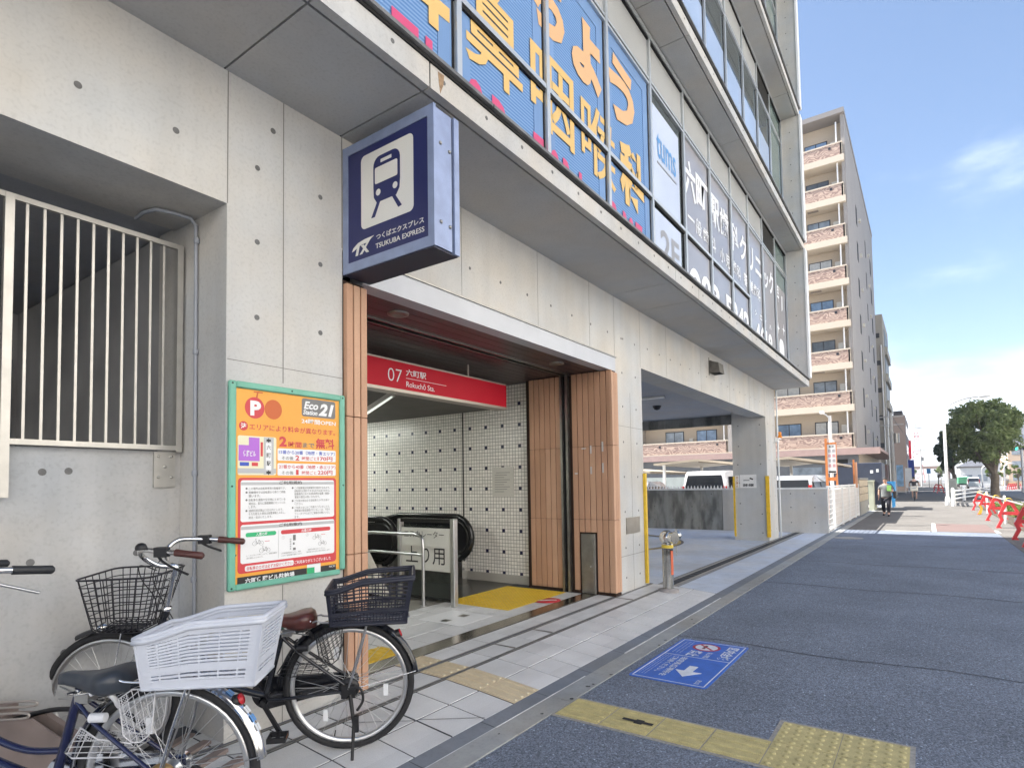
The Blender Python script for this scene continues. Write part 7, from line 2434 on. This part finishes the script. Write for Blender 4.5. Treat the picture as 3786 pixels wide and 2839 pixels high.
# street lamp
def street_lamp(label, x, y, h, arm, r=.075):
    S = local_thing('street_lamp', label, 'street lamp', (x, y, 0), 0, 'street lamps')
    b = MB(); b.lathe([(r * 1.7, 0), (r * 1.7, .35), (r * 1.05, .5)], (0, 0, 0), n=16)
    b.tube(bez([(0, 0, .3), (0, 0, h * .55), (0, 0, h * .86), (0, -.06, h * .94), (0, -.30, h * 1.0), (0, -arm * .6, h * 1.045), (0, -arm, h * 1.06)], 6), [r] * 13 + [r * .72] * 24, 10)
    b.build('lamp_post', mat('lamp_post_grey', (.60, .61, .62), .4, .5, var=.05), S)
    b = MB(); b.sphere((0, -arm - .25, h * 1.06 - .02), .30, 12, 0, (.45, 1, .28)); b.build('lamp_head', MATS['lamp_post_grey'], S)
    return S


street_lamp('curved arm street lamp in front of the large tree', 39.5, -.9, 5.45, 1.5)
street_lamp('distant white street lamp across the road, left of the pair', 95, -5.8, 3.0, .5, .09)
street_lamp('distant white street lamp across the road, right of the pair', 95, -7.95, 3.1, .5, .09)
street_lamp('tall street lamp at the right edge near the traffic light', 76, -7.75, 5.3, .9, .10)
S = thing('traffic_light', 'green lit traffic light at the far right edge', 'traffic light', (75, -7.5, 4))
b = MB(); b.bbox(74.9, 75.1, -7.95, -7.0, 4.13, 4.45, .05); b.cyl((75.05, -7.8, 4.4), (76, -7.75, 4.5), .04, n=8); b.build('light_case', mat('signal_case', (.45, .47, .48), .4, .4, var=0), S)
b = MB(); b.lathe([(0, .01), (.12, .01), (.13, 0)], (74.9, -7.25, 4.29), (-1, 0, 0), 16); b.build('green_lens', mat('signal_green', (.05, .7, .5), .3, var=0, emit=(.05, 1, .65, 1.2)), S)
b = MB(); b.lathe([(0, .01), (.12, .01), (.13, 0)], (74.9, -7.55, 4.29), (-1, 0, 0), 16); b.lathe([(0, .01), (.12, .01), (.13, 0)], (74.9, -7.82, 4.29), (-1, 0, 0), 16); b.build('dark_lens', M_WFR, S)

# white guard rail bending towards the road
S = thing('guard_rail', 'white three bar guard rail bending from the street lamp towards the road', 'guard rail', (45, -1.5, 0))
GP = [(38.65, -1.12), (43.5, -1.25), (48.5, -1.97), (54.5, -3.1), (60.3, -4.3)]
for x, y in GP:
    b = MB(); b.cyl((x, y, 0), (x, y, .82), .085, n=12); b.sphere((x, y, .82), .085, 10); b.build('post', M_WHITE, S)
b = MB()
for z in (.22, .46, .70): b.tube([(x, y, z) for x, y in GP], .05, 8)
b.build('rail', M_WHITE, S)
S = thing('control_cabinet', 'grey roadside control cabinet behind the street lamp', 'cabinet', (50, -1.4, 0))
b = MB(); b.bbox(50, 50.5, -1.65, -1.15, .05, 1.45, .02); b.build('cabinet_body', mat('cabinet_grey', (.34, .35, .31), .5, .2, var=.06), S)
b = MB(); b.box(49.99, 50, -1.58, -1.22, .7, 1.3); b.build('cabinet_door', mat('cabinet_door', (.30, .31, .28), .5, .2, var=.06), S)
for x, y, lb in ((75, -1.15, 'orange barricade far down the sidewalk beside the dark tree'), (82, -.9, 'orange barricade furthest down the sidewalk')):
    copy_thing(proto, (x, y, 0), label=lb, scale=(1.15, 1.15, 1.15))
far = ['pale red barricade across the road, %s' % s_ for s_ in ('first of the far row', 'second of the far row', 'third of the far row', 'fourth of the far row', 'fifth of the far row', 'sixth of the far row')]
for i, lb in enumerate(far):
    copy_thing(proto, (92 + 2.5 * i, -8.1 - .42 * i, 0), label=lb)


# ================================================================ TREES AND PLANTS
def leafmat(name, c, c2):
    m, t, b = newmat(name)
    setc(b, c, .55, 0, .35)
    N = t.nodes.new; L = t.links.new
    g = N('ShaderNodeNewGeometry')
    mx = N('ShaderNodeMix'); mx.data_type = 'RGBA'
    mx.inputs['A'].default_value = (*c, 1); mx.inputs['B'].default_value = (*c2, 1)
    L(g.outputs['Random Per Island'], mx.inputs['Factor']); L(mx.outputs['Result'], b.inputs['Base Color'])
    o = t.nodes['Material Output']
    tr = N('ShaderNodeBsdfTranslucent'); L(mx.outputs['Result'], tr.inputs['Color'])
    ms = N('ShaderNodeMixShader'); ms.inputs[0].default_value = .45
    L(b.outputs[0], ms.inputs[1]); L(tr.outputs[0], ms.inputs[2]); L(ms.outputs[0], o.inputs[0])
    return m


M_LEAF = leafmat('leaf_green', (.12, .17, .05), (.34, .40, .17))
M_LEAFD = leafmat('leaf_dark', (.030, .055, .028), (.075, .115, .055))
M_LEAFY = leafmat('leaf_yellowgreen', (.075, .12, .02), (.16, .22, .05))
M_BARK = mat('bark', (.17, .135, .10), .9, var=.3, vs=6, bump=.6, bs=18)


def leaf(mb, p, s_, rg):
    d = V3((rg.gauss(0, 1), rg.gauss(0, 1), rg.gauss(0, 1) * .8)).normalized()
    e = d.orthogonal().normalized()
    e.rotate(Matrix.Rotation(rg.uniform(0, 6.28), 3, d))
    f_ = d.cross(e)
    l, w_ = s_, s_ * .45
    mb.add([p - e * l, p + f_ * w_ * .9, p + e * l + d * l * .25, p - f_ * w_ * .9], [(0, 1, 2, 3)])


def crown(clumps, nl, ls, rg):
    mb = MB()
    for (cx, cy, cz, r) in clumps:
        for _ in range(nl):
            d = V3((rg.gauss(0, 1), rg.gauss(0, 1), rg.gauss(0, 1))).normalized()
            rr_ = r * rg.uniform(.45, 1.08)
            leaf(mb, V3((cx, cy, cz)) + d * rr_, ls * rg.uniform(.7, 1.3), rg)
    return mb


def tree(label, x, y, h, cr, cz, seed, nclump, nl, ls, lm, trunk_r, fork=None, group=None, shape='round', name='street_tree'):
    """tapered trunk with limbs; crown of leaf clumps inside an uneven ellipsoid of radii cr centred at height cz"""
    rg = random.Random(seed)
    S = local_thing(name, label, 'tree', (x, y, 0), 0, group)
    cl = []
    while len(cl) < nclump:
        d = V3((rg.gauss(0, 1), rg.gauss(0, 1), rg.gauss(0, 1))).normalized() * rg.uniform(.35, 1) ** .5
        px, py, pz = d.x * cr[0], d.y * cr[1], d.z * cr[2]
        if shape == 'cone':
            k = 1 - .55 * (pz / cr[2] * .5 + .5); px *= k; py *= k
        # uneven outline: a few lobes and bites
        lob = 1 + .16 * math.sin(3 * math.atan2(py, px) + seed) + .12 * math.sin(5 * d.z + seed * 1.7)
        px *= lob; py *= lob
        r = rg.uniform(.16, .30) * min(cr[:3])
        cl.append((px, py + (cr[3] if len(cr) > 3 else 0), cz + pz, r))
    tb = MB()
    fk = fork or h * .4
    tb.tube(bez([(0, 0, -.05), (.02, .03, fk * .4), (-.02, -.03, fk * .8), (0, 0, fk)], 4), [trunk_r * t for t in (1.35, 1.15, 1.06, 1.02, 1.0, .97, .95, .93, .92, .9, .9, .9, .9)], 10)
    for k in range(0, len(cl), max(1, len(cl) // 16)):
        cx, cy, c_z, r = cl[k]
        mid = V3((cx * .4 + rg.uniform(-.1, .1), cy * .4, fk + (c_z - fk) * .45))
        tb.tube(bez([(0, 0, fk - .1), tuple(mid), (cx, cy, c_z)], 4), [trunk_r * t for t in (.62, .5, .42, .36, .3, .24, .18, .12, .06)], 6)
    tb.build('trunk', M_BARK, S)
    crown(cl, nl, ls, rg).build('crown', lm, S)
    return S


tree('large round street tree with a forked trunk behind the guard rail', 58.3, -4.3, 7.9, (2.5, 2.25, 2.35, .55), 5.1, 11, 135, 80, .18, M_LEAF, .28, 1.75)
tree('dark narrow street tree left of the large round tree', 84, -2.6, 7.6, (1.8, 1.25, 2.8, .55), 5.0, 5, 90, 60, .20, M_LEAFD, .24, 1.9, shape='cone')
for i, (x, y, h, lb) in enumerate(((100, -7.0, 3.0, 'small yellow green tree across the road, leftmost of four'), (101, -8.4, 3.1, 'small yellow green tree across the road, second of four'), (99, -9.6, 3.2, 'small yellow green tree across the road, third of four'), (100, -10.5, 3.0, 'small yellow green tree across the road, rightmost of four'),
                               (118, -1.6, 3.4, 'low green tree beyond the dark narrow tree'), (135, 1.9, 4.2, 'green roadside tree at the far left end of the street'), (160, -2.6, 4.4, 'green tree near the end of the street'))):
    tree(lb, x, y, h, (.75, .75, .8), h - .85, 20 + i, 16, 46, .11, M_LEAFY if i < 4 else M_LEAF, .09, h * .45, 'small trees down the street')
# low planting along the strip behind the barricades
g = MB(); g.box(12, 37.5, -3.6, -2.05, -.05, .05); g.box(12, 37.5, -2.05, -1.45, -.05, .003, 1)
struct(g, 'planting_soil', [mat('soil', (.07, .055, .04), .95, var=.3, vs=10), MATS['sun_toned_asphalt']])
rg = random.Random(9)
mb = MB()
for _ in range(5200):
    x = rg.uniform(12.5, 37); y = rg.uniform(-3.6, -2.35)
    hh = .06 + .22 * (.5 + .5 * math.sin(x * 2.1 + math.sin(y * 3) * 2)) * rg.random()
    leaf(mb, V3((x, y, .06 + hh)), rg.uniform(.05, .085), rg)
struct(mb, 'ground_cover', M_LEAFY, 'stuff')

# ================================================================ FAR END OF THE ROAD
van('small pale van driving away on the road at the right', 107, -5.55, 0, 3.3, 1.46, 1.62, mt=mat('van_pale', (.62, .66, .64), .3, var=0, coat=.4), slope=.1)
S = thing('truck', 'green covered truck on the road left of the pale van', 'truck', (128, -5.2, 0))
b = MB(); b.bbox(126, 131, -6.0, -4.4, .55, 1.75, .08, 0); b.build('cargo_cover', mat('green_tarp', (.08, .30, .16), .7, var=.15, vs=2), S)
b = MB(); b.bbox(131.1, 132.8, -5.95, -4.45, .45, 1.9, .1, 0); b.box(125.9, 132.5, -5.9, -4.5, .35, .55, 1); b.build('cab', [M_CARW, M_BLACK], S)
for xx in (127, 132):
    for yy in (-5.85, -4.55):
        b = MB(); b.lathe([(0, -.1), (.3, -.1), (.32, 0), (.3, .1), (0, .1)], (xx, yy, .30), (0, 1, 0), 16); b.build('wheel', M_RUBBER, S)


def block(name, label, x0, x1, y0, y1, h, mt, floors, wy=True, roof=None, cat='building', base=0, wc=None):
    S = thing(name, label, cat, ((x0 + x1) / 2, (y0 + y1) / 2, 0))
    b = MB(); b.box(x0, x1, y0, y1, base, h, 0); b.box(x0 - .15, x1 + .15, y0 - .15, y1 + .15, h, h + .3, 1); b.build('building_wall', [mt, roof or MATS['roof_edge']], S)
    fh = h / floors
    for k in range(floors):
        b = MB()
        n = max(2, int((y1 - y0) / 2.6))
        for j in range(n):
            yc = y0 + (y1 - y0) * (j + .5) / n
            b.box(x0 - .04, x0, yc - .75, yc + .75, fh * k + .9, fh * k + 2.2)
        n2 = max(2, int((x1 - x0) / 3))
        for j in range(n2):
            xc = x0 + (x1 - x0) * (j + .5) / n2
            b.box(xc - .8, xc + .8, y1, y1 + .04, fh * k + .9, fh * k + 2.2)
        b.build('window_row', wc or M_CURT, S)
    return S


block('apartment_tower', 'grey apartment tower partly hidden behind the large tree at the right edge', 180, 200, -40, -16.6, 15.6, mat('tower_grey', (.40, .41, .43), .7, var=.06, vs=.3), 5)
block('beige_building', 'beige three storey building at the right edge beyond the road', 150, 165, -24, -13.2, 7.6, mat('beige_wall', (.60, .44, .31), .8, var=.06, vs=.3), 3)
S = block('house', 'white house with a dark hipped roof beyond the pale van', 150, 160, -10.4, -5.6, 3.6, mat('white_wall', (.62, .62, .60), .8, var=.05), 1)
b = MB(); b.add([(149.5, -10.9, 3.9), (149.5, -5.2, 3.9), (160.5, -5.2, 3.9), (160.5, -10.9, 3.9), (153, -8.0, 5.5), (157, -8.0, 5.5)], [(0, 4, 1), (1, 4, 5, 2), (2, 5, 3), (3, 5, 4, 0)]); b.build('roof', mat('dark_roof', (.10, .105, .12), .7, var=.1), S)
block('shop_building', 'low blue grey building behind the house beyond the road', 165, 178, -15.5, -9, 5.4, mat('bluegrey_wall', (.34, .40, .48), .7, var=.06), 2)
block('low_building', 'far low building closing the left side of the street', 170, 185, 2.8, 14, 5.4, mat('far_beige', (.50, .46, .40), .8, var=.06), 2)
S = thing('footbridge', 'brown footbridge crossing the far end of the street', 'bridge', (200, .7, 0))
b = MB(); b.box(200, 202, -6, 9, 4.35, 5.1); b.build('deck', mat('bridge_brown', (.32, .22, .18), .7, var=.08), S)
for yy in (-5, 8):
    b = MB(); b.box(200.5, 201.5, yy - .4, yy + .4, 0, 4.35); b.build('pier', MATS['bridge_brown'], S)
S = thing('direction_sign', 'small blue road sign on a pole before the footbridge', 'sign', (120, -.35, 0))
b = MB(); b.cyl((120, -.35, 0), (120, -.35, 3.3), .05, n=8); b.build('sign_pole', M_STEELD, S)
b = MB(); b.box(119.93, 119.97, -.62, -.08, 2.4, 3.2); b.build('sign_plate', mat('road_sign_blue', (.04, .25, .50), .4, var=0), S)

# unseen pale blocks and pavement opposite, added to bounce sunlight onto the station
block('bounce_block_tiled', 'unseen pale tiled block opposite the station, added to bounce sunlight', -40, 14, -46, -24, 27, mat('pale_tile_wall', (.78, .75, .70), .8, var=.05, vs=.3), 7)
block('bounce_block_cream', 'unseen cream block opposite the parking lot, added to bounce sunlight', 17, 60, -44, -25, 24, mat('cream_plaster', (.78, .74, .66), .8, var=.05, vs=.3), 5)
block('bounce_block_white', 'unseen white block behind the camera, added to bounce sunlight', -95, -43, -46, -24, 25, mat('bounce_white', (.80, .80, .78), .8, var=.05, vs=.3), 5)
g = MB(); g.box(-120, 75, -24, -19, -.05, .02)
struct(g, 'far_pavement', mat('far_paving', (.36, .34, .31), .8, var=.1, vs=1))

# ================================================================ AIR
hz = MB(); hz.box(-130, 620, -120, 140, -1.2, 45)
m = bpy.data.materials.new('haze'); m.use_nodes = True
t = m.node_tree; t.nodes.clear()
pv = t.nodes.new('ShaderNodeVolumePrincipled'); pv.inputs['Color'].default_value = (.86, .92, 1.0, 1); pv.inputs['Density'].default_value = .0006; pv.inputs['Anisotropy'].default_value = .2
mo = t.nodes.new('ShaderNodeOutputMaterial'); t.links.new(pv.outputs[0], mo.inputs['Volume'])
ho = hz.build('haze', m); ho['kind'] = 'stuff'
